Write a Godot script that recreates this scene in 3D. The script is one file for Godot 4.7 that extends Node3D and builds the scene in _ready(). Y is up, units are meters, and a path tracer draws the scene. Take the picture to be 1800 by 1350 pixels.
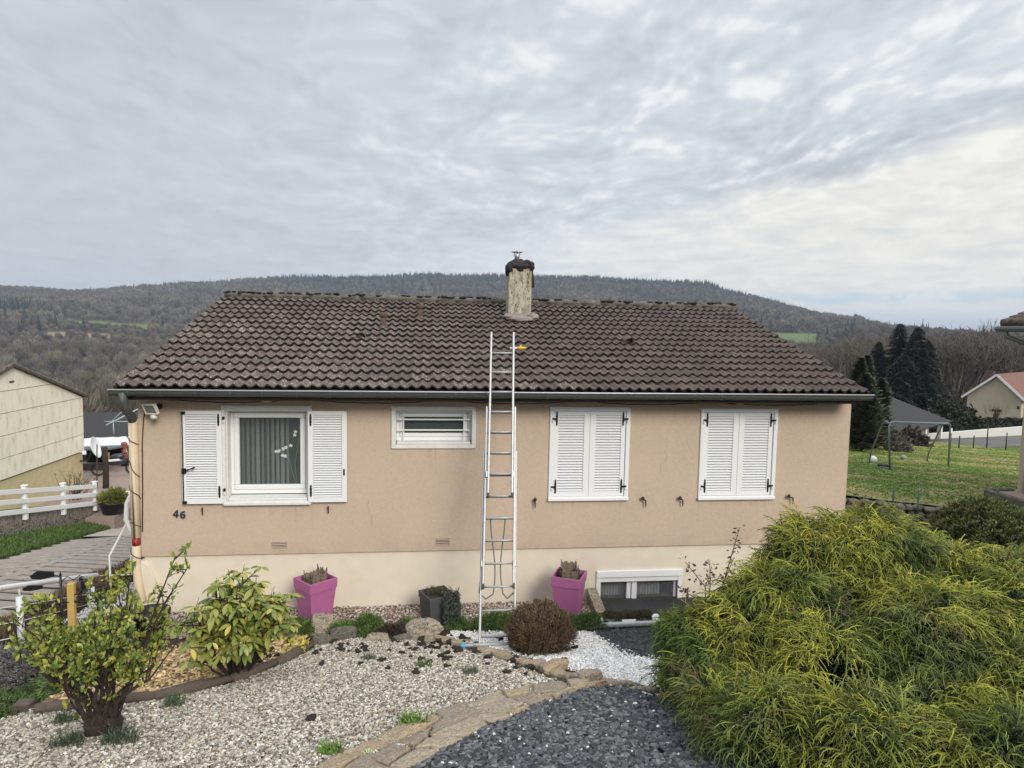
extends Node3D

var used := {}
var rng := RandomNumberGenerator.new()
var mats := {}
var PI2 := TAU

# ---------------------------------------------------------------- meshes
class MB:
	var st := SurfaceTool.new()
	var col := Color(1, 1, 1)
	var n := 0
	func _init(smooth := false):
		st.begin(Mesh.PRIMITIVE_TRIANGLES)
		st.set_smooth_group(0 if smooth else -1)
	func tri(a: Vector3, b: Vector3, c: Vector3):      # counter-clockwise seen from outside
		st.set_color(col)
		st.add_vertex(a); st.set_color(col); st.add_vertex(c); st.set_color(col); st.add_vertex(b)
		n += 1
	func quad(a, b, c, d):
		tri(a, b, c); tri(a, c, d)
	func tri_out(a: Vector3, b: Vector3, c: Vector3, o: Vector3):
		if (b - a).cross(c - a).dot((a + b + c) / 3.0 - o) < 0.0: tri(a, c, b)
		else: tri(a, b, c)
	func quad_out(a, b, c, d, o):
		tri_out(a, b, c, o); tri_out(a, c, d, o)
	func box(t: Transform3D, s: Vector3, bev := 0.0):
		var h := s * 0.5
		var o := t.origin
		if bev <= 0.0:
			var p := []
			for i in 8: p.append(t * Vector3(h.x * (1 if i & 1 else -1), h.y * (1 if i & 2 else -1), h.z * (1 if i & 4 else -1)))
			for f in [[0, 1, 3, 2], [4, 5, 7, 6], [0, 1, 5, 4], [2, 3, 7, 6], [0, 2, 6, 4], [1, 3, 7, 5]]: quad_out(p[f[0]], p[f[1]], p[f[2]], p[f[3]], o)
			return
		bev = min(bev, min(h.x, min(h.y, h.z)) * 0.95)
		var q := []
		for i in 8:
			var g := Vector3(1 if i & 1 else -1, 1 if i & 2 else -1, 1 if i & 4 else -1)
			q.append([t * (g * Vector3(h.x, h.y - bev, h.z - bev)), t * (g * Vector3(h.x - bev, h.y, h.z - bev)), t * (g * Vector3(h.x - bev, h.y - bev, h.z))])
		for f in [[4, 5, 7, 6, 2], [0, 1, 3, 2, 2], [0, 1, 5, 4, 1], [2, 3, 7, 6, 1], [0, 2, 6, 4, 0], [1, 3, 7, 5, 0]]:
			quad_out(q[f[0]][f[4]], q[f[1]][f[4]], q[f[2]][f[4]], q[f[3]][f[4]], o)
		for e in [[0, 1, 1, 2], [2, 3, 1, 2], [4, 5, 1, 2], [6, 7, 1, 2], [0, 2, 0, 2], [1, 3, 0, 2], [4, 6, 0, 2], [5, 7, 0, 2], [0, 4, 0, 1], [1, 5, 0, 1], [2, 6, 0, 1], [3, 7, 0, 1]]:
			quad_out(q[e[0]][e[2]], q[e[1]][e[2]], q[e[1]][e[3]], q[e[0]][e[3]], o)
		for i in 8: tri_out(q[i][0], q[i][1], q[i][2], o)
	func bx(x0, x1, y0, y1, z0, z1, bev := 0.0):
		box(Transform3D(Basis(), Vector3((x0 + x1) * 0.5, (y0 + y1) * 0.5, (z0 + z1) * 0.5)), Vector3(abs(x1 - x0), abs(y1 - y0), abs(z1 - z0)), bev)
	func tube(pts: Array, radii: Array, sides := 6, caps := true, colors = null):
		var rings := []
		var up := Vector3.UP
		for i in pts.size():
			var d: Vector3 = (pts[min(i + 1, pts.size() - 1)] - pts[max(i - 1, 0)]).normalized()
			if i == 0 and absf(d.dot(up)) > 0.9: up = Vector3.RIGHT
			var s := d.cross(up).normalized()
			if s.length() < 0.5: s = d.cross(Vector3(0.3, 0.2, 1)).normalized()
			var u := s.cross(d).normalized()
			up = u
			var ring := []
			for k in sides:
				var a := TAU * k / sides
				ring.append(pts[i] + (s * cos(a) + u * sin(a)) * radii[i])
			rings.append(ring)
		for i in pts.size() - 1:
			if colors != null: col = colors[i]
			for k in sides:
				var k2 := (k + 1) % sides
				quad(rings[i][k], rings[i][k2], rings[i + 1][k2], rings[i + 1][k])
		if caps:
			for k in range(1, sides - 1):
				tri(rings[0][0], rings[0][k + 1], rings[0][k])
				var L: Array = rings[-1]
				tri(L[0], L[k], L[k + 1])
	func bar(a: Vector3, b: Vector3, w: float, hgt: float, up := Vector3.UP, bev := 0.0):
		var z := (b - a).normalized()
		if absf(z.dot(up)) > 0.98: up = Vector3.RIGHT
		var x := up.cross(z).normalized()
		box(Transform3D(Basis(x, z.cross(x), z), (a + b) * 0.5), Vector3(w, hgt, a.distance_to(b)), bev)
	func prism(poly: PackedVector2Array, t: Transform3D, depth: float, bev := 0.0):   # polygon in local xy, from z = 0 to depth; front edge chamfered
		var c2 := Vector2.ZERO
		for p in poly: c2 += p / poly.size()
		var o := t * Vector3(c2.x, c2.y, depth * 0.5)
		var m := poly.size()
		var inn := PackedVector2Array()
		for p in poly: inn.append(p + (c2 - p).normalized() * bev)
		for i in m:
			var j := (i + 1) % m
			var a := t * Vector3(poly[i].x, poly[i].y, 0); var b := t * Vector3(poly[j].x, poly[j].y, 0)
			var a1 := t * Vector3(poly[i].x, poly[i].y, depth - bev); var b1 := t * Vector3(poly[j].x, poly[j].y, depth - bev)
			quad_out(a, b, b1, a1, o)
			if bev > 0: quad_out(a1, b1, t * Vector3(inn[j].x, inn[j].y, depth), t * Vector3(inn[i].x, inn[i].y, depth), o)
		var idx := Geometry2D.triangulate_polygon(inn)
		for i in range(0, idx.size(), 3):
			tri_out(t * Vector3(inn[idx[i]].x, inn[idx[i]].y, depth), t * Vector3(inn[idx[i + 1]].x, inn[idx[i + 1]].y, depth), t * Vector3(inn[idx[i + 2]].x, inn[idx[i + 2]].y, depth), o)
			tri_out(t * Vector3(poly[idx[i]].x, poly[idx[i]].y, 0), t * Vector3(poly[idx[i + 1]].x, poly[idx[i + 1]].y, 0), t * Vector3(poly[idx[i + 2]].x, poly[idx[i + 2]].y, 0), o)
	func lathe(prof: Array, t: Transform3D, seg := 16):     # prof: Vector2(radius, y), from bottom to top
		for i in prof.size() - 1:
			for k in seg:
				var a := TAU * k / seg; var b := TAU * (k + 1) / seg
				var p: Vector2 = prof[i]; var q: Vector2 = prof[i + 1]
				quad(t * Vector3(p.x * cos(b), p.y, p.x * sin(b)), t * Vector3(p.x * cos(a), p.y, p.x * sin(a)), t * Vector3(q.x * cos(a), q.y, q.x * sin(a)), t * Vector3(q.x * cos(b), q.y, q.x * sin(b)))
	func blob(t: Transform3D, r: Vector3, amp: float, lat := 8, lon := 12, sd := 1, freq := 1.5):
		var nz := FastNoiseLite.new()
		nz.seed = sd; nz.frequency = freq; nz.fractal_octaves = 2
		var g := []
		for i in lat + 1:
			var row := []
			for k in lon:
				var th := PI * i / lat; var ph := TAU * k / lon
				var d := Vector3(sin(th) * cos(ph), cos(th), sin(th) * sin(ph))
				row.append(t * (d * r * (1.0 + amp * nz.get_noise_3dv(d * 1.3))))
			g.append(row)
		for i in lat:
			for k in lon:
				var k2 := (k + 1) % lon
				if i > 0: tri(g[i][k], g[i][k2], g[i + 1][k2])
				if i < lat - 1: tri(g[i][k], g[i + 1][k2], g[i + 1][k])
				elif i == lat - 1 and false: pass
			if i == lat - 1:
				for k in lon: tri(g[i][k], g[i][(k + 1) % lon], g[i + 1][k])
	func done() -> ArrayMesh:
		st.generate_normals()
		return st.commit()

func put(parent: Node, o: Node, called: String) -> Node:
	var key := str(parent.get_instance_id()) + called
	var k: int = used.get(key, 0)
	used[key] = k + 1
	o.name = called if k == 0 else "%s_%03d" % [called, k]
	parent.add_child(o, true)
	return o

func add(called: String, mesh: Mesh, m: Material, parent: Node = self) -> MeshInstance3D:
	var o := MeshInstance3D.new()
	o.mesh = mesh
	o.material_override = m
	put(parent, o, called)
	return o

func build(called: String, b: MB, m: Material, parent: Node = self) -> MeshInstance3D:
	return add(called, b.done(), m, parent)

func tag(o: Node, label: String, category: String, group := ""):
	o.set_meta("label", label); o.set_meta("category", category)
	if group != "": o.set_meta("group", group)

func thing(called: String, label: String, category: String, at := Vector3.ZERO, turn := 0.0, group := "") -> Node3D:
	var o := Node3D.new()
	put(self, o, called)
	o.position = at; o.rotation.y = turn
	tag(o, label, category, group)
	return o

func struct(o: Node): o.set_meta("kind", "structure")
func stuff(o: Node): o.set_meta("kind", "stuff")

func dup(src: Node3D, called: String, at: Vector3, turn: float, scl: float, label: String) -> Node3D:
	var o: Node3D = src.duplicate()
	put(self, o, called)
	o.position = at; o.rotation.y = turn; o.scale = Vector3.ONE * scl
	o.set_meta("label", label)
	return o

func multi(called: String, mesh: Mesh, m: Material, xf: Array, cols: Array, parent: Node = self) -> MultiMeshInstance3D:
	var mm := MultiMesh.new()
	mm.transform_format = MultiMesh.TRANSFORM_3D
	mm.use_colors = cols.size() > 0
	mm.mesh = mesh
	mm.instance_count = xf.size()
	for i in xf.size():
		mm.set_instance_transform(i, xf[i])
		if cols.size() > 0: mm.set_instance_color(i, cols[i])
	var o := MultiMeshInstance3D.new()
	o.multimesh = mm
	o.material_override = m
	put(parent, o, called)
	stuff(o)
	return o

# ---------------------------------------------------------------- materials
func lin(r: float, g: float, b: float) -> Color: return Color(r, g, b).linear_to_srgb()

func noise_bytes(sd: int, freq: float, oct: int, n: int, kind := FastNoiseLite.TYPE_SIMPLEX_SMOOTH) -> PackedByteArray:
	var f := FastNoiseLite.new()
	f.seed = sd; f.frequency = freq; f.fractal_octaves = oct; f.noise_type = kind
	if kind == FastNoiseLite.TYPE_CELLULAR: f.cellular_return_type = FastNoiseLite.RETURN_DISTANCE
	var im := f.get_seamless_image(n, n)
	im.convert(Image.FORMAT_L8)
	return im.get_data()

# ramp: [[position, linear colour], ...]; the value is a mix of a coarse and a fine noise
func tex(sd: int, ramp: Array, f1: float, o1: int, f2: float, o2: int, w: float, n := 512, spots = null) -> ImageTexture:
	var lut := PackedByteArray()
	for i in 256:
		var v := i / 255.0
		var c: Color = ramp[-1][1]
		for k in ramp.size() - 1:
			if v <= ramp[k + 1][0]:
				c = ramp[k][1].lerp(ramp[k + 1][1], clampf((v - ramp[k][0]) / maxf(ramp[k + 1][0] - ramp[k][0], 0.001), 0, 1))
				break
		c = c.linear_to_srgb()
		lut.append(int(c.r * 255)); lut.append(int(c.g * 255)); lut.append(int(c.b * 255))
	var a := noise_bytes(sd, f1, o1, n)
	var b := noise_bytes(sd + 7, f2, o2, n)
	var out := PackedByteArray(); out.resize(n * n * 3)
	var wi := int(w * 256); var wj := 256 - wi
	for i in n * n:
		var v := ((a[i] * wi + b[i] * wj) >> 8) * 3
		out[i * 3] = lut[v]; out[i * 3 + 1] = lut[v + 1]; out[i * 3 + 2] = lut[v + 2]
	if spots != null:          # [frequency, threshold, colour, coarse threshold]
		var s := noise_bytes(sd + 31, spots[0], 3, n)
		var t := noise_bytes(sd + 57, 0.012, 2, n)
		var sc: Color = spots[2].linear_to_srgb()
		for i in n * n:
			var k := clampf((s[i] - spots[1] + (t[i] - 128) * spots[3]) / 14.0, 0.0, 1.0)
			if k > 0.0:
				out[i * 3] = int(lerpf(out[i * 3], sc.r * 255, k)); out[i * 3 + 1] = int(lerpf(out[i * 3 + 1], sc.g * 255, k)); out[i * 3 + 2] = int(lerpf(out[i * 3 + 2], sc.b * 255, k))
	return ImageTexture.create_from_image(Image.create_from_data(n, n, false, Image.FORMAT_RGB8, out))

func bump(sd: int, freq: float, oct: int, strength: float, n := 512, kind := FastNoiseLite.TYPE_SIMPLEX_SMOOTH) -> ImageTexture:
	var im := Image.create_from_data(n, n, false, Image.FORMAT_L8, noise_bytes(sd, freq, oct, n, kind))
	im.convert(Image.FORMAT_RGBA8)
	im.bump_map_to_normal_map(strength)
	return ImageTexture.create_from_image(im)

func mat(albedo, rough := 0.8, metal := 0.0) -> StandardMaterial3D:
	var m := StandardMaterial3D.new()
	if albedo is Color: m.albedo_color = albedo.linear_to_srgb()
	else: m.albedo_texture = albedo
	m.roughness = rough; m.metallic = metal
	return m

func tri_mat(albedo, size: float, rough := 0.85, nrm = null, nscale := 1.0, world := true) -> StandardMaterial3D:
	var m := mat(albedo, rough)
	m.uv1_triplanar = true; m.uv1_world_triplanar = world
	m.uv1_scale = Vector3.ONE / size
	if nrm != null:
		m.normal_enabled = true; m.normal_texture = nrm; m.normal_scale = nscale
	return m

func vmat(rough := 0.85) -> StandardMaterial3D:
	var m := mat(Color(1, 1, 1), rough)
	m.vertex_color_use_as_albedo = true
	return m

func V(x: float, y: float, z: float) -> Vector3: return Vector3(x, y, z)
func at(x: float, y: float, z: float, turn := 0.0) -> Transform3D: return Transform3D(Basis(Vector3.UP, turn), Vector3(x, y, z))
func jit(a: float) -> float: return rng.randf_range(-a, a)
func jv(a: float) -> Vector3: return Vector3(jit(a), jit(a), jit(a))
func sstep(a: float, b: float, x: float) -> float:
	var t := clampf((x - a) / (b - a), 0, 1)
	return t * t * (3 - 2 * t)

# ---------------------------------------------------------------- ground heights
func gy(x: float, z: float) -> float:
	var t := maxf(0.0, z - 0.75)
	var y := 0.08 + 0.26 * (t * t / (t + 0.25))
	if x < -4.3 and z < 0.75: y += 0.13 * (z - 0.75) * sstep(-4.3, -5.0, x)
	y -= 0.28 * sstep(-3.62, -4.0, x) * sstep(1.4, 2.4, z)
	return y

func drive(z: float) -> float: return -0.45 + 0.2 * (z + 1.0)

func lut1(pts: Array, x: float) -> float:
	if x <= pts[0][0]: return pts[0][1]
	for i in pts.size() - 1:
		if x <= pts[i + 1][0]: return lerpf(pts[i][1], pts[i + 1][1], (x - pts[i][0]) / (pts[i + 1][0] - pts[i][0]))
	return pts[-1][1]

func lawn(x: float, z: float) -> float:      # the field right of the house falls away from the dry stone wall
	var d := (x - 10.3) * 0.66 - (z + 4.0) * 0.75
	return 0.6 - 0.092 * d - 0.0004 * maxf(d - 22.0, 0.0) * maxf(d - 22.0, 0.0) if d < 40 else 0.6 - 0.092 * d - 0.13

func inside(poly: Array, x: float, z: float) -> bool: return Geometry2D.is_point_in_polygon(Vector2(x, z), PackedVector2Array(poly))

func _ready():
	rng.seed = 4646
	# ------------------------------------------------------------ camera, sky, sun, air
	var cam := Camera3D.new()
	cam.name = "camera"
	add_child(cam)
	cam.transform = Transform3D(Basis(V(0.99268, 0.01889, 0.11926), V(-0.00896, 0.99649, -0.0832), V(-0.12041, 0.08152, 0.98937)).orthonormalized(), V(0, 4.3, 10))
	cam.fov = 59.55; cam.near = 0.05; cam.far = 9000.0
	cam.current = true
	var env := Environment.new()
	env.background_mode = Environment.BG_SKY
	var sky := Sky.new()
	var pano := PanoramaSkyMaterial.new()
	pano.panorama = make_sky()
	sky.sky_material = pano
	env.sky = sky
	env.tonemap_mode = Environment.TONE_MAPPER_LINEAR
	env.tonemap_exposure = 1.85
	env.fog_enabled = true
	env.fog_density = 0.00025
	env.fog_light_color = Color(0.80, 0.86, 0.95)
	env.sdfgi_enabled = true; env.ssao_enabled = true; env.ssil_enabled = true
	var we := WorldEnvironment.new()
	we.name = "world_environment"
	we.environment = env
	add_child(we)
	var sun := DirectionalLight3D.new()
	sun.name = "sun"
	add_child(sun)
	sun.look_at_from_position(V(3.6, 5.2, 8.0), Vector3.ZERO)
	sun.light_energy = 0.5; sun.light_angular_distance = 24.0
	sun.light_color = Color(1.0, 0.97, 0.92)
	sun.shadow_enabled = true
	make_materials()
	make_ground()
	make_far_land()
	make_left_side()
	make_right_side()
	make_house()
	make_ladder()
	make_garden()
	make_plants()

# ---------------------------------------------------------------- the overcast sky
func make_sky() -> ImageTexture:
	var W := 3072; var H := 1536
	var im := Image.create(W, H, false, Image.FORMAT_RGBF)
	im.fill(Color(0.16, 0.15, 0.13))
	var n1 := FastNoiseLite.new(); n1.seed = 11; n1.frequency = 1.0; n1.fractal_octaves = 5; n1.fractal_gain = 0.55
	var n2 := FastNoiseLite.new(); n2.seed = 23; n2.frequency = 1.0; n2.fractal_octaves = 4
	var n3 := FastNoiseLite.new(); n3.seed = 37; n3.frequency = 1.0; n3.fractal_octaves = 3
	# the columns run from straight behind, round through straight ahead (half way) and back
	var a0 := int(W * (0.5 - 42.0 / 360.0)) / 4 * 4; var a1 := int(W * (0.5 + 57.0 / 360.0)) / 4 * 4; var e1 := int(H * (90.0 - 34.0) / 180.0)
	for j in range(0, H / 2 + 16, 4):
		for i in range(0, W, 4):
			var c0 := (i + W / 2) % W
			if j >= e1 and i >= a0 and i < a1:
				for q in 16: im.set_pixel(c0 + q % 4, j + q / 4, sky_color(n1, n2, n3, (i + q % 4 + 0.5) / W, (j + q / 4 + 0.5) / H))
			else: im.fill_rect(Rect2i(c0, j, 4, 4), sky_color(n1, n2, n3, (i + 2.0) / W, (j + 2.0) / H))
	return ImageTexture.create_from_image(im)

func sky_color(n1: FastNoiseLite, n2: FastNoiseLite, n3: FastNoiseLite, u: float, v: float) -> Color:
	var az := (u - 0.5) * TAU
	var el := PI * (0.5 - v)
	var e := rad_to_deg(el); var a := rad_to_deg(az)
	var s := maxf(sin(el), 0.0) + 0.09
	var px := sin(az) * cos(el) / s; var pz := cos(az) * cos(el) / s
	px += 0.25 * n3.get_noise_2d(px * 0.8, pz * 0.5)
	var big := n1.get_noise_2d(px * 0.6, pz * 0.36)
	var rip := n2.get_noise_2d(px * 3.0 + 3.0, pz * 2.2)
	var fine := n3.get_noise_2d(px * 7.0, pz * 4.2) + 0.8 * n2.get_noise_2d(px * 13.0 + 7.0, pz * 9.0)
	var right := sstep(-25.0, 25.0, a)
	if absf(a) > 80.0: right = 0.5
	# flat grey-blue sheet, whiter and rippled to the right
	var val := 0.355 + 0.06 * right
	var con := lerpf(0.42, 1.15, right)
	var tex_v := (0.045 * big + 0.075 * rip + 0.042 * fine) * con
	var edge := 6.4 + 0.18 * clampf(a, -10.0, 60.0) + 1.3 * n1.get_noise_2d(a * 0.05, 4.0)
	var under := sstep(edge + 1.2, edge - 1.6, e) * sstep(-14.0, 12.0, a)
	var dark := sstep(edge - 1.0, edge + 0.6, e) * sstep(edge + 5.5, edge + 0.8, e) * sstep(4.0, 30.0, a)
	val += tex_v * (1.0 - 0.45 * under) + 0.11 * right * maxf(0.0, rip + 0.5 * fine - 0.16) * sstep(6.0, 14.0, e)
	val -= 0.055 * dark
	val += 0.075 * under * (0.8 + 0.5 * n3.get_noise_2d(a * 0.12, e * 0.9))
	val = clampf(val, 0.27, 0.52)
	var warm := 0.45 * sstep(0.40, 0.50, val) + 0.6 * under * sstep(0.0, 35.0, a)
	var c := Color(val * 0.90, val * 0.95, val * 1.02).lerp(Color(val * 1.0, val * 0.985, val * 0.93), clampf(warm, 0, 1))
	# the thin gap of pale blue low on the right, and the small cumulus in front of it
	if a > 15.0 and a < 75.0 and e < 8.0:
		var gap := sstep(0.55, 0.1, absf(e - (2.75 + 0.012 * (a - 30.0)) + 0.35 * n3.get_noise_2d(a * 0.16, 1.0))) * sstep(22.0, 32.0, a) * (0.65 + 0.5 * n3.get_noise_2d(a * 0.3, e * 2.0))
		c = c.lerp(Color(0.30, 0.405, 0.455), clampf(gap * 1.2, 0, 1))
		var low := sstep(2.6, 1.2, e) * sstep(18.0, 30.0, a)
		c = c.lerp(Color(0.40, 0.425, 0.43), low * 0.6)
		var dx := (a - 38.2) / 2.3; var dy := (e - 2.75 - 0.12 * dx) / (0.55 if e > 2.75 else 0.3)
		var cu := sstep(1.15, 0.55, sqrt(dx * dx + dy * dy) + 0.9 * n2.get_noise_2d(a * 0.9, e * 1.6))
		c = c.lerp(Color(0.53, 0.53, 0.51) * (0.9 + 0.14 * clampf(e - 2.6, -0.6, 0.9)), cu * 0.8)
	# overcast sky grows brighter towards the zenith
	var z := sstep(24.0, 70.0, e)
	return Color(c.r, c.g, c.b) * (1.0 + 1.5 * z)

# ---------------------------------------------------------------- materials of the place
func make_materials():
	var m := mats
	var grain := bump(5, 0.42, 2, 2.0, 512)
	var lumpy := bump(6, 0.05, 4, 4.0, 256)
	m.plaster = tri_mat(tex(1, [[0.0, Color(0.34, 0.262, 0.20)], [0.36, Color(0.49, 0.385, 0.298)], [0.6, Color(0.53, 0.42, 0.326)], [1.0, Color(0.68, 0.56, 0.45)]], 0.010, 5, 0.22, 3, 0.16), 1.7, 0.95, grain, 0.5)
	m.plinth = tri_mat(tex(2, [[0.0, Color(0.50, 0.42, 0.31)], [0.33, Color(0.66, 0.585, 0.475)], [0.6, Color(0.70, 0.63, 0.52)], [1.0, Color(0.78, 0.72, 0.61)]], 0.010, 5, 0.24, 3, 0.26), 1.5, 0.95, grain, 0.4)
	m.front = tri_mat(front_render(), 11.2, 0.95)
	m.pvc = mat(Color(0.76, 0.775, 0.79), 0.35)
	m.slat = mat(Color(0.72, 0.735, 0.755), 0.4)
	m.sill = tri_mat(tex(3, [[0.0, Color(0.58, 0.57, 0.55)], [1.0, Color(0.78, 0.79, 0.79)]], 0.02, 3, 0.2, 3, 0.5, 256), 0.6, 0.6)
	var roof_ramp := [[0.0, Color(0.032, 0.021, 0.017)], [0.32, Color(0.078, 0.054, 0.046)], [0.6, Color(0.112, 0.082, 0.071)], [0.8, Color(0.150, 0.115, 0.101)], [1.0, Color(0.20, 0.165, 0.148)]]
	var tp := tex(8, roof_ramp, 0.02, 4, 0.14, 4, 0.35, 512, [0.05, 212, Color(0.36, 0.33, 0.29), 0.25])
	var tl := tex(9, roof_ramp, 0.02, 4, 0.14, 4, 0.32, 512, [0.06, 186, Color(0.58, 0.56, 0.51), 0.35])
	m.tiles_plain = []; m.tiles_lichen = []
	for k in 4:
		var tone: float = [1.0, 0.93, 1.06, 0.98][k]
		var warm: float = [0.0, -0.01, 0.0, 0.03][k]
		for w in 2:
			var t := tri_mat(tl if w else tp, 1.15, 0.88, lumpy, 0.5)
			t.albedo_color = Color(tone, tone * (1.0 - warm), tone * (1.0 - warm)).clamp(Color.BLACK, Color(1.25, 1.25, 1.25))
			t.uv1_offset = Vector3(0.31 * k, 0.17 * k, 0.41 * k)
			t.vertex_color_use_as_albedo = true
			(m.tiles_lichen if w else m.tiles_plain).append(t)
	m.ridge = tri_mat(tex(12, [[0.0, Color(0.05, 0.042, 0.036)], [0.45, Color(0.125, 0.105, 0.092)], [0.7, Color(0.19, 0.165, 0.145)], [1.0, Color(0.33, 0.30, 0.26)]], 0.02, 4, 0.15, 4, 0.5, 256, [0.08, 150, Color(0.06, 0.065, 0.045), 0.6]), 0.9, 0.95, lumpy, 1.0)
	m.moss = mat(Color(0.020, 0.016, 0.011), 1.0)
	m.underlay = mat(Color(0.03, 0.025, 0.022), 0.95)
	m.zinc = tri_mat(tex(13, [[0.0, Color(0.085, 0.093, 0.09)], [1.0, Color(0.135, 0.146, 0.141)]], 0.012, 3, 0.2, 2, 0.7, 256), 0.8, 0.55)
	m.zinc.metallic = 0.25
	m.zinc_rim = mat(Color(0.52, 0.53, 0.54), 0.35, 0.4)
	m.fascia = mat(Color(0.028, 0.014, 0.011), 0.7)
	m.iron = mat(Color(0.012, 0.013, 0.016), 0.45, 0.3)
	m.rust_iron = mat(Color(0.035, 0.022, 0.018), 0.7)
	m.dark = mat(Color(0.012, 0.012, 0.014), 0.9)
	m.room = mat(Color(0.03, 0.028, 0.027), 0.9)
	m.glass = mat(Color(0.9, 0.95, 0.95), 0.02)
	m.glass.transparency = BaseMaterial3D.TRANSPARENCY_ALPHA
	m.glass.albedo_color = Color(0.75, 0.8, 0.82, 0.12)
	m.blind = mat(Color(0.20, 0.225, 0.215), 0.8)
	m.curtain = mat(Color(0.26, 0.27, 0.285), 0.9)
	m.petal = mat(Color(0.74, 0.74, 0.70), 0.6)
	m.stem = mat(Color(0.10, 0.14, 0.05), 0.7)
	m.terracotta = tri_mat(tex(15, [[0.0, Color(0.07, 0.045, 0.038)], [1.0, Color(0.135, 0.08, 0.064)]], 0.03, 3, 0.2, 2, 0.5, 256), 0.5, 0.9)
	m.chimney = tri_mat(tex(16, [[0.0, Color(0.10, 0.09, 0.06)], [0.32, Color(0.26, 0.235, 0.17)], [0.6, Color(0.43, 0.40, 0.315)], [1.0, Color(0.56, 0.53, 0.44)]], 0.012, 4, 0.08, 4, 0.62, 512, [0.05, 178, Color(0.085, 0.08, 0.055), 0.5]), 1.0, 0.95, grain, 0.7)
	m.chimney.uv1_scale = V(1.3, 0.45, 1.3)
	m.soot = tri_mat(tex(17, [[0.0, Color(0.008, 0.008, 0.008)], [1.0, Color(0.035, 0.033, 0.03)]], 0.03, 3, 0.1, 3, 0.5, 256), 0.5, 0.9, lumpy, 1.0)
	m.mortar = tri_mat(tex(18, [[0.0, Color(0.16, 0.13, 0.12)], [1.0, Color(0.33, 0.285, 0.265)]], 0.03, 3, 0.15, 3, 0.5, 256), 0.6, 0.95, lumpy, 1.0)
	m.steel = mat(Color(0.42, 0.43, 0.44), 0.35, 0.8)
	m.alu = tri_mat(tex(19, [[0.0, Color(0.24, 0.24, 0.24)], [0.3, Color(0.37, 0.375, 0.38)], [1.0, Color(0.47, 0.475, 0.48)]], 0.03, 4, 0.15, 3, 0.5, 256, [0.05, 200, Color(0.26, 0.24, 0.22), 0.4]), 0.4, 0.4)
	m.alu.metallic = 0.35
	m.strap = mat(Color(0.10, 0.115, 0.11), 0.9)
	m.yellow = mat(Color(0.62, 0.38, 0.02), 0.5)
	m.white_plastic = mat(Color(0.78, 0.79, 0.80), 0.3)
	m.lamp_frame = mat(Color(0.66, 0.63, 0.55), 0.4)
	m.lamp_glass = mat(Color(0.16, 0.18, 0.17), 0.1)
	m.cream_pvc = tri_mat(tex(20, [[0.0, Color(0.55, 0.43, 0.29)], [1.0, Color(0.70, 0.585, 0.42)]], 0.02, 3, 0.1, 3, 0.5, 256), 0.8, 0.6)
	m.red = mat(Color(0.30, 0.03, 0.025), 0.5)
	m.purple = tri_mat(tex(21, [[0.0, Color(0.33, 0.095, 0.235)], [0.5, Color(0.40, 0.125, 0.285)], [1.0, Color(0.42, 0.13, 0.31)]], 0.02, 3, 0.2, 3, 0.6, 256), 0.7, 0.45)
	m.grey_pot = tri_mat(tex(22, [[0.0, Color(0.045, 0.048, 0.05)], [1.0, Color(0.085, 0.09, 0.092)]], 0.02, 3, 0.2, 3, 0.6, 256), 0.5, 0.6)
	m.soil = tri_mat(tex(23, [[0.0, Color(0.012, 0.009, 0.007)], [1.0, Color(0.07, 0.05, 0.036)]], 0.04, 4, 0.2, 3, 0.5, 256), 0.5, 1.0, lumpy, 1.5)
	m.wicker = tri_mat(tex(24, [[0.0, Color(0.07, 0.05, 0.035)], [0.5, Color(0.20, 0.155, 0.115)], [1.0, Color(0.40, 0.34, 0.27)]], 0.05, 3, 0.3, 2, 0.4, 256), 0.35, 1.0, lumpy, 2.0)
	m.ground = tri_mat(tex(25, [[0.0, Color(0.45, 0.45, 0.45)], [1.0, Color(1.0, 1.0, 1.0)]], 0.05, 4, 0.25, 3, 0.5, 512), 0.8, 1.0, lumpy, 2.0)
	m.ground.vertex_color_use_as_albedo = true
	m.flag = []
	for k in 3:
		var f := tri_mat(tex(26 + k, [[0.0, Color(0.11, 0.09, 0.068)], [0.35, Color(0.26, 0.218, 0.168)], [0.65, Color(0.40, 0.345, 0.27)], [1.0, Color(0.54, 0.485, 0.39)]], 0.025, 4, 0.09, 4, 0.5, 512, [0.05, 186, Color(0.30, 0.19, 0.13), 0.5]), 0.55, 0.95, lumpy, 2.2)
		f.uv1_offset = Vector3(0.3 * k, 0.2, 0.5 * k)
		f.albedo_color = Color([1.0, 0.90, 1.0][k], [1.0, 0.89, 0.97][k], [0.98, 0.88, 0.90][k])
		m.flag.append(f)
	m.rock = tri_mat(tex(30, [[0.0, Color(0.09, 0.075, 0.055)], [0.4, Color(0.27, 0.23, 0.175)], [0.7, Color(0.44, 0.39, 0.30)], [1.0, Color(0.60, 0.55, 0.44)]], 0.02, 4, 0.1, 4, 0.5, 256, [0.06, 180, Color(0.04, 0.035, 0.028), 0.5]), 0.45, 0.95, lumpy, 2.0)
	m.grey_rock = tri_mat(tex(31, [[0.0, Color(0.05, 0.045, 0.038)], [0.5, Color(0.14, 0.125, 0.105)], [1.0, Color(0.30, 0.27, 0.23)]], 0.03, 4, 0.12, 4, 0.5, 256, [0.06, 170, Color(0.035, 0.04, 0.025), 0.6]), 0.4, 0.95, lumpy, 2.0)
	m.wood = tri_mat(tex(32, [[0.0, Color(0.045, 0.035, 0.03)], [1.0, Color(0.15, 0.115, 0.09)]], 0.02, 3, 0.2, 3, 0.5, 256), 0.5, 0.95, lumpy, 1.5)
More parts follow.
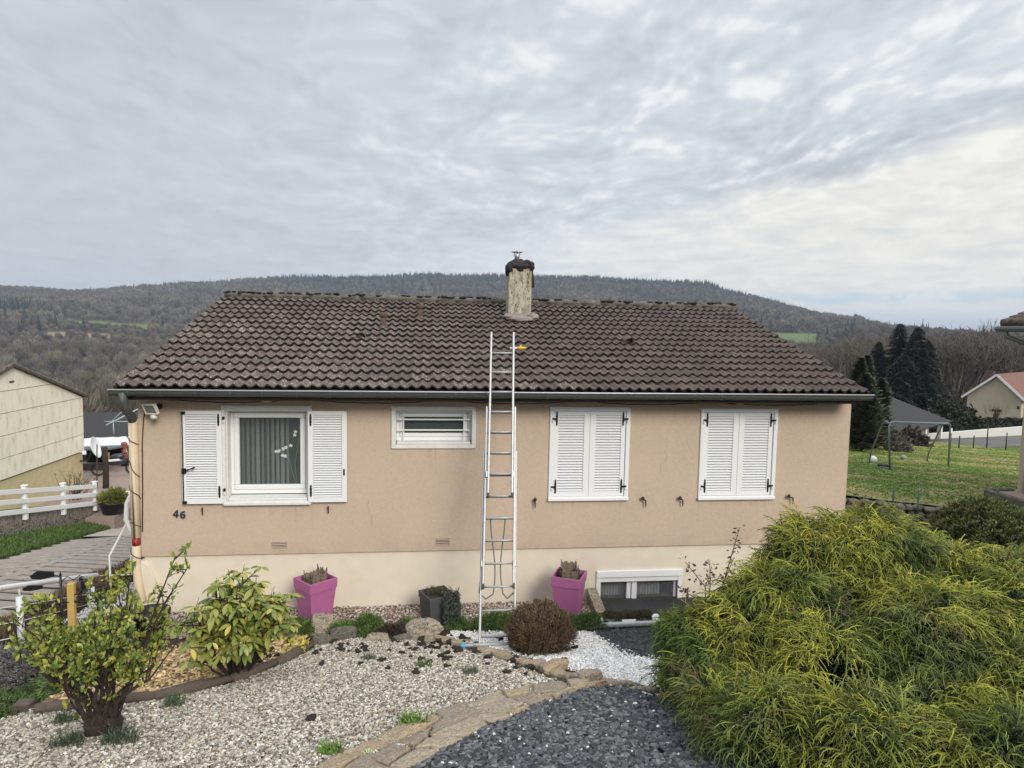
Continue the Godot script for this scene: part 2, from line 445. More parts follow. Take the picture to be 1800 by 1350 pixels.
	m.wood.uv1_scale = V(2, 7, 2)
	m.bark = tri_mat(tex(33, [[0.0, Color(0.010, 0.007, 0.005)], [0.6, Color(0.045, 0.032, 0.024)], [1.0, Color(0.12, 0.095, 0.075)]], 0.04, 4, 0.18, 3, 0.5, 256), 0.25, 1.0, lumpy, 2.5)
	m.twig = mat(Color(0.062, 0.045, 0.034), 0.95)
	m.leaf = vmat(0.5)
	m.leaf.backlight_enabled = true; m.leaf.backlight = Color(0.12, 0.16, 0.03)
	m.frond = vmat(0.75)
	m.far_twig = mat(Color(0.105, 0.088, 0.072), 0.95)
	m.stone = vmat(0.85)
	m.concrete = tri_mat(tex(34, [[0.0, Color(0.16, 0.14, 0.125)], [0.5, Color(0.29, 0.255, 0.225)], [1.0, Color(0.42, 0.38, 0.335)]], 0.01, 4, 0.1, 4, 0.55), 2.2, 0.95, lumpy, 1.0)
	m.old_wall = tri_mat(tex(35, [[0.0, Color(0.06, 0.05, 0.042)], [0.45, Color(0.20, 0.175, 0.15)], [1.0, Color(0.36, 0.325, 0.28)]], 0.02, 4, 0.1, 4, 0.5, 512, [0.03, 170, Color(0.03, 0.027, 0.022), 0.7]), 1.3, 1.0, lumpy, 2.0)
	m.grass_base = tri_mat(tex(36, [[0.0, Color(0.045, 0.07, 0.018)], [0.5, Color(0.085, 0.13, 0.03)], [1.0, Color(0.15, 0.185, 0.055)]], 0.015, 4, 0.15, 4, 0.55), 3.0, 1.0, lumpy, 1.5)
	m.lawn = tri_mat(tex(37, [[0.0, Color(0.045, 0.085, 0.018)], [0.30, Color(0.085, 0.145, 0.028)], [0.50, Color(0.135, 0.175, 0.045)], [0.62, Color(0.215, 0.20, 0.085)], [0.8, Color(0.27, 0.225, 0.115)], [1.0, Color(0.31, 0.26, 0.15)]], 0.012, 4, 0.14, 3, 0.72), 14.0, 1.0, lumpy, 2.0)
	m.panel_wall = tri_mat(tex(38, [[0.0, Color(0.34, 0.32, 0.25)], [0.3, Color(0.72, 0.67, 0.53)], [0.5, Color(0.82, 0.775, 0.63)], [1.0, Color(0.85, 0.81, 0.68)]], 0.012, 4, 0.09, 3, 0.6), 3.0, 0.95)
	m.panel_wall.uv1_scale = V(0.45, 0.16, 0.45)
	m.ochre_wall = tri_mat(tex(39, [[0.0, Color(0.46, 0.385, 0.22)], [1.0, Color(0.64, 0.55, 0.34)]], 0.02, 3, 0.15, 3, 0.6, 256), 2.0, 0.95, grain, 0.6)
	m.beige_wall = tri_mat(tex(40, [[0.0, Color(0.40, 0.345, 0.25)], [1.0, Color(0.53, 0.465, 0.345)]], 0.02, 3, 0.15, 3, 0.6, 256), 3.0, 0.95)
	m.white_wall = mat(Color(0.70, 0.69, 0.66), 0.8)
	m.slate_roof = tri_mat(tex(41, [[0.0, Color(0.012, 0.0115, 0.012)], [1.0, Color(0.04, 0.038, 0.039)]], 0.03, 3, 0.2, 3, 0.5, 256), 1.5, 0.8)
	m.red_roof = tri_mat(tex(42, [[0.0, Color(0.11, 0.05, 0.04)], [1.0, Color(0.25, 0.125, 0.10)]], 0.04, 3, 0.2, 3, 0.5, 256), 2.0, 0.85)
	m.asphalt = tri_mat(tex(43, [[0.0, Color(0.10, 0.092, 0.086)], [1.0, Color(0.17, 0.158, 0.148)]], 0.02, 4, 0.3, 3, 0.5, 256), 3.0, 0.95)
	m.white_paint = mat(Color(0.78, 0.785, 0.79), 0.5)
	m.rail_paint = mat(Color(0.62, 0.65, 0.69), 0.4)
	m.galv = mat(Color(0.20, 0.235, 0.255), 0.5, 0.3)
	m.green_post = mat(Color(0.03, 0.075, 0.045), 0.6)
	m.pale_wood = mat(Color(0.33, 0.24, 0.15), 0.9)
	m.terrain = tri_mat(tex(45, [[0.0, Color(0.55, 0.55, 0.55)], [1.0, Color(1.0, 1.0, 1.0)]], 0.02, 4, 0.2, 3, 0.5, 256), 9.0, 1.0)
	m.terrain.vertex_color_use_as_albedo = true

# the render of the street front: grain, faint patches, drip marks below the sills, splashes above the plinth, two hairline cracks
func front_render() -> ImageTexture:
	var S := 11.2; var n := 1024
	var im := Image.create(n, n, false, Image.FORMAT_RGB8)
	var base := Color(0.505, 0.398, 0.308)
	im.fill(base.linear_to_srgb())
	var f := FastNoiseLite.new(); f.seed = 71; f.frequency = 1.0; f.fractal_octaves = 4
	var r := RandomNumberGenerator.new(); r.seed = 72
	var drips := []
	for q in [[-2.98, -1.71, 1.68], [1.80, 3.07, 1.68], [4.20, 5.48, 1.665], [-0.57, 0.68, 2.49]]:
		for k in 13:
			var t := r.randf()
			if k < 2: t = 0.01 + 0.98 * k
			drips.append([lerpf(q[0], q[1], t), q[2], r.randf_range(0.12, 0.6) * (1.2 if k < 2 else 0.8), r.randf_range(0.008, 0.03), r.randf_range(0.04, 0.13)])
	for k in 26: drips.append([r.randf_range(-4.0, 6.6), 3.3, r.randf_range(0.15, 0.7), r.randf_range(0.01, 0.05), r.randf_range(0.03, 0.09)])
	for k in 10: drips.append([r.randf_range(-4.0, 6.6), r.randf_range(1.3, 2.9), r.randf_range(0.03, 0.08), 0.008, r.randf_range(0.08, 0.25)])
	var cols := int(10.95 / S * n)
	for j in range(int((1.0 - 3.36 / S) * n), int((1.0 - 0.90 / S) * n)):
		var y := (1.0 - (j + 0.5) / n) * S
		for i in cols:
			var x := -4.14 + i * S / n
			var v := 1.0 + 0.055 * f.get_noise_2d(x * 0.8, y * 0.8) + 0.05 * f.get_noise_2d(x * 9.0, y * 9.0) + 0.16 * (r.randf() - 0.5) * (0.6 + 0.6 * r.randf())
			v -= 0.10 * sstep(0.30, 0.0, y - 0.93) * clampf(0.45 + 1.2 * f.get_noise_2d(x * 2.2, y * 3.0 + 9.0), 0.0, 1.0)
			var tint := 0.0
			for d in drips:
				var dx := absf(x - d[0] - 0.006 * f.get_noise_2d(y * 12.0, d[0]))
				if dx < d[3] and y < d[1] and y > d[1] - d[2]:
					var k: float = d[4] * (1.0 - dx / d[3]) * (1.0 - (d[1] - y) / d[2])
					v -= k; tint += k
			for c in [[3.62, 2.45, 2.05], [-0.9, 1.75, 1.35]]:
				if y < c[1] and y > c[2] and absf(x - c[0] - 0.10 * f.get_noise_2d(y * 2.5, c[0])) < 0.006: v -= 0.22
			var c2 := Color(base.r * v, base.g * v * (1.0 - 0.1 * tint), base.b * v * (1.0 - 0.25 * tint)).clamp(Color.BLACK, Color.WHITE).linear_to_srgb()
			im.set_pixel(posmod(int(floor(x / S * n)), n), j, c2)
	return ImageTexture.create_from_image(im)

# ---------------------------------------------------------------- the garden slope (bare earth; the gravel lies on it)
var beds := {}
func V2(x: float, y: float) -> Vector2: return Vector2(x, y)

func make_ground():
	beds.main = [V2(-4.9, 6.2), V2(-3.9, 4.6), V2(-3.63, 4.04), V2(-3.50, 3.78), V2(-3.15, 3.62), V2(-2.41, 3.58), V2(-1.94, 3.04), V2(-1.65, 2.26), V2(-1.39, 1.51), V2(-0.99, 1.2), V2(-0.24, 1.40), V2(0.33, 1.92), V2(0.82, 2.66), V2(1.21, 3.45), V2(1.41, 3.89), V2(1.00, 4.25), V2(0.53, 4.42), V2(0.16, 4.75), V2(-0.2, 5.15), V2(-0.48, 5.7), V2(-0.7, 6.6), V2(-4.9, 6.6)]
	beds.slate = [V2(1.55, 3.90), V2(2.05, 3.85), V2(2.6, 4.68), V2(2.9, 5.85), V2(2.9, 6.6), V2(-0.5, 6.6), V2(-0.12, 5.57), V2(0.33, 4.98), V2(0.95, 4.35)]
	beds.slate_upper = [V2(2.25, 1.30), V2(3.3, 1.2), V2(3.3, 2.69), V2(2.41, 2.74), V2(2.25, 1.79)]
	beds.white = [V2(-0.10, 0.78), V2(0.60, 1.05), V2(2.22, 1.3), V2(2.23, 1.85), V2(2.43, 2.78), V2(3.1, 2.8), V2(3.1, 4.3), V2(2.09, 4.2), V2(1.78, 3.57), V2(1.33, 2.77), V2(0.88, 2.13), V2(0.28, 1.30)]
	beds.chips = [V2(-3.45, 3.78), V2(-2.42, 3.54), V2(-1.98, 3.01), V2(-1.66, 1.93), V2(-1.48, 1.28), V2(-1.66, 0.9), V2(-2.25, 0.75), V2(-3.06, 1.0), V2(-3.45, 1.91), V2(-3.6, 3.16)]
	beds.strip = [V2(-4.3, -0.2), V2(-4.08, 0.0), V2(2.5, 0.0), V2(2.5, 0.95), V2(1.0, 0.85), V2(-0.1, 0.80), V2(-1.5, 0.85), V2(-2.4, 0.8), V2(-4.3, 0.9)]
	beds.pale = [V2(-5.2, -2.6), V2(-4.15, -2.6), V2(-4.15, -0.2), V2(-4.3, 0.2), V2(-5.25, 0.2)]
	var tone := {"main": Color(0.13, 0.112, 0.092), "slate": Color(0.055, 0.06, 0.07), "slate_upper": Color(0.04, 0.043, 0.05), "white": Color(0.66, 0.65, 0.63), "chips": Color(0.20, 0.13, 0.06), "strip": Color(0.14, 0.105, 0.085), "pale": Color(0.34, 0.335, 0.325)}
	var b := MB.new(true)
	var nz := FastNoiseLite.new(); nz.seed = 3; nz.frequency = 1.2
	var step := 0.14
	var nx := int(21.0 / step); var nzz := int(23.0 / step)
	var cols := []
	for j in nzz + 1:
		var row := []
		for i in nx + 1:
			var x := -5.35 + i * step; var z := -6.0 + j * step
			var c := Color(0.07, 0.052, 0.038)
			for k in beds:
				if inside(beds[k], x, z): c = tone[k]
			if x > 6.9 or z < -2.7: c = Color(0.08, 0.085, 0.035)
			row.append(c)
		cols.append(row)
	var p := func(i, j):
		var x = -5.35 + i * step; var z = -6.0 + j * step
		return Vector3(x, gy(x, z) - 0.012 + 0.012 * nz.get_noise_2d(x, z), z)
	for j in nzz:
		for i in nx:
			var x := -5.35 + (i + 0.5) * step; var z := -6.0 + (j + 0.5) * step
			if x > -3.9 and x < 6.5 and z < -0.3: continue
			b.col = cols[j][i]
			b.quad(p.call(i, j + 1), p.call(i + 1, j + 1), p.call(i + 1, j), p.call(i, j))
	var g := build("garden_ground", b, mats.ground)
	struct(g); tag(g, "brown earth of the sloping front garden under the gravel beds", "ground")

# ---------------------------------------------------------------- hills, valley, forest, field
var SKY := [[-60.0, 2.0], [-30.3, 2.35], [-27.1, 2.44], [-25.8, 2.39], [-23.7, 2.57], [-18.8, 3.27], [-14.8, 3.68], [-10.5, 4.0], [-5.5, 4.37], [0.1, 4.64], [6.8, 4.71], [11.6, 4.74], [18.2, 4.51], [22.7, 4.23], [24.9, 3.55], [27.1, 3.01], [29.2, 2.35], [30.9, 1.91], [33.3, 1.80], [34.8, 1.29], [36.3, 0.81], [38.9, 0.3], [44.1, -0.3], [60.0, -0.4]]
var terr_n := FastNoiseLite.new()

func polar(a: float, r: float) -> Vector3: return V(r * sin(deg_to_rad(a)), 0, 10.0 - r * cos(deg_to_rad(a)))

func land(x: float, z: float) -> float:
	var a := rad_to_deg(atan2(x, 10.0 - z)); var r := Vector2(x, z - 10.0).length()
	var crest := 4.3 + 1200.0 * tan(deg_to_rad(lut1(SKY, a))) - 11.0
	var l: float; var q: float
	if r < 32.0: l = minf(drive(z) - 0.22, -0.3) if z > -20.0 else -4.5
	else: l = lut1([[32, -4.6], [80, -10.0], [220, -25.0], [400, -16.0], [500, -9.0], [580, -2.0], [665, 5.5], [900, lerpf(5.5, crest, 0.42)], [1200, crest], [1600, crest - 18.0], [2200, crest - 60.0]], r)
	if r < 24.0: q = -1.0
	elif r < 44.0: q = lawn(x, z) - 0.5
	else: q = lut1([[44, -3.4], [50, -5.2], [66, -5.6], [90, -7.0], [170, -9.0], [330, -12.0], [470, -4.0], [565, 4.2], [800, lerpf(4.2, crest, 0.35)], [1200, crest], [1600, crest - 25.0], [2200, crest - 60.0]], r)
	var y := lerpf(l, q, sstep(-6.0, 14.0, a))
	if absf(a) > 62.0: y = lerpf(y, (-1.5 if r < 20.0 else 1.0 + 0.02 * r), sstep(62.0, 80.0, absf(a)))
	if r > 120.0: y += terr_n.get_noise_2d(x, z) * minf(r - 120.0, 300.0) * 0.016
	return y

func field_at(a: float, r: float) -> int:
	var w := 0.8 * terr_n.get_noise_2d(a * 40.0, 7.0)
	if a > -26.3 and a < -12.0 and r > 578.0 + 8.0 * w + maxf(0.0, -a - 23.0) * 14.0 and r < 662.0 + 6.0 * w: return 1
	if a > 26.0 and a < 31.6 + w and r > 480.0 + 12.0 * w and r < 560.0: return 1
	if a > -28.0 and a < -24.0 and r > 515.0 and r < 545.0: return 2
	return 0

func make_far_land():
	terr_n.seed = 77; terr_n.frequency = 0.006; terr_n.fractal_octaves = 3
	var rings := [10.0, 14.0, 19.0]
	var r := 24.0
	while r < 5200.0:
		rings.append(r)
		r *= 1.055 if r < 1500.0 else 1.25
	var az := []
	var a := -180.0
	while a < 180.0:
		az.append(a)
		a += 0.75 if a > -62.0 and a < 72.0 else 4.0
	az.append(180.0)
	var b := MB.new(true)
	var g := []
	for q in rings:
		var row := []
		for w in az:
			var p := polar(w, q)
			p.y = land(p.x, p.z)
			row.append(p)
		g.append(row)
	for j in rings.size() - 1:
		for i in az.size() - 1:
			var f := field_at((az[i] + az[i + 1]) * 0.5, (rings[j] + rings[j + 1]) * 0.5)
			if f == 1: b.col = Color(0.12, 0.165, 0.05)
			elif f == 2: b.col = Color(0.26, 0.21, 0.14)
			elif rings[j] < 75.0: b.col = Color(0.085, 0.10, 0.035)
			elif rings[j] > 1300.0: b.col = Color(0.06, 0.07, 0.04)
			else: b.col = Color(0.075, 0.066, 0.047)
			b.quad(g[j][i], g[j][i + 1], g[j + 1][i + 1], g[j + 1][i])
	var land_o := build("hills", b, mats.terrain)
	struct(land_o); tag(land_o, "wooded valley and long hill rising behind the house", "hill")
	# crowns for the forest: bare crowns made of many thin twigs, and dark conifers
	var bare := []
	for k in 4: bare.append(far_crown(100 + k, 130, 0.34, 1.9))
	var near_bare := []
	for k in 4: near_bare.append(far_crown(200 + k, 620, 0.10, 1.9))
	var fir := []
	for k in 2: fir.append(far_fir(300 + k))
	var xb := [[], [], [], []]; var cb := [[], [], [], []]
	var xn := [[], [], [], []]; var cn := [[], [], [], []]
	var xf := [[], []]; var cf := [[], []]
	rng.seed = 99
	for k in 30000:
		var w := rng.randf_range(-34.0, 46.0)
		var q := sqrt(rng.randf_range(0.0, 1.0)) * 1340.0
		if q < 480.0: continue
		if w > -14.5 and w < 25.0 and q < 760.0 and rng.randf() < 0.25: continue
		if field_at(w, q) > 0 or field_at(w + 0.4, q + 10.0) > 0 or field_at(w, q + 14.0) == 1: continue
		var p := polar(w, q); p.y = land(p.x, p.z) - 0.5
		var hgt := rng.randf_range(7.0, 11.0)
		var clump := terr_n.get_noise_2d(p.x * 1.6, p.z * 1.6)
		if q < 700.0: hgt = rng.randf_range(4.0, 8.0)
		if q < 590.0: hgt = rng.randf_range(3.0, 5.0)
		if w > 30.5 and w < 35.0 and q > 1060.0 and clump > -0.1: continue
		var con := 0.04
		if q > 960.0 and w > -12.0 and w < 26.0: con = 0.85 if q > 1080.0 else 0.35
		elif q > 900.0 and w > -22.0 and w < 30.0: con = 0.25
		if w < -28.6 and q > 700.0 and q < 780.0: con = 0.9
		if rng.randf() < con + clump * 0.35 * (1.0 if con > 0.1 else 0.0):
			var s := rng.randf_range(10.0, 14.0)
			var i := rng.randi() % 2
			xf[i].append(Transform3D(Basis(Vector3.UP, rng.randf() * TAU).scaled(V(s * 0.34, s, s * 0.34)), p))
			cf[i].append(Color(0.022, 0.036, 0.028) * rng.randf_range(0.8, 1.35))
		else:
			var i := rng.randi() % 4
			var wd := hgt * rng.randf_range(0.55, 0.85)
			xb[i].append(Transform3D(Basis(Vector3.UP, rng.randf() * TAU).scaled(V(wd, hgt, wd)), p))
			cb[i].append(bare_tone(clump))
	for k in 2600:
		var w := rng.randf_range(-34.0, -10.5)
		var q := sqrt(rng.randf_range(0.018, 1.0)) * 585.0
		if field_at(w, q) > 0 or field_at(w, q + 8.0) > 0: continue
		var p := polar(w, q); p.y = land(p.x, p.z) - 0.4
		var hgt := rng.randf_range(5.5, 10.0)
		if q > 430.0: hgt = rng.randf_range(3.0, 5.5)
		if q < 110.0: hgt = rng.randf_range(4.5, 8.5)
		var i := rng.randi() % 4
		var wd := hgt * rng.randf_range(0.5, 0.8)
		xn[i].append(Transform3D(Basis(Vector3.UP, rng.randf() * TAU).scaled(V(wd, hgt, wd)), p))
		cn[i].append(bare_tone(terr_n.get_noise_2d(p.x * 3.0, p.z * 3.0)))
	for k in 2600:
		var w := rng.randf_range(26.0, 46.0)
		var q := sqrt(rng.randf_range(0.10, 1.0)) * 600.0
		if field_at(w, q) > 0 or field_at(w, q + 8.0) > 0 or field_at(w, q + 16.0) > 0: continue
		var p := polar(w, q); p.y = land(p.x, p.z) - 0.4
		var hgt := rng.randf_range(6.0, 10.5) if q < 400.0 else rng.randf_range(4.0, 7.5)
		if q > 400.0 and w < 33.0: hgt *= 0.6
		var i := rng.randi() % 4
		var wd := hgt * rng.randf_range(0.5, 0.8)
		xn[i].append(Transform3D(Basis(Vector3.UP, rng.randf() * TAU).scaled(V(wd, hgt, wd)), p))
		cn[i].append(bare_tone(terr_n.get_noise_2d(p.x * 3.0, p.z * 3.0)))
	var fo := thing("forest", "mass of bare brown-grey trees and dark conifers covering the hillside", "forest")
	stuff(fo)
	for k in 4:
		multi("bare_tree", bare[k], mats.stone, xb[k], cb[k], fo)
		multi("bare_tree", near_bare[k], mats.stone, xn[k], cn[k], fo)
	for k in 2: multi("conifer", fir[k], mats.stone, xf[k], cf[k], fo)
	# a few white blossoming trees among the bare ones
	var bl := [[-25.9, 905.0, 7.0, "white blossoming tree high on the wooded hillside, left one of the pair"], [-25.3, 905.0, 8.0, "white blossoming tree high on the wooded hillside, right one of the pair"], [-22.6, 420.0, 4.5, "small white blossoming tree below the green field on the hillside"]]
	for k in 3:
		var p := polar(bl[k][0], bl[k][1]); p.y = land(p.x, p.z) + (0.0 if k < 2 else 3.0)
		var t := thing("blossom_tree", bl[k][3], "tree", p, 0.0, "blossoming trees on the hillside")
		var tr := MB.new(true); tr.tube([V(0, -0.5 if k < 2 else -4.0, 0), V(0, bl[k][2] * 0.5, 0)], [0.25, 0.12], 5)
		build("trunk", tr, mats.bark, t)
		var cr := add("crown", near_bare[k], mat(Color(0.55, 0.54, 0.50), 0.9), t)
		cr.scale = Vector3.ONE * bl[k][2] * V(0.7, 1.0, 0.7)

func bare_tone(n: float) -> Color:
	var c := Color(0.125, 0.107, 0.09).lerp(Color(0.172, 0.152, 0.12), rng.randf())
	if rng.randf() < 0.15: c = c.lerp(Color(0.16, 0.15, 0.09), 0.7)
	if rng.randf() < 0.08: c = Color(0.20, 0.185, 0.15)
	if rng.randf() < 0.18: c = c.lerp(Color(0.07, 0.058, 0.055), 0.8)
	return c * (1.0 + 0.6 * n) * rng.randf_range(0.75, 1.25)

# a unit tree, 1 m tall and about 1 m wide: trunk, and thin twigs pointing up and out through the crown
func far_crown(sd: int, count: int, wid: float, up: float) -> ArrayMesh:
	var r := RandomNumberGenerator.new(); r.seed = sd
	var b := MB.new()
	b.col = Color(0.7, 0.68, 0.66)
	b.tube([V(0, 0, 0), V(r.randf_range(-0.04, 0.04), 0.5, r.randf_range(-0.04, 0.04))], [0.025, 0.012], 3, false)
	for k in count:
		var d := V(r.randfn(), absf(r.randfn()) * 0.9 - 0.15, r.randfn()).normalized()
		var p := V(0, 0.45, 0) + d * V(0.46, 0.5, 0.46) * pow(r.randf(), 0.4)
		var dir := (V(d.x, up * 0.5 + d.y, d.z) + V(r.randf_range(-0.6, 0.6), r.randf_range(-0.4, 0.4), r.randf_range(-0.6, 0.6))).normalized()
		var side := dir.cross(V(r.randfn(), r.randfn(), r.randfn())).normalized() * wid * 0.22 * r.randf_range(0.5, 1.2)
		var ln := r.randf_range(0.10, 0.24)
		b.col = Color(1, 1, 1) * r.randf_range(0.55, 1.3)
		b.tri(p - side, p + side, p + dir * ln)
		if k % 3 == 0: b.tri(p - side * 0.3, p + side * 0.3, V(p.x * 0.3, p.y - 0.25, p.z * 0.3))
	return b.done()

func far_fir(sd: int) -> ArrayMesh:
	var r := RandomNumberGenerator.new(); r.seed = sd
	var b := MB.new()
	b.tube([V(0, 0, 0), V(0, 0.95, 0)], [0.04, 0.01], 3, false)
	for k in 150:
		var h := pow(r.randf(), 0.8)
		var rad := (1.0 - h) * 0.5 + 0.03
		var w := r.randf() * TAU
		var d := V(cos(w), 0, sin(w))
		var p := V(0, 0.12 + h * 0.86, 0)
		var tip := p + d * rad * r.randf_range(0.7, 1.15) + V(0, -0.10 * r.randf_range(0.4, 1.2), 0)
		var s := d.cross(Vector3.UP) * rad * 0.28
		b.col = Color(1, 1, 1) * r.randf_range(0.6, 1.4)
		b.tri(p + d * rad * 0.2, tip - s + V(0, -0.02, 0), tip + s)
	b.tri(V(-0.06, 0.9, 0), V(0.06, 0.9, 0), V(0, 1.05, 0))
	return b.done()

# ---------------------------------------------------------------- left of the house
func make_left_side():
	rng.seed = 310
	var dx_right := func(z): return -6.93 + 0.15 * (z + 3.16)
	var dx_left := func(z): return -11.08 + 0.113 * (z + 8.48)
	var dx_seam := func(z): return -9.18 + 0.123 * (z + 5.29)
	# driveway: a concrete ramp with raised slanting ribs either side of a smooth middle strip
	var b := MB.new()
	var z := 1.0
	while z > -27.0:
		var z2 := z - 1.0
		b.quad(V(dx_left.call(z), drive(z) - 0.04, z), V(dx_right.call(z), drive(z) - 0.04, z), V(dx_right.call(z2), drive(z2) - 0.04, z2), V(dx_left.call(z2), drive(z2) - 0.04, z2))
		z = z2
	var dr := build("driveway", b, mats.soil)
	struct(dr); tag(dr, "ribbed concrete driveway ramp running down beside the house", "driveway")
	for k in 30:
		var zs := 0.6 - k * 0.62
		if zs < -13.9: break
		for side in 2:
			var s: float = dx_seam.call(zs) + (0.16 if side == 0 else -0.16)
			var e := 0.0; var ze := 0.0
			if side == 0:
				ze = zs; e = s
				while e < dx_right.call(ze) - 0.05 and ze < 1.0: e += 0.05; ze += 0.021
			else:
				ze = zs; e = s
				while e > dx_left.call(ze) + 0.05 and ze < 1.0: e -= 0.05; ze += 0.043
			if absf(e - s) < 0.3: continue
			var r := MB.new()
			r.bar(V(s, drive(zs) - 0.0, zs), V(e, drive(ze) - 0.0, ze), 0.33, 0.05, V(0, 1, -0.2).normalized(), 0.012)
			build("rib", r, mats.concrete, dr)
	var seam := MB.new()
	seam.bar(V(dx_seam.call(0.8), drive(0.8) - 0.012, 0.8), V(dx_seam.call(-14.6), drive(-14.6) - 0.012, -14.6), 0.26, 0.07, V(0, 1, -0.2).normalized(), 0.012)
	build("middle_strip", seam, mats.concrete, dr)
	var sm := MB.new()
	sm.quad(V(dx_left.call(-13.8), drive(-13.8) + 0.03, -13.8), V(dx_right.call(-13.8), drive(-13.8) + 0.03, -13.8), V(dx_right.call(-26), drive(-26) + 0.03, -26), V(dx_left.call(-26), drive(-26) + 0.03, -26))
	build("smooth_slab", sm, tri_mat(tex(46, [[0.0, Color(0.30, 0.25, 0.21)], [1.0, Color(0.46, 0.40, 0.35)]], 0.02, 3, 0.2, 3, 0.5, 256), 2.0), dr)
	# bank between garden and driveway
	var bk := MB.new(true)
	for k in 16:
		var za := 2.4 - k * 0.5; var zb := za - 0.5
		var q := []
		for zz in [za, zb]:
			q.append([V(-5.3, gy(-5.3, zz), zz), V(-5.75, lerpf(gy(-5.3, zz), drive(zz), 0.35), zz), V(dx_right.call(zz) + 0.1, drive(zz) - 0.03, zz)])
		for i in 2: bk.quad(q[0][i + 1], q[0][i], q[1][i], q[1][i + 1])
	var bo := build("earth_bank", bk, mats.soil)
	struct(bo); tag(bo, "bare brown bank between the white railing and the driveway", "bank")
	var twig_mesh := tuft_mesh(11, 26, 0.20, 0.9, 0.007)
	var xf := []; var cl := []
	for k in 900:
		var zz := rng.randf_range(-5.0, 2.3); var f := rng.randf()
		var x := lerpf(-5.35, dx_right.call(zz) + 0.15, f)
		xf.append(Transform3D(Basis.from_euler(jv(0.6) + V(0, rng.randf() * TAU, 0)).scaled(Vector3.ONE * rng.randf_range(0.6, 1.5)), V(x, lerpf(gy(-5.3, zz), drive(zz), f * f * 0.3 + 0.7 * f), zz)))
		cl.append(Color(0.12, 0.075, 0.05).lerp(Color(0.05, 0.03, 0.02), rng.randf()) * rng.randf_range(0.7, 1.5))
	var cr := multi("dry_creeper", twig_mesh, mats.stone, xf, cl)
	tag(cr, "dry brown creeper stems covering the bank below the railing", "creeper")
	# grass bank, old wall, terrace behind it
	var ga := MB.new(true)
	z = 2.0
	var wall_x := func(zz): return -13.1 + 0.06 * (-12.0 - zz) if zz < -12.0 else -13.1 - 0.12 * (zz + 12.0)
	var wall_y := func(zz): return -1.74 - 0.2 * (-12.0 - zz)
	while z > -19.0:
		var q := []
		for zz in [z, z - 0.5]: q.append([V(dx_left.call(zz) + 0.05, drive(zz) - 0.02, zz), V(lerpf(dx_left.call(zz), wall_x.call(zz), 0.4), drive(zz) + 0.13, zz), V(wall_x.call(zz) - 0.1, drive(zz) + 0.22, zz)])
		for i in 2: ga.quad(q[0][i + 1], q[0][i], q[1][i], q[1][i + 1])
		z -= 0.5
	var gb := build("grass_bank", ga, mats.grass_base)
	struct(gb); tag(gb, "green grass verge between the driveway and the old low wall", "grass verge")
	var blades := tuft_mesh(12, 14, 0.15, 0.5, 0.008)
	xf = []; cl = []
	for k in 9000:
		var zz := rng.randf_range(-18.5, -4.0); var f := rng.randf()
		var x := lerpf(dx_left.call(zz) + 0.02, wall_x.call(zz), f)
		xf.append(Transform3D(Basis.from_euler(jv(0.2) + V(0, rng.randf() * TAU, 0)).scaled(Vector3.ONE * rng.randf_range(0.6, 1.5)), V(x, drive(zz) + 0.2 * f - 0.02, zz)))
		cl.append(Color(0.065, 0.125, 0.022).lerp(Color(0.14, 0.17, 0.05), rng.randf() * rng.randf()) * rng.randf_range(0.6, 1.3))
	var gr := multi("grass", blades, mats.frond, xf, cl)
	tag(gr, "fresh green grass growing on the verge by the driveway", "grass")
	var wl := MB.new(true)
	var nz := FastNoiseLite.new(); nz.seed = 4; nz.frequency = 1.6
	z = -5.0
	while z > -18.0:
		var q := []
		for zz in [z, z - 0.25]:
			var w := 0.05 * nz.get_noise_2d(zz, 0.0)
			q.append([V(wall_x.call(zz) + w, drive(zz) - 0.1, zz), V(wall_x.call(zz) + w + 0.03 * nz.get_noise_2d(zz * 2.0, 5.0), (drive(zz) + wall_y.call(zz)) * 0.5, zz), V(wall_x.call(zz), wall_y.call(zz) - 0.02 + w * 0.5, zz), V(wall_x.call(zz) - 0.3, wall_y.call(zz) + w * 0.5, zz), V(wall_x.call(zz) - 0.3, drive(zz) - 0.2, zz)])
		for i in 4: wl.quad(q[0][i + 1], q[0][i], q[1][i], q[1][i + 1])
		z -= 0.25
	var w := build("old_wall", wl, mats.old_wall)
	tag(w, "low weathered stone wall below the white fence", "wall")
	var te := MB.new(true)
	for k in 8:
		var za := -5.0 - k * 1.6; var zb := za - 1.6
		te.quad(V(-17, wall_y.call(za) - 0.1, za), V(wall_x.call(maxf(za, -18.0)) - 0.25, wall_y.call(za) - 0.04, za), V(wall_x.call(maxf(zb, -18.0)) - 0.25, wall_y.call(zb) - 0.04, zb), V(-17, wall_y.call(zb) - 0.1, zb))
	var tr := build("terrace", te, mats.grass_base)
	struct(tr); tag(tr, "grassy terrace in front of the neighbouring cream gable", "grass")
	# paved yard down the slope behind the fence
	var yd := MB.new()
	yd.bx(-22.0, -11.85, -5.0, -3.08, -31.0, -16.5)
	var yo := build("yard", yd, tri_mat(tex(47, [[0.0, Color(0.22, 0.16, 0.135)], [1.0, Color(0.36, 0.28, 0.245)]], 0.03, 3, 0.2, 3, 0.5, 256), 2.0))
	struct(yo); tag(yo, "pinkish paved yard down the slope beside the cream house", "yard")
	# white fence
	var f := thing("white_fence", "white three-rail fence standing on the low weathered wall", "fence")
	var fp := []
	for k in 4:
		var zz := -11.0 - 2.0 * k
		fp.append(V([-13.1, -12.97, -12.84, -12.73][k], -1.66 - 0.2 * 2.0 * k + 0.04, zz))
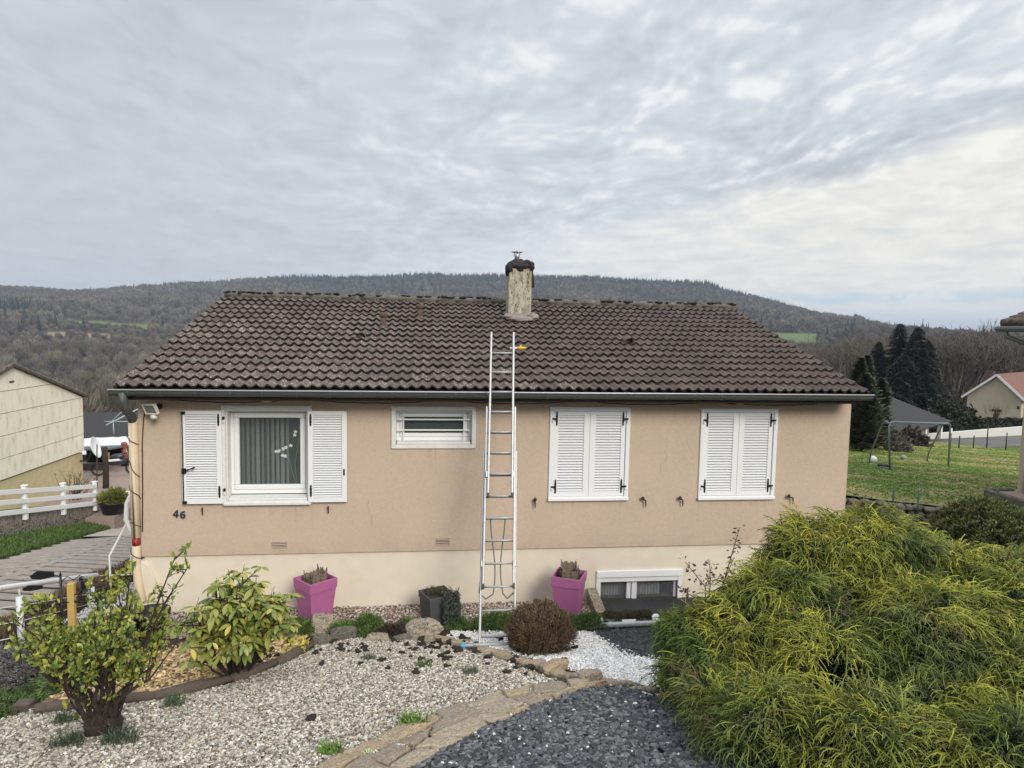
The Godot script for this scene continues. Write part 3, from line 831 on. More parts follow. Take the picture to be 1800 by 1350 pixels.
	for k in 4:
		var p := MB.new()
		p.bx(fp[k].x - 0.065, fp[k].x + 0.065, fp[k].y - 0.12, fp[k].y + 0.98, fp[k].z - 0.065, fp[k].z + 0.065, 0.01)
		p.bx(fp[k].x - 0.085, fp[k].x + 0.085, fp[k].y + 0.98, fp[k].y + 1.02, fp[k].z - 0.085, fp[k].z + 0.085, 0.015)
		build("post", p, mats.white_paint, f)
	for k in 3:
		for h in [0.17, 0.50, 0.82]:
			var p := MB.new()
			p.bar(fp[k] + V(0.075, h, 0), fp[k + 1] + V(0.075, h, 0), 0.03, 0.16, Vector3.UP, 0.008)
			build("rail", p, mats.white_paint, f)
	# short return of the fence, seen beside the shrub and behind the corner of the house
	var f2 := thing("lower_fence", "short white fence panel lower down, right of the potted yellow-green shrub", "fence")
	for k in 2:
		var p := MB.new(); var x := -12.85 + 0.75 * k
		p.bx(x - 0.06, x + 0.06, -3.5, -2.55 - 0.08 * k, -19.06, -18.94, 0.01)
		build("post", p, mats.white_paint, f2)
	for h in [-3.3, -3.0, -2.72]:
		var p := MB.new(); p.bar(V(-12.85, h, -18.93), V(-12.1, h - 0.02, -18.93), 0.03, 0.15, Vector3.UP, 0.008)
		build("rail", p, mats.white_paint, f2)
	# neighbour's house: a gable of cream panels over an ochre base
	var nh := thing("panel_house", "cream neighbouring house with stained horizontal panels on its gable", "house", V(-15.5, 0, -17))
	var gw := MB.new()
	gw.prism(PackedVector2Array([V2(-5.05, -4.6), V2(5.0, -4.6), V2(5.0, -1.6), V2(-5.05, -1.6)]), Transform3D(Basis(V(0, 0, -1), V(0, 1, 0), V(1, 0, 0)), V(-0.5, 0, 0)), 0.44, 0.0)
	gw.bx(-9.0, -0.5, -4.6, 0.8, -5.0, -4.7)
	build("wall", gw, mats.ochre_wall, nh)
	var jy := [-1.55, -0.78, 0.05, 0.87, 1.68, 2.6]
	for k in 5:
		var y0: float = jy[k] + 0.012; var y1: float = jy[k + 1] - 0.012
		var poly := PackedVector2Array()
		var half := func(y): return clampf((2.55 - y) / 1.62 * 5.05, 0.02, 5.05)
		if k == 4: y1 = 2.54
		if k == 2: poly = PackedVector2Array([V2(-5.05, y0), V2(5.05, y0), V2(5.05, y1), V2(-5.05, y1)])
		else: poly = PackedVector2Array([V2(-half.call(y0), y0), V2(half.call(y0), y0), V2(half.call(y1), y1), V2(-half.call(y1), y1)])
		var pb := MB.new(); pb.prism(poly, Transform3D(Basis(V(0, 0, -1), V(0, 1, 0), V(1, 0, 0)), V(-0.2, 0, 0)), 0.2, 0.006)
		build("wall_panel", pb, mats.panel_wall, nh)
	var bkp := MB.new(); bkp.prism(PackedVector2Array([V2(-5.0, -1.6), V2(5.0, -1.6), V2(5.0, 0.9), V2(0, 2.48), V2(-5.0, 0.9)]), Transform3D(Basis(V(0, 0, -1), V(0, 1, 0), V(1, 0, 0)), V(-0.5, 0, 0)), 0.28)
	build("wall", bkp, mats.ochre_wall, nh)
	var vt := MB.new(); vt.bx(-0.01, 0.012, 1.95, 2.03, -0.12, 0.16)
	build("gable_vent", vt, mats.terracotta, nh)
	var nr := MB.new()
	for s in [-1, 1]: nr.prism(PackedVector2Array([V2(0, 2.56), V2(0, 2.65), V2(s * 5.3, 0.95), V2(s * 5.3, 0.86)]), Transform3D(Basis(V(0, 0, -1), V(0, 1, 0), V(1, 0, 0)), V(-10.5, 0, 0)), 10.62)
	var nroof := build("roof", nr, mats.slate_roof, nh)
	nroof.material_override = mats.tiles_plain[1]
	for k in 15:
		for s in [-1, 1]:
			var t0 := k / 15.0; var tt := MB.new(true)
			var a := V(0.06, 2.64 - 1.69 * t0 , -s * 5.3 * t0); var c := V(0.06, 2.64 - 1.69 * (t0 + 0.075), -s * 5.3 * (t0 + 0.075))
			tt.tube([a + V(0, 0.03, 0), c], [0.05, 0.06], 6)
			build("verge_tile", tt, mats.ridge, nroof)
	var dish := MB.new(true)
	dish.lathe([V2(0.0, 0.0), V2(0.2, 0.02), V2(0.36, 0.065), V2(0.48, 0.13), V2(0.50, 0.13), V2(0.37, 0.045), V2(0.0, -0.02)], Transform3D(Basis(Quaternion(Vector3.UP, V(0.95, 0.28, -0.12).normalized())), V(0.42, -1.40, -4.95)), 20)
	var dob := build("satellite_dish", dish, mats.white_plastic, nh)
	var arm := MB.new(true)
	arm.tube([V(-0.05, -1.95, -4.75), V(0.25, -1.95, -4.8), V(0.32, -1.75, -4.85), V(0.38, -1.5, -4.9)], [0.035, 0.035, 0.035, 0.035], 6)
	build("bracket", arm, mats.iron, dob)
	var an := MB.new(true)
	an.tube([V(0.2, -0.9, -7.5), V(0.2, -0.2, -7.5)], [0.03, 0.03], 5)
	an.tube([V(0.0, -0.42, -7.2), V(1.3, 0.35, -8.0)], [0.035, 0.035], 4)
	an.tube([V(0.0, -0.35, -7.6), V(0.75, 0.25, -7.2)], [0.02, 0.02], 4)
	an.tube([V(-0.2, -0.28, -7.5), V(0.9, -0.3, -7.6)], [0.02, 0.02], 4)
	var ao := thing("pole_rack", "pale blue-grey pole frame standing behind the cream gable", "frame", V(-15.3, -0.2, -16.5))
	build("pole", an, mat(Color(0.38, 0.47, 0.50), 0.5), ao)
	# lower house, seen as a dark roof down the slope
	var lh := thing("lower_house", "house down the slope of which only the dark flat-tiled roof shows", "house", V(-24, 0, -37))
	var lr := MB.new()
	for k in 9:
		var t0 := k / 9.0
		lr.bar(V(-9, -3.75 + 1.68 * t0 + 0.07, 3.0 - 6.2 * t0), V(9.5, -3.75 + 1.68 * t0 + 0.07, 3.0 - 6.2 * t0), 0.85, 0.05, V(0, 0.965, 0.26), 0.01)
	build("roof", lr, mats.slate_roof, lh)
	var lw := MB.new(); lw.bx(-8.6, 9.1, -7.5, -3.85, -3.2, 2.6)
	build("wall", lw, mats.beige_wall, lh)
	# pale sheet roof and the open shed below it
	var ws := thing("sheet_shelter", "low shelter with a crumpled white sheet roof in the yard", "shelter", V(-18, 0, -29))
	var sh := MB.new(true)
	var sn := FastNoiseLite.new(); sn.seed = 9; sn.frequency = 1.1
	for i in 22:
		for j in 10:
			var q := []
			for d in [[0, 0], [1, 0], [1, 1], [0, 1]]:
				var x: float = -2.6 + (i + d[0]) * 0.27; var zz: float = 1.6 - (j + d[1]) * 0.34
				q.append(V(x, -2.72 + 0.22 * (1.6 - zz) * 0.5 + 0.10 * sn.get_noise_2d(x, zz) + 0.03 * x, zz))
			sh.quad(q[0], q[1], q[2], q[3])
	build("sheet", sh, mat(Color(0.66, 0.66, 0.67), 0.5), ws)
	var po := MB.new()
	for x in [-2.4, 0.2, 3.0]:
		po = MB.new(); po.bx(x - 0.04, x + 0.04, -3.3, -2.75, 1.4, 1.48)
		build("post", po, mats.pale_wood, ws)
	var sd := thing("lean_to", "open lean-to with a flat dark roof beside the cream gable", "shed", V(-16.75, 0, -26))
	var so := MB.new(); so.box(Transform3D(Basis.from_euler(V(-0.10, 0, 0.035)), V(0, -2.12, 0)), V(2.3, 0.08, 2.4), 0.01)
	build("roof", so, mat(Color(0.10, 0.115, 0.125), 0.6), sd)
	for x in [-0.7, 0.95]:
		var p := MB.new(); p.bx(x - 0.04, x + 0.04, -3.3, -2.15, 1.0, 1.08)
		build("post", p, mats.pale_wood, sd)
	var bd := MB.new(); bd.bx(-1.0, 0.9, -3.2, -2.75, 0.9, 0.95, 0.01)
	build("board", bd, mat(Color(0.05, 0.04, 0.038), 0.9), sd)
	var bw := MB.new(); bw.bx(-1.1, 1.3, -3.2, -2.25, -1.2, -1.1)
	build("back_wall", bw, mats.dark, sd)
	# motorcycle under cover of the lean-to
	var mo := thing("motorcycle", "dark motorcycle with a white side panel parked by the lean-to", "motorcycle", V(-15.05, -3.08, -24.0), 0.25)
	for x in [-0.72, 0.72]:
		var wh := MB.new(true)
		var ring := []; var rad := []
		for k in 17: ring.append(V(x + 0.28 * cos(TAU * k / 16.0), 0.32 + 0.28 * sin(TAU * k / 16.0), 0)); rad.append(0.05)
		wh.tube(ring, rad, 6, false)
		build("wheel", wh, mats.iron, mo)
	var bo2 := MB.new(true); bo2.blob(Transform3D(Basis(), V(0, 0.66, 0)), V(0.5, 0.19, 0.14), 0.15, 8, 12, 3)
	bo2.blob(Transform3D(Basis.from_euler(V(0, 0, 0.1)), V(0.1, 0.9, 0)), V(0.34, 0.14, 0.15), 0.1, 8, 12, 5)
	build("body", bo2, mat(Color(0.03, 0.033, 0.045), 0.3), mo)
	var pn := MB.new(); pn.box(Transform3D(Basis.from_euler(V(0, 0, 0.05)), V(-0.15, 0.74, 0.15)), V(0.7, 0.10, 0.03), 0.01)
	build("side_panel", pn, mats.white_plastic, mo)
	var hb := MB.new(true); hb.tube([V(0.75, 0.35, 0), V(0.5, 1.05, 0), V(0.42, 1.22, 0.25)], [0.03, 0.03, 0.02], 5); hb.tube([V(0.5, 1.05, 0), V(0.42, 1.22, -0.25)], [0.03, 0.02], 5)
	build("handlebar", hb, mats.steel, mo)
	var rd := thing("garden_tractor", "orange-red machine half hidden behind the corner of the house", "tractor", V(-15.4, -3.08, -26.6), 0.5)
	var rb := MB.new(); rb.bx(-0.7, 0.8, 0.5, 0.95, -0.35, 0.35, 0.08); rb.bx(-0.75, -0.3, 0.95, 1.9, -0.3, 0.3, 0.1); rb.bx(-0.9, 0.2, 0.35, 0.6, -0.5, 0.5, 0.06)
	build("body", rb, mat(Color(0.26, 0.05, 0.03), 0.6), rd)
	rd.scale = Vector3.ONE * 0.62
	for x in [-0.55, 0.55]:
		for s in [-1, 1]:
			var wh := MB.new(true); wh.tube([V(x, 0.32, s * 0.5), V(x, 0.32, s * 0.72)], [0.34, 0.34], 14)
			build("wheel", wh, mats.iron, rd)
	var sp := MB.new(true)
	sp.tube([V(0, -0.4, 0), V(0.04, 0.9, 0), V(0.0, 1.75, 0.03)], [0.14, 0.12, 0.13], 8)
	var spo := build("timber_post", sp, mats.bark)
	spo.position = V(-14.3, -3.0, -21.3)
	tag(spo, "thick dark timber post standing in the paved yard", "post")
	var sp2 := MB.new(true); sp2.tube([V(0, -0.3, 0), V(0.06, 1.9, 0)], [0.03, 0.025], 5)
	var spo2 := build("stake", sp2, mats.twig)
	spo2.position = V(-14.62, -3.0, -21.2)
	tag(spo2, "thin dark stake left of the thick timber post in the yard", "stake")
	# yellow-green shrub in a black tub
	var tb := thing("black_tub", "wide black tub at the lower end of the white fence", "plant pot", V(-12.12, -3.08, -17.1))
	var tm := MB.new(true); tm.lathe([V2(0.36, 0), V2(0.50, 0.42), V2(0.53, 0.42), V2(0.53, 0.47), V2(0.47, 0.47), V2(0.44, 0.40), V2(0.0, 0.40)], Transform3D(), 18)
	build("tub", tm, mats.iron, tb)
	var sb := thing("tub_shrub", "yellow-green feathery shrub filling the black tub", "shrub", V(-12.12, -2.60, -17.1))
	xf = []; cl = []
	for k in 420:
		var d := V(rng.randfn(), absf(rng.randfn()) * 0.8, rng.randfn()).normalized()
		xf.append(Transform3D(Basis(Quaternion(Vector3.UP, (d + jv(0.3)).normalized())).scaled(Vector3.ONE * rng.randf_range(0.8, 1.4)), d * V(0.50, 0.46, 0.48) * rng.randf_range(0.4, 0.95)))
		cl.append(Color(0.22, 0.22, 0.035).lerp(Color(0.10, 0.14, 0.03), rng.randf()))
	multi("foliage", tuft_mesh(13, 12, 0.17, 0.6, 0.012), mats.frond, xf, cl, sb)
	# bare twiggy shrub in front of the ochre base
	var bs := thing("budding_shrub", "bare budding shrub in front of the ochre wall behind the fence", "shrub", V(-13.9, -2.75, -18.0))
	var tw := MB.new(true); xf = []; cl = []
	for k in 26:
		var dd := V(jit(0.75), 1.0, jit(0.6)) * rng.randf_range(0.75, 1.25)
		var base := V(jit(0.2), 0, jit(0.2))
		tw.tube([base, base + dd * 0.5 + jv(0.06), base + dd], [0.016, 0.011, 0.005], 3, false)
		for q in 7:
			xf.append(Transform3D(Basis.from_euler(jv(3)).scaled(Vector3.ONE * rng.randf_range(0.6, 1.3)), base + dd * rng.randf_range(0.35, 1.0) + jv(0.05)))
			cl.append(Color(0.10, 0.10, 0.05).lerp(Color(0.18, 0.16, 0.08), rng.randf()))
	build("stem", tw, mats.twig, bs)
	multi("bud", leaf_mesh(0.07, 0.05, 0.4), mats.frond, xf, cl, bs)
	# railing at the edge of the garden
	var ra := thing("garden_railing", "white tube railing with thin wires along the garden edge", "railing")
	var hr := MB.new(true)
	hr.tube([V(-5.3, 1.25, 2.15), V(-5.3, 0.97, 1.2), V(-5.3, 0.24, -1.2), V(-5.3, 0.21, -1.28)], [0.036, 0.036, 0.036, 0.01], 10)
	build("handrail", hr, mats.white_paint, ra)
	for q in [[0.80, -0.10, 0.70], [-1.04, -0.42, 0.10], [2.12, 0.2, 1.12]]:
		var p := MB.new(true); p.tube([V(-5.3, q[1], q[0]), V(-5.3, q[2], q[0])], [0.042, 0.042], 12)
		p.tube([V(-5.3, q[2], q[0]), V(-5.3, q[2] + 0.14, q[0])], [0.014, 0.014], 6)
		build("post", p, mats.rail_paint, ra)
	for k in 4:
		var o := 0.205 * k
		var p := MB.new(true)
		p.tube([V(-5.3, 1.03 - o, 2.12), V(-5.3, 0.575 - o, 0.80), V(-5.3, 0.0 - o * 0.8, -1.04)], [0.007, 0.007, 0.007], 5)
		build("wire", p, mats.white_paint, ra)
	# curved stair rail round the corner of the house
	var cu := thing("stair_rail", "curved white stair rail at the left corner of the house", "handrail")
	var cp := MB.new(true)
	cp.tube([V(-4.42, 1.78, -1.0), V(-4.62, 1.66, -1.0), V(-4.72, 1.45, -1.0), V(-4.74, 1.2, -1.0), V(-4.66, 0.98, -1.0), V(-4.50, 0.82, -1.0)], [0.038, 0.038, 0.038, 0.036, 0.03, 0.024], 8)
	build("curved_end", cp, mats.white_paint, cu)
	var c2 := MB.new(true)
	c2.tube([V(-4.5, 1.36, -1.0), V(-4.74, 1.12, -1.0), V(-5.0, 0.62, -1.0), V(-5.0, -0.05, -1.0)], [0.017, 0.017, 0.017, 0.017], 6)
	c2.tube([V(-5.0, 0.30, -1.0), V(-4.68, 0.31, -1.0), V(-4.68, 0.62, -1.0), V(-4.5, 0.63, -1.0)], [0.013, 0.013, 0.013, 0.013], 6)
	build("rail", c2, mats.white_paint, cu)

# a tuft of thin blades that fan out from the origin, unit about `h` tall
func tuft_mesh(sd: int, count: int, h: float, spread: float, w: float) -> ArrayMesh:
	var r := RandomNumberGenerator.new(); r.seed = sd
	var b := MB.new()
	for k in count:
		var a := r.randf() * TAU
		var out := V(cos(a), 0, sin(a)) * spread * r.randf_range(0.1, 1.0)
		var side := V(-sin(a), 0, cos(a)) * w
		var hh := h * r.randf_range(0.55, 1.1)
		var p0 := out * 0.04
		var p1 := out * hh * 0.45 + V(0, hh * 0.6, 0)
		var p2 := out * hh * 1.0 + V(0, hh * r.randf_range(0.75, 1.0), 0)
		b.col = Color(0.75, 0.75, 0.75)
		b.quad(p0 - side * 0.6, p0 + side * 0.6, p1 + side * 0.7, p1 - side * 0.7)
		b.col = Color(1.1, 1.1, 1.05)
		b.tri(p1 - side * 0.7, p1 + side * 0.7, p2)
	return b.done()

# one leaf lying along +y: folded along its rib, tip drooping
func leaf_mesh(ln: float, wd: float, fold := 0.3) -> ArrayMesh:
	var b := MB.new(true)
	var prof := [[0.0, 0.06], [0.3, 0.8], [0.6, 1.0], [0.85, 0.55], [1.0, 0.0]]
	for i in 4:
		for s in [-1, 1]:
			var a: Array = prof[i]; var c: Array = prof[i + 1]
			var pa := V(0, a[0] * ln, -a[0] * a[0] * ln * 0.25); var pc := V(0, c[0] * ln, -c[0] * c[0] * ln * 0.25)
			var qa := pa + V(s * a[1] * wd * 0.5, 0, a[1] * wd * fold * 0.5); var qc := pc + V(s * c[1] * wd * 0.5, 0, c[1] * wd * fold * 0.5)
			b.col = Color(1, 1, 1) * (0.9 + 0.12 * i / 3.0)
			if s > 0: b.quad(pa, qa, qc, pc)
			else: b.quad(pa, pc, qc, qa)
	return b.done()

# ---------------------------------------------------------------- right of the house
func bare_tree(sd: int, hgt: float) -> Node3D:      # trunk, and a crown of forking branches
	var r := RandomNumberGenerator.new(); r.seed = sd
	var o := Node3D.new()
	var tr := MB.new(true)
	var cr := MB.new(true)
	var todo := [[V(0, -0.5, 0), V(r.randf_range(-0.08, 0.08), 1, r.randf_range(-0.08, 0.08)).normalized(), hgt * 0.30, hgt * 0.016, 0]]
	while todo.size() > 0:
		var t: Array = todo.pop_back()
		var d: Vector3 = t[1]; var L: float = t[2]; var rad: float = t[3]; var lv: int = t[4]
		var m: Vector3 = t[0] + d * L * 0.5 + V(r.randf_range(-1, 1), r.randf_range(-1, 1), r.randf_range(-1, 1)) * L * 0.06
		var e: Vector3 = t[0] + d * L
		if lv < 2: tr.tube([t[0], m, e], [rad, rad * 0.85, rad * 0.7], 5, false)
		elif lv < 4: cr.tube([t[0], m, e], [rad, rad * 0.8, rad * 0.55], 3, false)
		else:
			var sd2 := d.cross(V(r.randfn(), r.randfn(), r.randfn())).normalized() * maxf(rad, 0.012)
			cr.tri(t[0] - sd2, t[0] + sd2, e)
		if lv >= 6: continue
		var n := 2 + (1 if r.randf() < 0.75 else 0) + (1 if lv == 0 else 0)
		if lv == 4: n = 3
		for k in n:
			var w := V(r.randfn(), r.randf_range(-0.1, 0.5), r.randfn()).normalized()
			var nd := (d * (0.75 if k > 0 else 1.2) + w * r.randf_range(0.5, 0.95) + V(0, 0.22, 0)).normalized()
			todo.append([t[0] + d * L * (1.0 if k == 0 else r.randf_range(0.55, 1.0)), nd, L * r.randf_range(0.58, 0.80), rad * 0.62, lv + 1])
	build("trunk", tr, mats.far_twig, o)
	build("crown", cr, mats.far_twig, o)
	return o

func spruce(sd: int, hgt: float, wid: float, droop: float, count: int, tone: Color) -> Node3D:
	var r := RandomNumberGenerator.new(); r.seed = sd
	var o := Node3D.new()
	var tr := MB.new(true); tr.tube([V(0, -1, 0), V(0, hgt * 0.96, 0)], [hgt * 0.022, 0.02], 6)
	build("trunk", tr, mats.bark, o)
	var cr := MB.new()
	for k in count:
		var h := pow(r.randf(), 0.75)
		var a := r.randf() * TAU
		var rad := wid * (pow(1.0 - h, 0.62) + 0.05) * r.randf_range(0.6, 1.12) * (0.8 + 0.25 * sin(a * 3.0 + sd))
		var d := V(cos(a), 0, sin(a)); var s := V(-sin(a), 0, cos(a))
		var p0 := V(0, hgt * (0.04 + 0.95 * h), 0) + d * rad * 0.15
		var p1 := p0 + d * rad * 0.6 + V(0, -droop * rad * 0.25, 0)
		var p2 := p0 + d * rad + V(0, -droop * rad * r.randf_range(0.3, 0.7) + 0.06 * rad, 0)
		var w := rad * 0.09 + 0.05
		cr.col = tone * r.randf_range(0.6, 1.5)
		cr.tri(p0, p1 - s * w, p1 + s * w)
		for q in 5:
			var f := 0.35 + 0.65 * q / 4.0
			var c := p0.lerp(p2, f)
			var sgn := 1.0 if q % 2 else -1.0
			var tip := c + d * rad * 0.18 + s * sgn * w * r.randf_range(1.0, 2.4) + V(0, -r.randf_range(0.02, 0.16) * (0.5 + droop), 0)
			cr.col = tone * r.randf_range(0.55, 1.6)
			cr.tri(c - d * w * 0.6, c + d * w * 0.6, tip)
		cr.tri(p1 - s * w, p2, p1 + s * w)
	build("crown", cr, mats.frond, o)
	return o

func leafy(called: String, parent: Node, r3: Vector3, count: int, mesh: Mesh, c0: Color, c1: Color, low := 0.0, sd := 1, lump := 0.25):
	var nz := FastNoiseLite.new(); nz.seed = sd; nz.frequency = 1.6
	var xf := []; var cl := []
	for k in count:
		var d := V(rng.randfn(), rng.randfn() + 0.15, rng.randfn()).normalized()
		if d.y < low: d.y = absf(d.y)
		var f := (1.0 + lump * nz.get_noise_3dv(d * 1.4)) * pow(rng.randf_range(0.25, 1.0), 0.4)
		xf.append(Transform3D(Basis(Quaternion(Vector3.UP, (d + V(0, 0.25, 0) + jv(0.55)).normalized())).scaled(Vector3.ONE * rng.randf_range(0.7, 1.35)), d * r3 * f))
		cl.append(c0.lerp(c1, rng.randf()) * rng.randf_range(0.7, 1.3))
	multi(called, mesh, mats.frond, xf, cl, parent)

func make_right_side():
	rng.seed = 77
	var D := V(0.66, 0, -0.75); var L := V(0.75, 0, 0.66)
	var org := V(10.3, 0, -4.0)
	var wa := V(6.9, 0, -5.4); var wb := V(15.8, 0, -0.6)
	var dirw := (wb - wa).normalized(); var nrm := V(-dirw.z, 0, dirw.x)
	if nrm.z < 0: nrm = -nrm
	# the field
	var b := MB.new(true)
	var nz := FastNoiseLite.new(); nz.seed = 21; nz.frequency = 0.35
	var P := func(i, j):
		var p: Vector3 = wa - nrm * 0.12 + D * (j * 0.5) + dirw * (-18.0 + i * 0.75)
		return V(p.x, lawn(p.x, p.z) + 0.05 * nz.get_noise_2d(p.x, p.z), p.z)
	for i in 70:
		for j in 76: b.quad(P.call(i, j), P.call(i + 1, j), P.call(i + 1, j + 1), P.call(i, j + 1))
	var fl := build("field", b, mats.lawn)
	struct(fl); tag(fl, "grassy field with dry brown patches sloping away right of the house", "field")
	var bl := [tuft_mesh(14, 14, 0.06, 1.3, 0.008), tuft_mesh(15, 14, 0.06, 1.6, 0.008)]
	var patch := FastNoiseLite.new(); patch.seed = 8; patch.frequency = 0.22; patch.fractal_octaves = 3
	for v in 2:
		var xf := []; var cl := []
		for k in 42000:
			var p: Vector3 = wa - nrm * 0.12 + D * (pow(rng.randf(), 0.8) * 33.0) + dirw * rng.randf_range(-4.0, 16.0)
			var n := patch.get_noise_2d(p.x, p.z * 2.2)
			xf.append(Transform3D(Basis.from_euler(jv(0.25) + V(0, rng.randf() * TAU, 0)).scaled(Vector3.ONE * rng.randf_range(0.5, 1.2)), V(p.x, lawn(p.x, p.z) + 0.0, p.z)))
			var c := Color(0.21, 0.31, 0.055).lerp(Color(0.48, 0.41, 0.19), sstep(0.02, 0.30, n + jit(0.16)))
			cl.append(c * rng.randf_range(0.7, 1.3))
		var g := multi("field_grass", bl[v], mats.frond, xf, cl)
		tag(g, "short grass growing over the sloping field", "grass", "field grass")
	# dry stone wall
	var w := thing("dry_stone_wall", "low dry stone wall along the near edge of the field", "wall", Vector3.ZERO)
	var core := MB.new()
	core.bar(wa + V(0, 0.28, -0.05), wb + V(0, 0.28, -0.05), 0.28, 0.58)
	build("core", core, mats.soil, w)
	for row in 5:
		var s := 0.0
		while s < wa.distance_to(wb) - 0.2:
			var ln := rng.randf_range(0.12, 0.34); var hh := 0.125 + jit(0.025)
			var c := wa + dirw * (s + ln * 0.5) + V(0, 0.05 + row * 0.125 + jit(0.012), 0) + nrm * (0.10 + jit(0.03))
			var sb := MB.new(true)
			sb.blob(Transform3D(Basis(dirw, Vector3.UP, -nrm).rotated(Vector3.UP, jit(0.1)), c), V(ln * 0.58, hh * 0.62, 0.12), 0.7, 5, 8, rng.randi() % 999, 1.2)
			build("stone", sb, mats.grey_rock if rng.randf() < 0.93 else mats.rock, w)
			s += ln
	# posts in front of the wall
	var pz := [[V(11.05, 0, -2.7), 0.62, 0.045, "short pale wooden stake in front of the dry stone wall", "stake"], [V(11.75, 0, -2.45), 0.88, 0.025, "green metal fence post in front of the dry stone wall", "fence post"], [V(10.05, 0, -3.3), 0.80, 0.022, "thin green post at the wall nearest the house corner", "fence post"], [V(10.5, 0, -3.1), 0.72, 0.018, "thin grey post left of the pale wooden stake", "fence post"]]
	for q in pz:
		var pb := MB.new(true); pb.tube([V(0, -0.1, 0), V(jit(0.02), q[1], 0)], [q[2], q[2] * 0.9], 7)
		var o := build("fence_post" if q[4] == "fence post" else "wooden_stake", pb, mats.pale_wood if q[4] == "stake" else mats.green_post)
		o.position = q[0] + V(0, gy(q[0].x, q[0].z) + 0.2, 0)
		tag(o, q[3], q[4])
	# goal
	var g2 := thing("football_goal", "grey tube football goal without a net on the field", "goal")
	var fL := V(15.1, 0, -10.4); var fR := V(19.14, 0, -12.5); var bL := V(15.6, 0, -12.0); var bR := V(19.76, 0, -14.36)
	for q in [fL, fR, bL, bR]: pass
	fL.y = lawn(fL.x, fL.z); fR.y = lawn(fR.x, fR.z); bL.y = lawn(bL.x, bL.z); bR.y = lawn(bR.x, bR.z)
	var tL := V(15.1, 1.47, -10.4); var tR := V(19.1, 1.12, -12.5)
	var along := (tR - tL).normalized()
	var fr := MB.new(true)
	fr.tube([fL + V(0.12, 0, 0), tL - V(0, 0.15, 0), tL + along * 0.05 - V(0, 0.04, 0), tL + along * 0.18, tR - along * 0.18, tR - along * 0.05 - V(0, 0.04, 0), tR - V(0, 0.15, 0), fR], [0.032, 0.032, 0.032, 0.032, 0.032, 0.032, 0.032, 0.032], 8)
	build("front_frame", fr, mats.galv, g2)
	for q in [[tL, bL, fL], [tR, bR, fR]]:
		var dv: Vector3 = (q[1] - q[2]); dv.y = 0
		var sb := MB.new(true)
		sb.tube([q[0] - V(0, 0.05, 0), q[0] + dv * 0.18 - V(0, 0.02, 0), q[0] + dv * 0.34 - V(0, 0.12, 0), q[1] - dv * 0.08 + V(0, 0.45, 0), q[1]], [0.028, 0.028, 0.028, 0.028, 0.028], 7)
		build("side_stay", sb, mats.galv, g2)
	var gb := MB.new(true); gb.tube([fL + V(0.1, 0.03, 0), bL + V(0, 0.03, 0)], [0.028, 0.028], 7)
	build("base_bar", gb, mats.galv, g2)
	for q in [[V(16.0, 0, -12.35), 0.14, Color(0.72, 0.72, 0.70), "white ball lying by the back corner of the goal", "ball"], [V(18.81, 0, -14.48), 0.11, Color(0.20, 0.24, 0.25), "grey ball lying on the grass inside the goal", "ball"]]:
		var sb := MB.new(true); sb.blob(Transform3D(), Vector3.ONE * q[1], 0.0, 10, 14)
		var o := build("ball", sb, mat(q[2], 0.5))
		o.position = V(q[0].x, lawn(q[0].x, q[0].z) + q[1], q[0].z)
		tag(o, q[3], q[4])
	var wt := MB.new(); wt.bx(-0.16, 0.16, 0, 0.13, -0.12, 0.12, 0.03)
	var wo := build("ballast_block", wt, mats.iron); wo.position = V(15.42, lawn(15.42, -11.0), -11.0)
	tag(wo, "small dark block holding down the base of the goal", "block")
	# wire fence at the far edge of the field
	var wf := [[28.6, -23.6, 0.9], [30.0, -24.6, 0.75], [31.8, -25.6, 0.8], [33.4, -26.4, 1.5], [34.5, -26.2, 1.1], [36.5, -27.0, 1.1]]
	for k in 6:
		var pb := MB.new(true); pb.tube([V(0, -0.2, 0), V(0, wf[k][2], 0)], [0.035, 0.03], 6)
		var o := build("field_post", pb, mats.iron)
		o.position = V(wf[k][0], lawn(wf[k][0], wf[k][1]), wf[k][1])
		tag(o, ["dark fence post at the far field edge, leftmost, by the white sign", "dark fence post at the far field edge, second from the left", "dark fence post at the far field edge, third from the left", "tall dark fence post at the far edge of the field", "dark fence post at the far field edge, right of the tall one", "dark fence post at the far field edge beside the neighbouring wall"][k], "fence post", "posts at the far edge of the field")
	for k in 5:
		var wv := MB.new(true)
		for h in [0.3, 0.62]: wv.tube([V(wf[k][0], lawn(wf[k][0], wf[k][1]) + h, wf[k][1]), V(wf[k + 1][0], lawn(wf[k + 1][0], wf[k + 1][1]) + h, wf[k + 1][1])], [0.006, 0.006], 3, false)
		var o := build("fence_wire", wv, mats.iron)
		tag(o, ["pair of thin wires at the far field edge, leftmost span by the white sign", "pair of thin wires at the far field edge, second span from the left", "pair of thin wires running left from the tall dark field post", "pair of thin wires running right from the tall dark field post", "pair of thin wires at the far field edge, span nearest the neighbouring wall"][k], "wire", "wires at the far edge of the field")
	var sg := thing("road_sign", "small blank white sign on a pole beside the road", "sign", V(32.4, -2.5, -28.1))
	var sp := MB.new(true); sp.tube([V(0, -0.5, 0), V(0, 0.8, 0)], [0.03, 0.03], 6)
	build("pole", sp, mats.galv, sg)
	var sv := MB.new(); sv.box(at(0, 0.95, 0.03, 0.6), V(0.42, 0.34, 0.02), 0.005)
	build("panel", sv, mats.white_paint, sg)
	# road and the white wall behind it
	var rd := MB.new(true)
	rd.quad(V(27.5, -3.9, -32.5), V(46.0, -1.5, -25.2), V(52.5, -1.8, -31.0), V(32.0, -4.0, -38.0))
	rd.quad(V(46.0, -1.5, -25.2), V(64, 0.8, -18), V(70, 0.5, -24), V(52.5, -1.8, -31.0))
	var ro := build("road", rd, mats.asphalt)
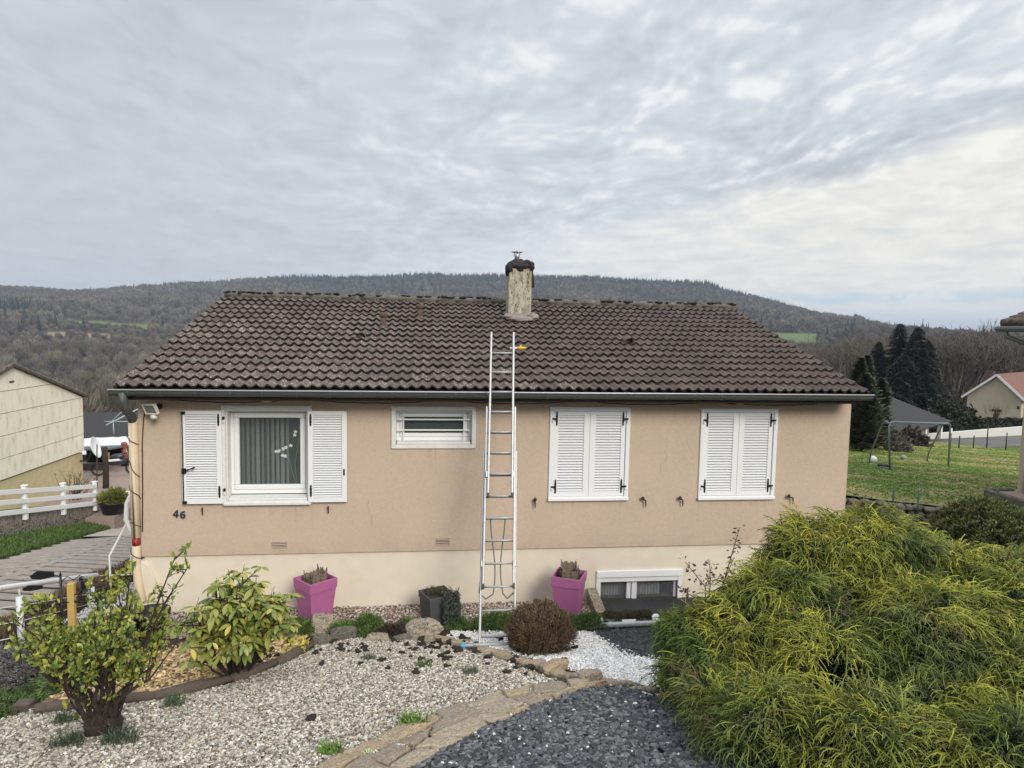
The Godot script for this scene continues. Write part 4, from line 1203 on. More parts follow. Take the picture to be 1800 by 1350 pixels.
	struct(ro); tag(ro, "grey asphalt road climbing to the right beyond the field", "road")
	var vb := MB.new(true)
	vb.quad(V(23, -3.6, -29.5), V(45.5, -2.4, -22.2), V(46.0, -1.52, -25.2), V(27.5, -3.92, -32.5))
	var vo := build("roadside_grass", vb, mats.grass_base)
	struct(vo); tag(vo, "grass verge between the wire fence and the road", "grass verge")
	var ww := MB.new()
	for k in 4:
		var a := V(36.5, -3.98, -38.6).lerp(V(49.5, -2.4, -35.6), k / 4.0); var c := V(36.5, -3.98, -38.6).lerp(V(49.5, -2.4, -35.6), (k + 1) / 4.0)
		ww.bar(a + V(0, 0.0, 0), c + V(0, 0.0, 0), 0.25, 0.8)
	var wo2 := build("white_wall", ww, mats.white_wall)
	tag(wo2, "low white rendered wall along the far side of the road", "wall")
	var hd := thing("dark_hedge", "dark clipped hedge behind the low white wall", "hedge", V(46.2, -3.5, -40.0), 0.24)
	leafy("foliage", hd, V(6.5, 1.0, 0.6), 2600, tuft_mesh(16, 8, 0.34, 0.8, 0.06), Color(0.012, 0.016, 0.010), Color(0.03, 0.036, 0.018), -0.2, 4, 0.1)
	# low house with a hipped dark roof
	var lh := thing("hipped_house", "low house with a dark hipped roof beyond the field", "house", V(36.6, -5.5, -37.4), 0.62)
	var base := MB.new(); base.bx(-7.5, 1.15, 0, 3.3, -3.0, 1.15)
	build("wall", base, mats.white_wall, lh)
	var porch := MB.new(); porch.bx(-2.2, 0.3, 1.2, 3.1, 1.16, 1.2)
	build("window", porch, mats.dark, lh)
	var por2 := MB.new(); por2.bx(-7.0, -3.4, 1.2, 3.1, 1.16, 1.2)
	build("window", por2, mats.dark, lh)
	for x in [-2.9, 0.75]:
		var c := MB.new(); c.bx(x - 0.16, x + 0.16, 0, 3.3, 1.85, 2.15, 0.02)
		build("column", c, mats.white_wall, lh)
	var roof_rows := 14
	var rt := MB.new()
	var er := V(2.0, 3.35, 2.45); var el := V(-9, 3.35, 2.45); var rr := V(-1.9, 5.35, -1.2); var rl := V(-9, 5.35, -1.2); var bk2 := V(2.0, 3.35, -4.9)
	rt.tri(el, er, rr); rt.tri(el, rr, rl); rt.tri(er, bk2, rr); rt.quad(rl, rr, bk2, V(-9, 3.35, -4.9)); rt.quad(el, V(-9, 3.35, -4.9), bk2, er)
	var lro := build("roof", rt, mats.slate_roof, lh)
	for k in roof_rows:
		var f := (k + 0.5) / roof_rows; var f2 := (k + 1.0) / roof_rows
		var c := MB.new()
		c.bar(el.lerp(rl, f) + V(0, 0.03, 0), er.lerp(rr, f) + V(0, 0.03, 0), 0.30, 0.06, V(0, 0.88, 0.48))
		build("tile_course", c, mats.slate_roof, lro)
	var ch := MB.new(); ch.bx(-3.2, -2.4, 5.2, 5.75, -1.5, -0.9, 0.02)
	build("chimney", ch, mats.white_wall, lh)
	# gable house with a red roof
	var gh := thing("red_roof_house", "beige gabled house with a red tiled roof beyond the road", "house", V(57.1, -5.3, -51.8), -1.02)
	var gx := Transform3D(Basis(V(1, 0, 0), V(0, 1, 0), V(0, 0, 1)), V(0, 0, -9.0))
	var gw := MB.new(); gw.prism(PackedVector2Array([V2(-2.35, 0), V2(2.35, 0), V2(2.35, 3.6), V2(0.15, 5.75), V2(-2.35, 3.6)]), gx, 9.0)
	build("wall", gw, mats.beige_wall, gh)
	for s in [-1, 1]:
		var rf := MB.new()
		for k in 10:
			var f := k / 10.0
			var e0 := V(0.15, 5.95, 0).lerp(V(s * 2.75 + 0.02, 3.42, 0), f + 0.05)
			rf.bar(e0 + V(0, 0, 0.25), e0 + V(0, 0, -9.3), 0.42, 0.06, V(s * 0.68, 0.72, 0))
		build("roof", rf, mats.red_roof, gh)
		var vg := MB.new(); vg.bar(V(0.15, 5.9, 0.28), V(s * 2.8, 3.36, 0.28), 0.07, 0.2)
		build("verge_board", vg, mats.white_paint, gh)
	var ck := MB.new(); ck.bx(-1.9, -1.3, 4.6, 6.1, -4.4, -3.8)
	build("chimney", ck, mats.terracotta, gh)
	var gm := MB.new(); gm.bx(2.0, 2.2, 2.6, 2.9, 0.0, 0.03)
	build("wall_lamp", gm, mats.iron, gh)
	# pollarded tree before the gable
	var pt := thing("pollarded_tree", "small pollarded tree with knobbly stubs before the beige gable", "tree", V(53.1, -4.3, -47.1))
	var pm := MB.new(true)
	for k in 6:
		var dd := V(jit(0.55), 1.0, jit(0.3))
		pm.tube([V(0, -0.3, 0), V(0, 0.5, 0), V(0, 0.5, 0) + dd * rng.randf_range(0.8, 1.5)], [0.13, 0.11, 0.075], 6)
		pm.blob(Transform3D(Basis(), V(0, 0.5, 0) + dd * 1.3), V(0.16, 0.14, 0.16), 0.3, 6, 8, k)
	build("trunk", pm, mats.bark, pt)
	var pw := MB.new()
	for k in 60:
		var q := V(jit(0.9), rng.randf_range(1.2, 1.9), jit(0.4)); var tp := q + V(q.x * 0.5 + jit(0.2), rng.randf_range(0.5, 1.3), jit(0.2))
		pw.tri(q - V(0.016, 0, 0), q + V(0.016, 0, 0), tp)
	build("shoot", pw, mats.twig, pt)
	# evergreen shrub, brown shrub, columnar conifers
	var la := thing("laurel", "large dark evergreen shrub between the low house and the gable", "shrub", V(42.5, -4.2, -40.5))
	leafy("foliage", la, V(2.6, 3.0, 2.2), 4200, tuft_mesh(17, 7, 0.36, 1.0, 0.07), Color(0.020, 0.034, 0.018), Color(0.055, 0.075, 0.04), -0.1, 6, 0.5)
	var br := thing("brown_hedge", "rounded brown-leaved shrub before the low hipped house", "shrub", V(26.9, -2.5, -24.6))
	leafy("foliage", br, V(1.15, 1.45, 0.95), 1500, tuft_mesh(18, 7, 0.24, 1.0, 0.03), Color(0.050, 0.030, 0.024), Color(0.115, 0.085, 0.06), -0.1, 7, 0.3)
	var th := [[19.6, -18.6, 4.4, 0.85, "columnar conifer nearest the house corner, dark green"], [20.6, -19.6, 4.6, 0.8, "tall narrow conifer, second of the row behind the goal"], [21.9, -20.4, 3.6, 0.85, "shorter columnar conifer at the right end of the row"], [19.0, -17.4, 3.6, 0.9, "columnar conifer half hidden behind the house corner"]]
	for k in 4:
		var s := spruce(40 + k, th[k][2], th[k][3], -0.9, 1100, Color(0.040, 0.050, 0.017))
		put(self, s, "columnar_conifer")
		s.position = V(th[k][0], lawn(th[k][0], th[k][1]) - 0.1, th[k][1])
		tag(s, th[k][4], "tree", "row of columnar conifers")
	var vs := thing("budding_bush", "pale budding bush with small white flowers beside the conifers", "shrub", V(22.0, -1.8, -19.0))
	leafy("foliage", vs, V(0.8, 1.3, 0.7), 420, tuft_mesh(19, 6, 0.2, 1.0, 0.02), Color(0.10, 0.09, 0.05), Color(0.28, 0.26, 0.22), 0.0, 8, 0.3)
	# tall spruces and the bare trees behind
	var sp2 := [[35.5, 70.0, 9.6, 2.1, "dark spruce at the left of the tall group behind the low house"], [36.8, 71.0, 11.3, 2.5, "tallest dark spruce in the group behind the low house"], [37.9, 70.0, 11.0, 2.5, "dark spruce with a blunt top, right of the tallest"], [38.6, 72.0, 9.8, 2.2, "dark spruce at the right edge of the tall group"], [37.2, 67.5, 8.6, 2.8, "lower dark spruce in front of the tall group"]]
	for k in 5:
		var s := spruce(60 + k, sp2[k][2], sp2[k][3], 0.5, 1500, Color(0.013, 0.018, 0.014))
		put(self, s, "spruce")
		var p := polar(sp2[k][0], sp2[k][1])
		s.position = V(p.x, -5.7, p.z)
		tag(s, sp2[k][4], "tree", "dark spruces behind the low house")
	var protos := []
	for k in 4: protos.append(bare_tree(500 + k * 7, 11.0))
	var used_proto := [false, false, false, false]
	for k in 56:
		var a := 29.3 + 17.0 * (k % 28 + 0.5 * (k / 28)) / 27.0 + jit(0.3)
		var r := (106.0 if k < 28 else 140.0) + jit(9.0)
		if a < 32.0: r += 30.0
		var p := polar(a, r)
		p.y = land(p.x, p.z)
		var top := 4.3 + r * tan(deg_to_rad(lut1([[29.0, -1.1], [32.0, -0.45], [35.0, -0.1], [38.0, 0.25], [41.0, 0.62], [46.0, 0.7]], a) + jit(0.35)))
		var sc := clampf((top - p.y) / 8.6, 0.5, 2.4)
		var i := k % 4
		var t: Node3D = protos[i]
		if used_proto[i]: t = t.duplicate()
		used_proto[i] = true
		put(self, t, "bare_tree")
		t.position = p; t.rotation.y = rng.randf() * TAU; t.scale = V(sc * 1.25, sc, sc * 1.25)
		tag(t, "leafless brown tree in the wood beyond the houses on the right", "tree", "bare trees of the wood on the right")
	var und := []; var uc := []
	var ub := far_crown(900, 300, 0.14, 1.9)
	for k in 420:
		var a := rng.randf_range(28.0, 47.0); var r := rng.randf_range(98.0, 190.0)
		var p := polar(a, r); p.y = land(p.x, p.z) - 0.3
		var h := rng.randf_range(4.0, 8.5)
		if a < 33.0: h *= 0.8
		und.append(Transform3D(Basis(Vector3.UP, rng.randf() * TAU).scaled(V(h * 0.8, h, h * 0.8)), p))
		uc.append(Color(0.145, 0.122, 0.092).lerp(Color(0.20, 0.175, 0.12), rng.randf()) * rng.randf_range(0.6, 1.1))
	var uo := multi("undergrowth", ub, mats.stone, und, uc)
	tag(uo, "brown leafless thicket under the bare trees on the right", "thicket")
	# neighbouring house at the right edge of the picture
	var nh := thing("grey_beige_house", "corner of a rendered house with deep eaves at the right edge", "house", V(13.72, 0, -4.0))
	var nw := MB.new(); nw.bx(0, 9.0, -0.3, 4.55, 0, 9.0)
	nw.prism(PackedVector2Array([V2(0, 4.5), V2(9, 4.5), V2(4.5, 6.2)]), Transform3D(Basis(), V(0, 0, 0.002)), 9.0 - 0.004)
	build("wall", nw, mats.beige_wall, nh)
	var nrf := MB.new()
	for s in [-1, 1]: nrf.prism(PackedVector2Array([V2(4.5, 6.25), V2(4.5, 6.45), V2(4.5 + s * 4.8, 4.62), V2(4.5 + s * 4.8, 4.46)]), Transform3D(Basis(), V(0, 0, -0.5)), 10.0)
	var nro := build("roof", nrf, mats.fascia, nh)
	for k in 22:
		for q in 14:
			if q > 5 and k > 3: continue
			var f := k / 22.0
			var tb := MB.new(true)
			var e0 := V(-0.30, 4.63, 0).lerp(V(4.5, 6.47, 0), f); var e1 := V(-0.30, 4.63, 0).lerp(V(4.5, 6.47, 0), f + 0.06)
			var zz := -0.42 + 0.25 * q
			tb.tube([e0 + V(0, 0.02, zz), e1 + V(0, 0.0, zz)], [0.11, 0.10], 6)
			build("tile", tb, mats.tiles_plain[(k + q) % 4], nro)
	var ng := MB.new(true); ng.tube([V(-0.38, 4.52, -0.5), V(-0.38, 4.52, 9.3)], [0.07, 0.07], 8)
	build("gutter", ng, mats.zinc, nh)
	var nd := MB.new(true); nd.tube([V(-0.38, 4.46, -0.25), V(-0.36, 4.34, -0.22), V(-0.14, 4.14, 0.2), V(-0.09, 4.0, 0.3), V(-0.09, 1.35, 0.3)], [0.05, 0.05, 0.05, 0.05, 0.05], 10)
	build("downpipe", nd, mats.zinc, nh)
	var ne := MB.new(true); ne.tube([V(-0.09, 1.42, 0.3), V(-0.09, 1.36, 0.3), V(-0.09, 1.3, 0.3), V(-0.09, 0.6, 0.3)], [0.075, 0.075, 0.06, 0.06], 10)
	build("downpipe_foot", ne, mat(Color(0.42, 0.36, 0.33), 0.7), nh)
	var pl := thing("stone_planter", "grey stone edged bed with pink gravel below the neighbouring wall", "raised bed", V(13.0, 0.50, -3.75))
	for q in [[-0.20, -0.05, -0.2, 4.0], [-0.048, 0.60, -0.33, -0.2]]:
		var pb := MB.new(); pb.bx(q[0], q[1], -0.2, 0.30, q[2], q[3], 0.02)
		build("edging", pb, mats.grey_rock, pl)
	var pb2 := MB.new(); pb2.bx(-0.049, 0.61, -0.2, 0.24, -0.199, 4.0)
	build("gravel", pb2, tri_mat(tex(48, [[0.0, Color(0.16, 0.10, 0.085)], [1.0, Color(0.42, 0.31, 0.27)]], 0.15, 3, 0.4, 2, 0.5, 256), 0.5, 1.0), pl)
	var st := MB.new(); st.box(Transform3D(Basis(Vector3.UP, -0.2), V(12.1, 0.56, -3.2)), V(0.9, 0.06, 0.3), 0.01)
	var so := build("stone_slab", st, mats.grey_rock)
	tag(so, "flat grey stone slab lying left of the edged bed", "slab")
	# clipped round bush
	var rb := thing("round_bush", "round clipped yellow-green bush right of the big cypress", "bush", V(8.75, 0.55, 0.6))
	leafy("foliage", rb, V(0.98, 1.22, 0.95), 5200, tuft_mesh(20, 8, 0.085, 1.0, 0.006), Color(0.075, 0.095, 0.02), Color(0.15, 0.165, 0.035), -0.3, 9, 0.06)
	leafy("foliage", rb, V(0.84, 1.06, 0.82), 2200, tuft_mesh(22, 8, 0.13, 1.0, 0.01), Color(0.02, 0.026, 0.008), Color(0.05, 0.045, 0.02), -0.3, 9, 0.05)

# ---------------------------------------------------------------- the house
func wall_holes(b: MB, x0, x1, y0, y1, zf, zb, holes: Array):      # a slab in xy with rectangular openings [x0, x1, y0, y1]
	var xs := [x0, x1]; var ys := [y0, y1]
	for h in holes: xs += [h[0], h[1]]; ys += [h[2], h[3]]
	xs.sort(); ys.sort()
	for i in xs.size() - 1:
		for j in ys.size() - 1:
			if xs[i + 1] - xs[i] < 0.0005 or ys[j + 1] - ys[j] < 0.0005: continue
			var cx: float = (xs[i] + xs[i + 1]) * 0.5; var cy: float = (ys[j] + ys[j + 1]) * 0.5
			var skip := false
			for h in holes:
				if cx > h[0] and cx < h[1] and cy > h[2] and cy < h[3]: skip = true
			if skip: continue
			b.quad(V(xs[i], ys[j], zf), V(xs[i + 1], ys[j], zf), V(xs[i + 1], ys[j + 1], zf), V(xs[i], ys[j + 1], zf))
			b.quad(V(xs[i + 1], ys[j], zb), V(xs[i], ys[j], zb), V(xs[i], ys[j + 1], zb), V(xs[i + 1], ys[j + 1], zb))
	for h in holes:
		b.quad(V(h[0], h[2], zf), V(h[0], h[2], zb), V(h[1], h[2], zb), V(h[1], h[2], zf))
		b.quad(V(h[0], h[3], zb), V(h[0], h[3], zf), V(h[1], h[3], zf), V(h[1], h[3], zb))
		b.quad(V(h[0], h[2], zb), V(h[0], h[2], zf), V(h[0], h[3], zf), V(h[0], h[3], zb))
		b.quad(V(h[1], h[2], zf), V(h[1], h[2], zb), V(h[1], h[3], zb), V(h[1], h[3], zf))
	b.quad(V(x0, y0, zb), V(x1, y0, zb), V(x1, y0, zf), V(x0, y0, zf))
	b.quad(V(x0, y1, zf), V(x1, y1, zf), V(x1, y1, zb), V(x0, y1, zb))
	b.quad(V(x0, y0, zb), V(x0, y0, zf), V(x0, y1, zf), V(x0, y1, zb))
	b.quad(V(x1, y0, zf), V(x1, y0, zb), V(x1, y1, zb), V(x1, y1, zf))

func frame4(b: MB, x0, x1, y0, y1, w, z0, z1, bev := 0.004, wb := -1.0):       # four bars round an opening, butted; x0..y1 is the outside
	if wb < 0: wb = w
	b.bx(x0, x0 + w, y0 + wb + 0.0005, y1 - w - 0.0005, z0, z1, bev)
	b.bx(x1 - w, x1, y0 + wb + 0.0005, y1 - w - 0.0005, z0, z1, bev)
	b.bx(x0, x1, y1 - w, y1, z0, z1, bev)
	b.bx(x0, x1, y0, y0 + wb, z0, z1, bev)

func shutter(parent, x0, x1, y0, y1, zc, nslat, hinge_left: bool, sl, sr, st_, sb_) -> MeshInstance3D:
	var f := MB.new()
	f.bx(x0, x0 + sl, y0, y1, zc - 0.016, zc + 0.016, 0.003)
	f.bx(x1 - sr, x1, y0, y1, zc - 0.016, zc + 0.016, 0.003)
	f.bx(x0 + sl, x1 - sr, y1 - st_, y1, zc - 0.0155, zc + 0.0155, 0.002)
	f.bx(x0 + sl, x1 - sr, y0, y0 + sb_, zc - 0.0155, zc + 0.0155, 0.002)
	f.bx(x0 + sl, x1 - sr, y0 + sb_, y1 - st_, zc - 0.0145, zc - 0.0125)
	var o := build("shutter", f, mats.pvc, parent)
	var p: float = (y1 - st_ - y0 - sb_) / nslat
	var sm := BoxMesh.new(); sm.size = V(x1 - sr - x0 - sl - 0.001, 0.008, p * 0.98)
	for k in nslat:
		var s := add("slat", sm, mats.slat, o)
		s.transform = Transform3D(Basis(V(1, 0, 0), 0.70), V((x0 + sl + x1 - sr) * 0.5, y0 + sb_ + p * (k + 0.5), zc - 0.0005))
	return o

func spear_plate(b: MB, x, y, z, h, w):     # black ornamental hinge plate with pointed ends
	b.bx(x - w, x + w, y - h * 0.5 + 0.03, y + h * 0.5 - 0.03, z, z + 0.006, 0.002)
	for s in [-1, 1]:
		b.prism(PackedVector2Array([V2(-w * 0.5, 0), V2(w * 0.5, 0), V2(w * 1.15, 0.016), V2(0, 0.040), V2(-w * 1.15, 0.016)] if s > 0 else [V2(-w * 0.5, 0), V2(-w * 1.15, -0.016), V2(0, -0.040), V2(w * 1.15, -0.016), V2(w * 0.5, 0)]), at(x, y + s * (h * 0.5 - 0.031), z), 0.0055)
		b.bx(x - w * 1.25, x + w * 1.25, y + s * h * 0.17 - 0.008, y + s * h * 0.17 + 0.008, z + 0.0005, z + 0.008, 0.002)

var EAVE := Vector3(0, 3.436, 0.45)
var SLOPE := (Vector3(0, 4.86, -4.45) - Vector3(0, 3.436, 0.45)).normalized()
var GAUGE := 5.103 / 16.0

func tile_mesh(sd: int) -> ArrayMesh:
	var r := RandomNumberGenerator.new(); r.seed = sd
	var b := MB.new(true)
	var w := 10.86 / 36.0
	var n := 20
	var hh := func(u): return 0.040 * pow(0.5 + 0.5 * cos(TAU * 2.0 * u), 1.35)
	var lo := []; var hi := []; var un := []
	var chip := r.randf_range(-0.004, 0.004)
	for i in n + 1:
		var u := i / float(n)
		lo.append(V(u * w, 0.042 + hh.call(u) + chip * sin(u * 5.0), 0.0 + r.randf_range(-0.0025, 0.0025)))
		hi.append(V(u * w, -0.004 + hh.call(u), -GAUGE - 0.045))
		un.append(lo[i] + V(0, -0.026, 0.0))
	b.st.set_smooth_group(1)
	for i in n: b.quad(lo[i], lo[i + 1], hi[i + 1], hi[i])
	b.st.set_smooth_group(-1)
	b.col = Color(0.16, 0.15, 0.15)      # cut lower edge: dark algae, with the row shadow painted into the colour
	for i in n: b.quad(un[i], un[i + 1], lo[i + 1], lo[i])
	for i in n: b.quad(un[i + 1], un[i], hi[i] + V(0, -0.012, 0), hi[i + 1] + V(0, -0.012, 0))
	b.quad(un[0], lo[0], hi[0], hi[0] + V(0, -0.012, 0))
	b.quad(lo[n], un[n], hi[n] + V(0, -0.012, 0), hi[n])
	return b.done()

func make_house():
	rng.seed = 2024
	var h := thing("house", "single-storey beige rendered house with a brown tiled roof and white shutters", "house")
	var x0 := -4.11; var x1 := 6.72
	var W1 := [-2.93, -1.76, 1.74, 3.08]; var W2 := [-0.52, 0.63, 2.55, 3.085]; var W3 := [1.86, 3.01, 1.745, 3.08]; var W4 := [4.255, 5.425, 1.73, 3.07]
	var b := MB.new()
	wall_holes(b, x0, x1, 0.93, 3.33, 0.0, -0.30, [W1, W2, W3, W4])
	build("front_wall", b, mats.front, h)
	for q in [[x0, x0 + 0.3], [x1 - 0.3, x1]]:
		var s := MB.new()
		s.prism(PackedVector2Array([V2(0.302, 0.93), V2(9.0, 0.93), V2(9.0, 3.4), V2(4.6, 4.72), V2(0.302, 3.4)]), Transform3D(Basis(V(0, 0, -1), V(0, 1, 0), V(1, 0, 0)), V(q[0], 0, 0)), q[1] - q[0])
		build("side_wall", s, mats.plaster, h)
	var bw := MB.new(); bw.bx(x0 + 0.302, x1 - 0.302, 0.93, 3.4, -9.0, -8.7)
	build("back_wall", bw, mats.plaster, h)
	var fl := MB.new(); fl.bx(x0 + 0.31, x1 - 0.31, 0.85, 0.97, -8.69, -0.31); fl.bx(x0 + 0.31, x1 - 0.31, 3.2, 3.3, -8.69, -0.31)
	build("floor", fl, mats.room, h)
	var pw := MB.new()
	for x in [-3.4, -0.9, 1.3, 3.6, 6.0]: pw.bx(x, x + 0.1, 0.98, 3.19, -4.0, -0.32)
	pw.bx(x0 + 0.31, x1 - 0.31, 0.98, 3.19, -4.15, -4.02)
	build("inner_wall", pw, mats.room, h)
	# plinth
	var pb := MB.new()
	wall_holes(pb, x0 + 0.03, x1 - 0.03, -0.6, 0.925, -0.03, -0.33, [[2.66, 3.96, 0.02, 0.50]])
	build("plinth", pb, mats.plinth, h)
	for q in [[x0 + 0.03, x0 + 0.33], [x1 - 0.33, x1 - 0.03]]:
		var s := MB.new(); s.bx(q[0], q[1], -4.0, 0.925, -8.97, -0.332)
		build("plinth", s, mats.plinth, h)
	var s2 := MB.new(); s2.bx(x0 + 0.332, x1 - 0.332, -4.0, 0.925, -8.97, -8.67)
	build("plinth", s2, mats.plinth, h)
	var wing := MB.new()
	wing.prism(PackedVector2Array([V2(-4.12, -0.3), V2(-3.86, -0.3), V2(-3.88, 0.25), V2(-3.94, 0.62), V2(-4.02, 0.80), V2(-4.12, 0.88)]), at(0, 0, -0.12), 0.14, 0.01)
	build("plinth_wing", wing, mats.plinth, h)
	make_roof(h, x0, x1)
	# ---- window one: open shutters
	var f1 := MB.new()
	frame4(f1, -2.98, -1.71, 1.68, 3.135, 0.055, -0.006, 0.026, 0.006, 0.05)
	f1.bx(-2.925, -2.9, 1.73, 3.08, -0.16, -0.004); f1.bx(-1.79, -1.765, 1.73, 3.08, -0.16, -0.004); f1.bx(-2.9, -1.79, 3.055, 3.079, -0.16, -0.004)
	var win1 := build("window", f1, mats.sill, h)
	var c1 := MB.new()
	frame4(c1, -2.9, -1.79, 1.80, 3.055, 0.045, -0.22, -0.15, 0.006, 0.06)
	frame4(c1, -2.853, -1.837, 1.862, 3.008, 0.075, -0.20, -0.135, 0.012)
	build("casement", c1, mats.pvc, win1)
	var sl1 := MB.new(); sl1.box(Transform3D(Basis(V(1, 0, 0), 0.10), V(-2.345, 1.755, -0.075)), V(1.11, 0.05, 0.20), 0.012)
	sl1.bx(-2.96, -1.73, 1.672, 1.722, 0.0265, 0.06, 0.01)
	build("sill", sl1, mats.sill, win1)
	var g1 := MB.new(); g1.quad(V(-2.78, 1.936, -0.165), V(-1.91, 1.936, -0.165), V(-1.91, 2.934, -0.165), V(-2.78, 2.934, -0.165))
	build("pane", g1, mats.glass, win1)
	for k in 10:
		var bl := MB.new()
		bl.box(at(-2.79 + 0.072 * k, 2.43, -0.38, -0.75 + jit(0.2)), V(0.066, 1.25, 0.003))
		build("blind_slat", bl, mats.blind, win1)
	shutter(h, -3.515, -2.965, 1.709, 3.06, 0.045, 34, false, 0.055, 0.075, 0.055, 0.075)
	var shr := shutter(h, -1.765, -1.21, 1.712, 3.06, 0.045, 34, true, 0.07, 0.07, 0.055, 0.075)
	var bolt := MB.new()
	bolt.bx(-3.505, -3.488, 1.72, 3.05, 0.0615, 0.072, 0.003)
	for y in [3.03, 1.735]: bolt.bx(-3.51, -3.45, y - 0.022, y + 0.022, 0.0615, 0.085, 0.006)
	bolt.bx(-3.512, -3.45, 2.155, 2.235, 0.0615, 0.095, 0.01)
	bolt.bar(V(-3.455, 2.2, 0.09), V(-3.345, 2.245, 0.10), 0.016, 0.024, V(0, 0, 1), 0.006)
	bolt.bar(V(-3.36, 2.235, 0.10), V(-3.325, 2.255, 0.10), 0.022, 0.036, V(0, 0, 1), 0.008)
	build("shutter_bolt", bolt, mats.iron, h)
	for q in [[-3.005, 2.93], [-3.005, 1.885], [-1.725, 2.93], [-1.725, 1.885]]:
		var hg := MB.new(); spear_plate(hg, q[0], q[1], 0.0615, 0.17, 0.014)
		build("hinge", hg, mats.iron, h)
	for y in [2.93, 1.885]:
		var hg := MB.new(); hg.bx(-2.955, -2.925, y + 0.0, y + 0.045, 0.0265, 0.06, 0.006)
		build("hinge_pin", hg, mats.iron, h)
		var wg := MB.new(); wg.bx(-2.953, -2.927, y - 0.05, y - 0.005, 0.0265, 0.055, 0.006)
		build("hinge_block", wg, mats.pvc, h)
	var kn := MB.new(); kn.bx(-1.262, -1.238, 2.11, 2.21, 0.0615, 0.075, 0.006)
	build("shutter_catch", kn, mats.iron, h)
	# ---- window two: small, barred
	var f2 := MB.new(); frame4(f2, -0.572, 0.682, 2.498, 3.135, 0.06, -0.006, 0.026, 0.006)
	f2.bx(-0.517, -0.505, 2.555, 3.08, -0.2, -0.004); f2.bx(0.615, 0.627, 2.555, 3.08, -0.2, -0.004); f2.bx(-0.505, 0.615, 3.068, 3.08, -0.2, -0.004)
	var win2 := build("window", f2, mats.sill, h)
	var c2 := MB.new()
	frame4(c2, -0.505, 0.615, 2.60, 3.065, 0.05, -0.20, -0.13, 0.006, 0.055)
	frame4(c2, -0.453, 0.563, 2.657, 3.012, 0.055, -0.19, -0.115, 0.01)
	build("casement", c2, mats.pvc, win2)
	var sl2 := MB.new(); sl2.box(Transform3D(Basis(V(1, 0, 0), 0.12), V(0.055, 2.582, -0.07)), V(1.10, 0.035, 0.16), 0.01)
	build("sill", sl2, mats.sill, win2)
	var g2 := MB.new(); g2.quad(V(-0.4, 2.71, -0.155), V(0.51, 2.71, -0.155), V(0.51, 2.96, -0.155), V(-0.4, 2.96, -0.155))
	build("pane", g2, mats.glass, win2)
	for y in [2.765, 2.925]:
		var br := MB.new(); br.bx(-0.504, 0.614, y - 0.011, y + 0.011, -0.075, -0.06, 0.004)
		build("bar", br, mats.pvc, win2)
	for x in [-0.395, 0.505]:
		var br := MB.new(); br.bx(x - 0.008, x + 0.008, 2.60, 3.066, -0.09, -0.0765, 0.003)
		build("bar", br, mats.pvc, win2)
	# ---- windows three and four: closed shutters
	for q in [[1.806, 3.066, 1.69, 3.137], [4.203, 5.477, 1.677, 3.124]]:
		var f := MB.new()
		frame4(f, q[0], q[1], q[2], q[3], 0.065, -0.012, 0.026, 0.006, 0.05)
		f.bx(q[0] - 0.006, q[1] + 0.006, q[2] - 0.012, q[2] + 0.04, 0.0265, 0.05, 0.008)
		build("window_frame", f, mats.pvc, h)
		var mid: float = (q[0] + q[1]) * 0.5
		var back := MB.new(); back.bx(q[0] + 0.055, q[1] - 0.055, q[2] + 0.055, q[3] - 0.055, -0.25, -0.08)
		build("window_back", back, mats.dark, h)
		for s in 2:
			var a: float = q[0] + 0.068 if s == 0 else mid + 0.002
			var c: float = mid - 0.002 if s == 0 else q[1] - 0.068
			shutter(h, a, c, q[2] + 0.056, q[3] - 0.07, -0.012, 28, s == 0, 0.07 if s == 0 else 0.09, 0.09 if s == 0 else 0.07, 0.06, 0.075)
			for y in [q[3] - 0.185, q[2] + 0.21]:
				var hg := MB.new()
				var hx: float = a + 0.042 if s == 0 else c - 0.042
				spear_plate(hg, hx, y, 0.0045, 0.21, 0.014)
				hg.bx(hx - 0.075 if s == 0 else hx, hx if s == 0 else hx + 0.075, y - 0.014, y + 0.014, 0.0265, 0.036, 0.003)
				build("hinge", hg, mats.iron, h)
				var wg := MB.new(); var px: float = hx - 0.065 if s == 0 else hx + 0.065
				wg.bx(px - 0.012, px + 0.012, y - 0.055, y - 0.016, 0.0265, 0.045, 0.005)
				build("hinge_block", wg, mats.pvc, h)
	# stays that hold the shutters open
	for q in [[1.60, 1.69, 0], [3.30, 1.69, 1], [3.90, 1.69, 1], [5.71, 1.70, 2], [-3.25, 1.655, 3], [-1.48, 1.655, 3]]:
		var sb := MB.new(true)
		if q[2] < 3:
			sb.blob(at(q[0], q[1] + 0.02, 0.05), V(0.026, 0.032, 0.022), 0.15, 8, 10)
			sb.tube([V(q[0], q[1], -0.02), V(q[0], q[1], 0.05)], [0.009, 0.009], 6)
		var ox: float = [0.0, 0.045, 0.07, 0.0][q[2]]
		sb.tube([V(q[0], q[1], 0.05), V(q[0] + ox, q[1] - 0.01, 0.05), V(q[0] + ox, q[1] - 0.03, 0.05), V(q[0] + ox + 0.004, q[1] - 0.115, 0.05)], [0.010, 0.011, 0.013, 0.005], 6)
		build("shutter_stay", sb, mats.rust_iron, h)
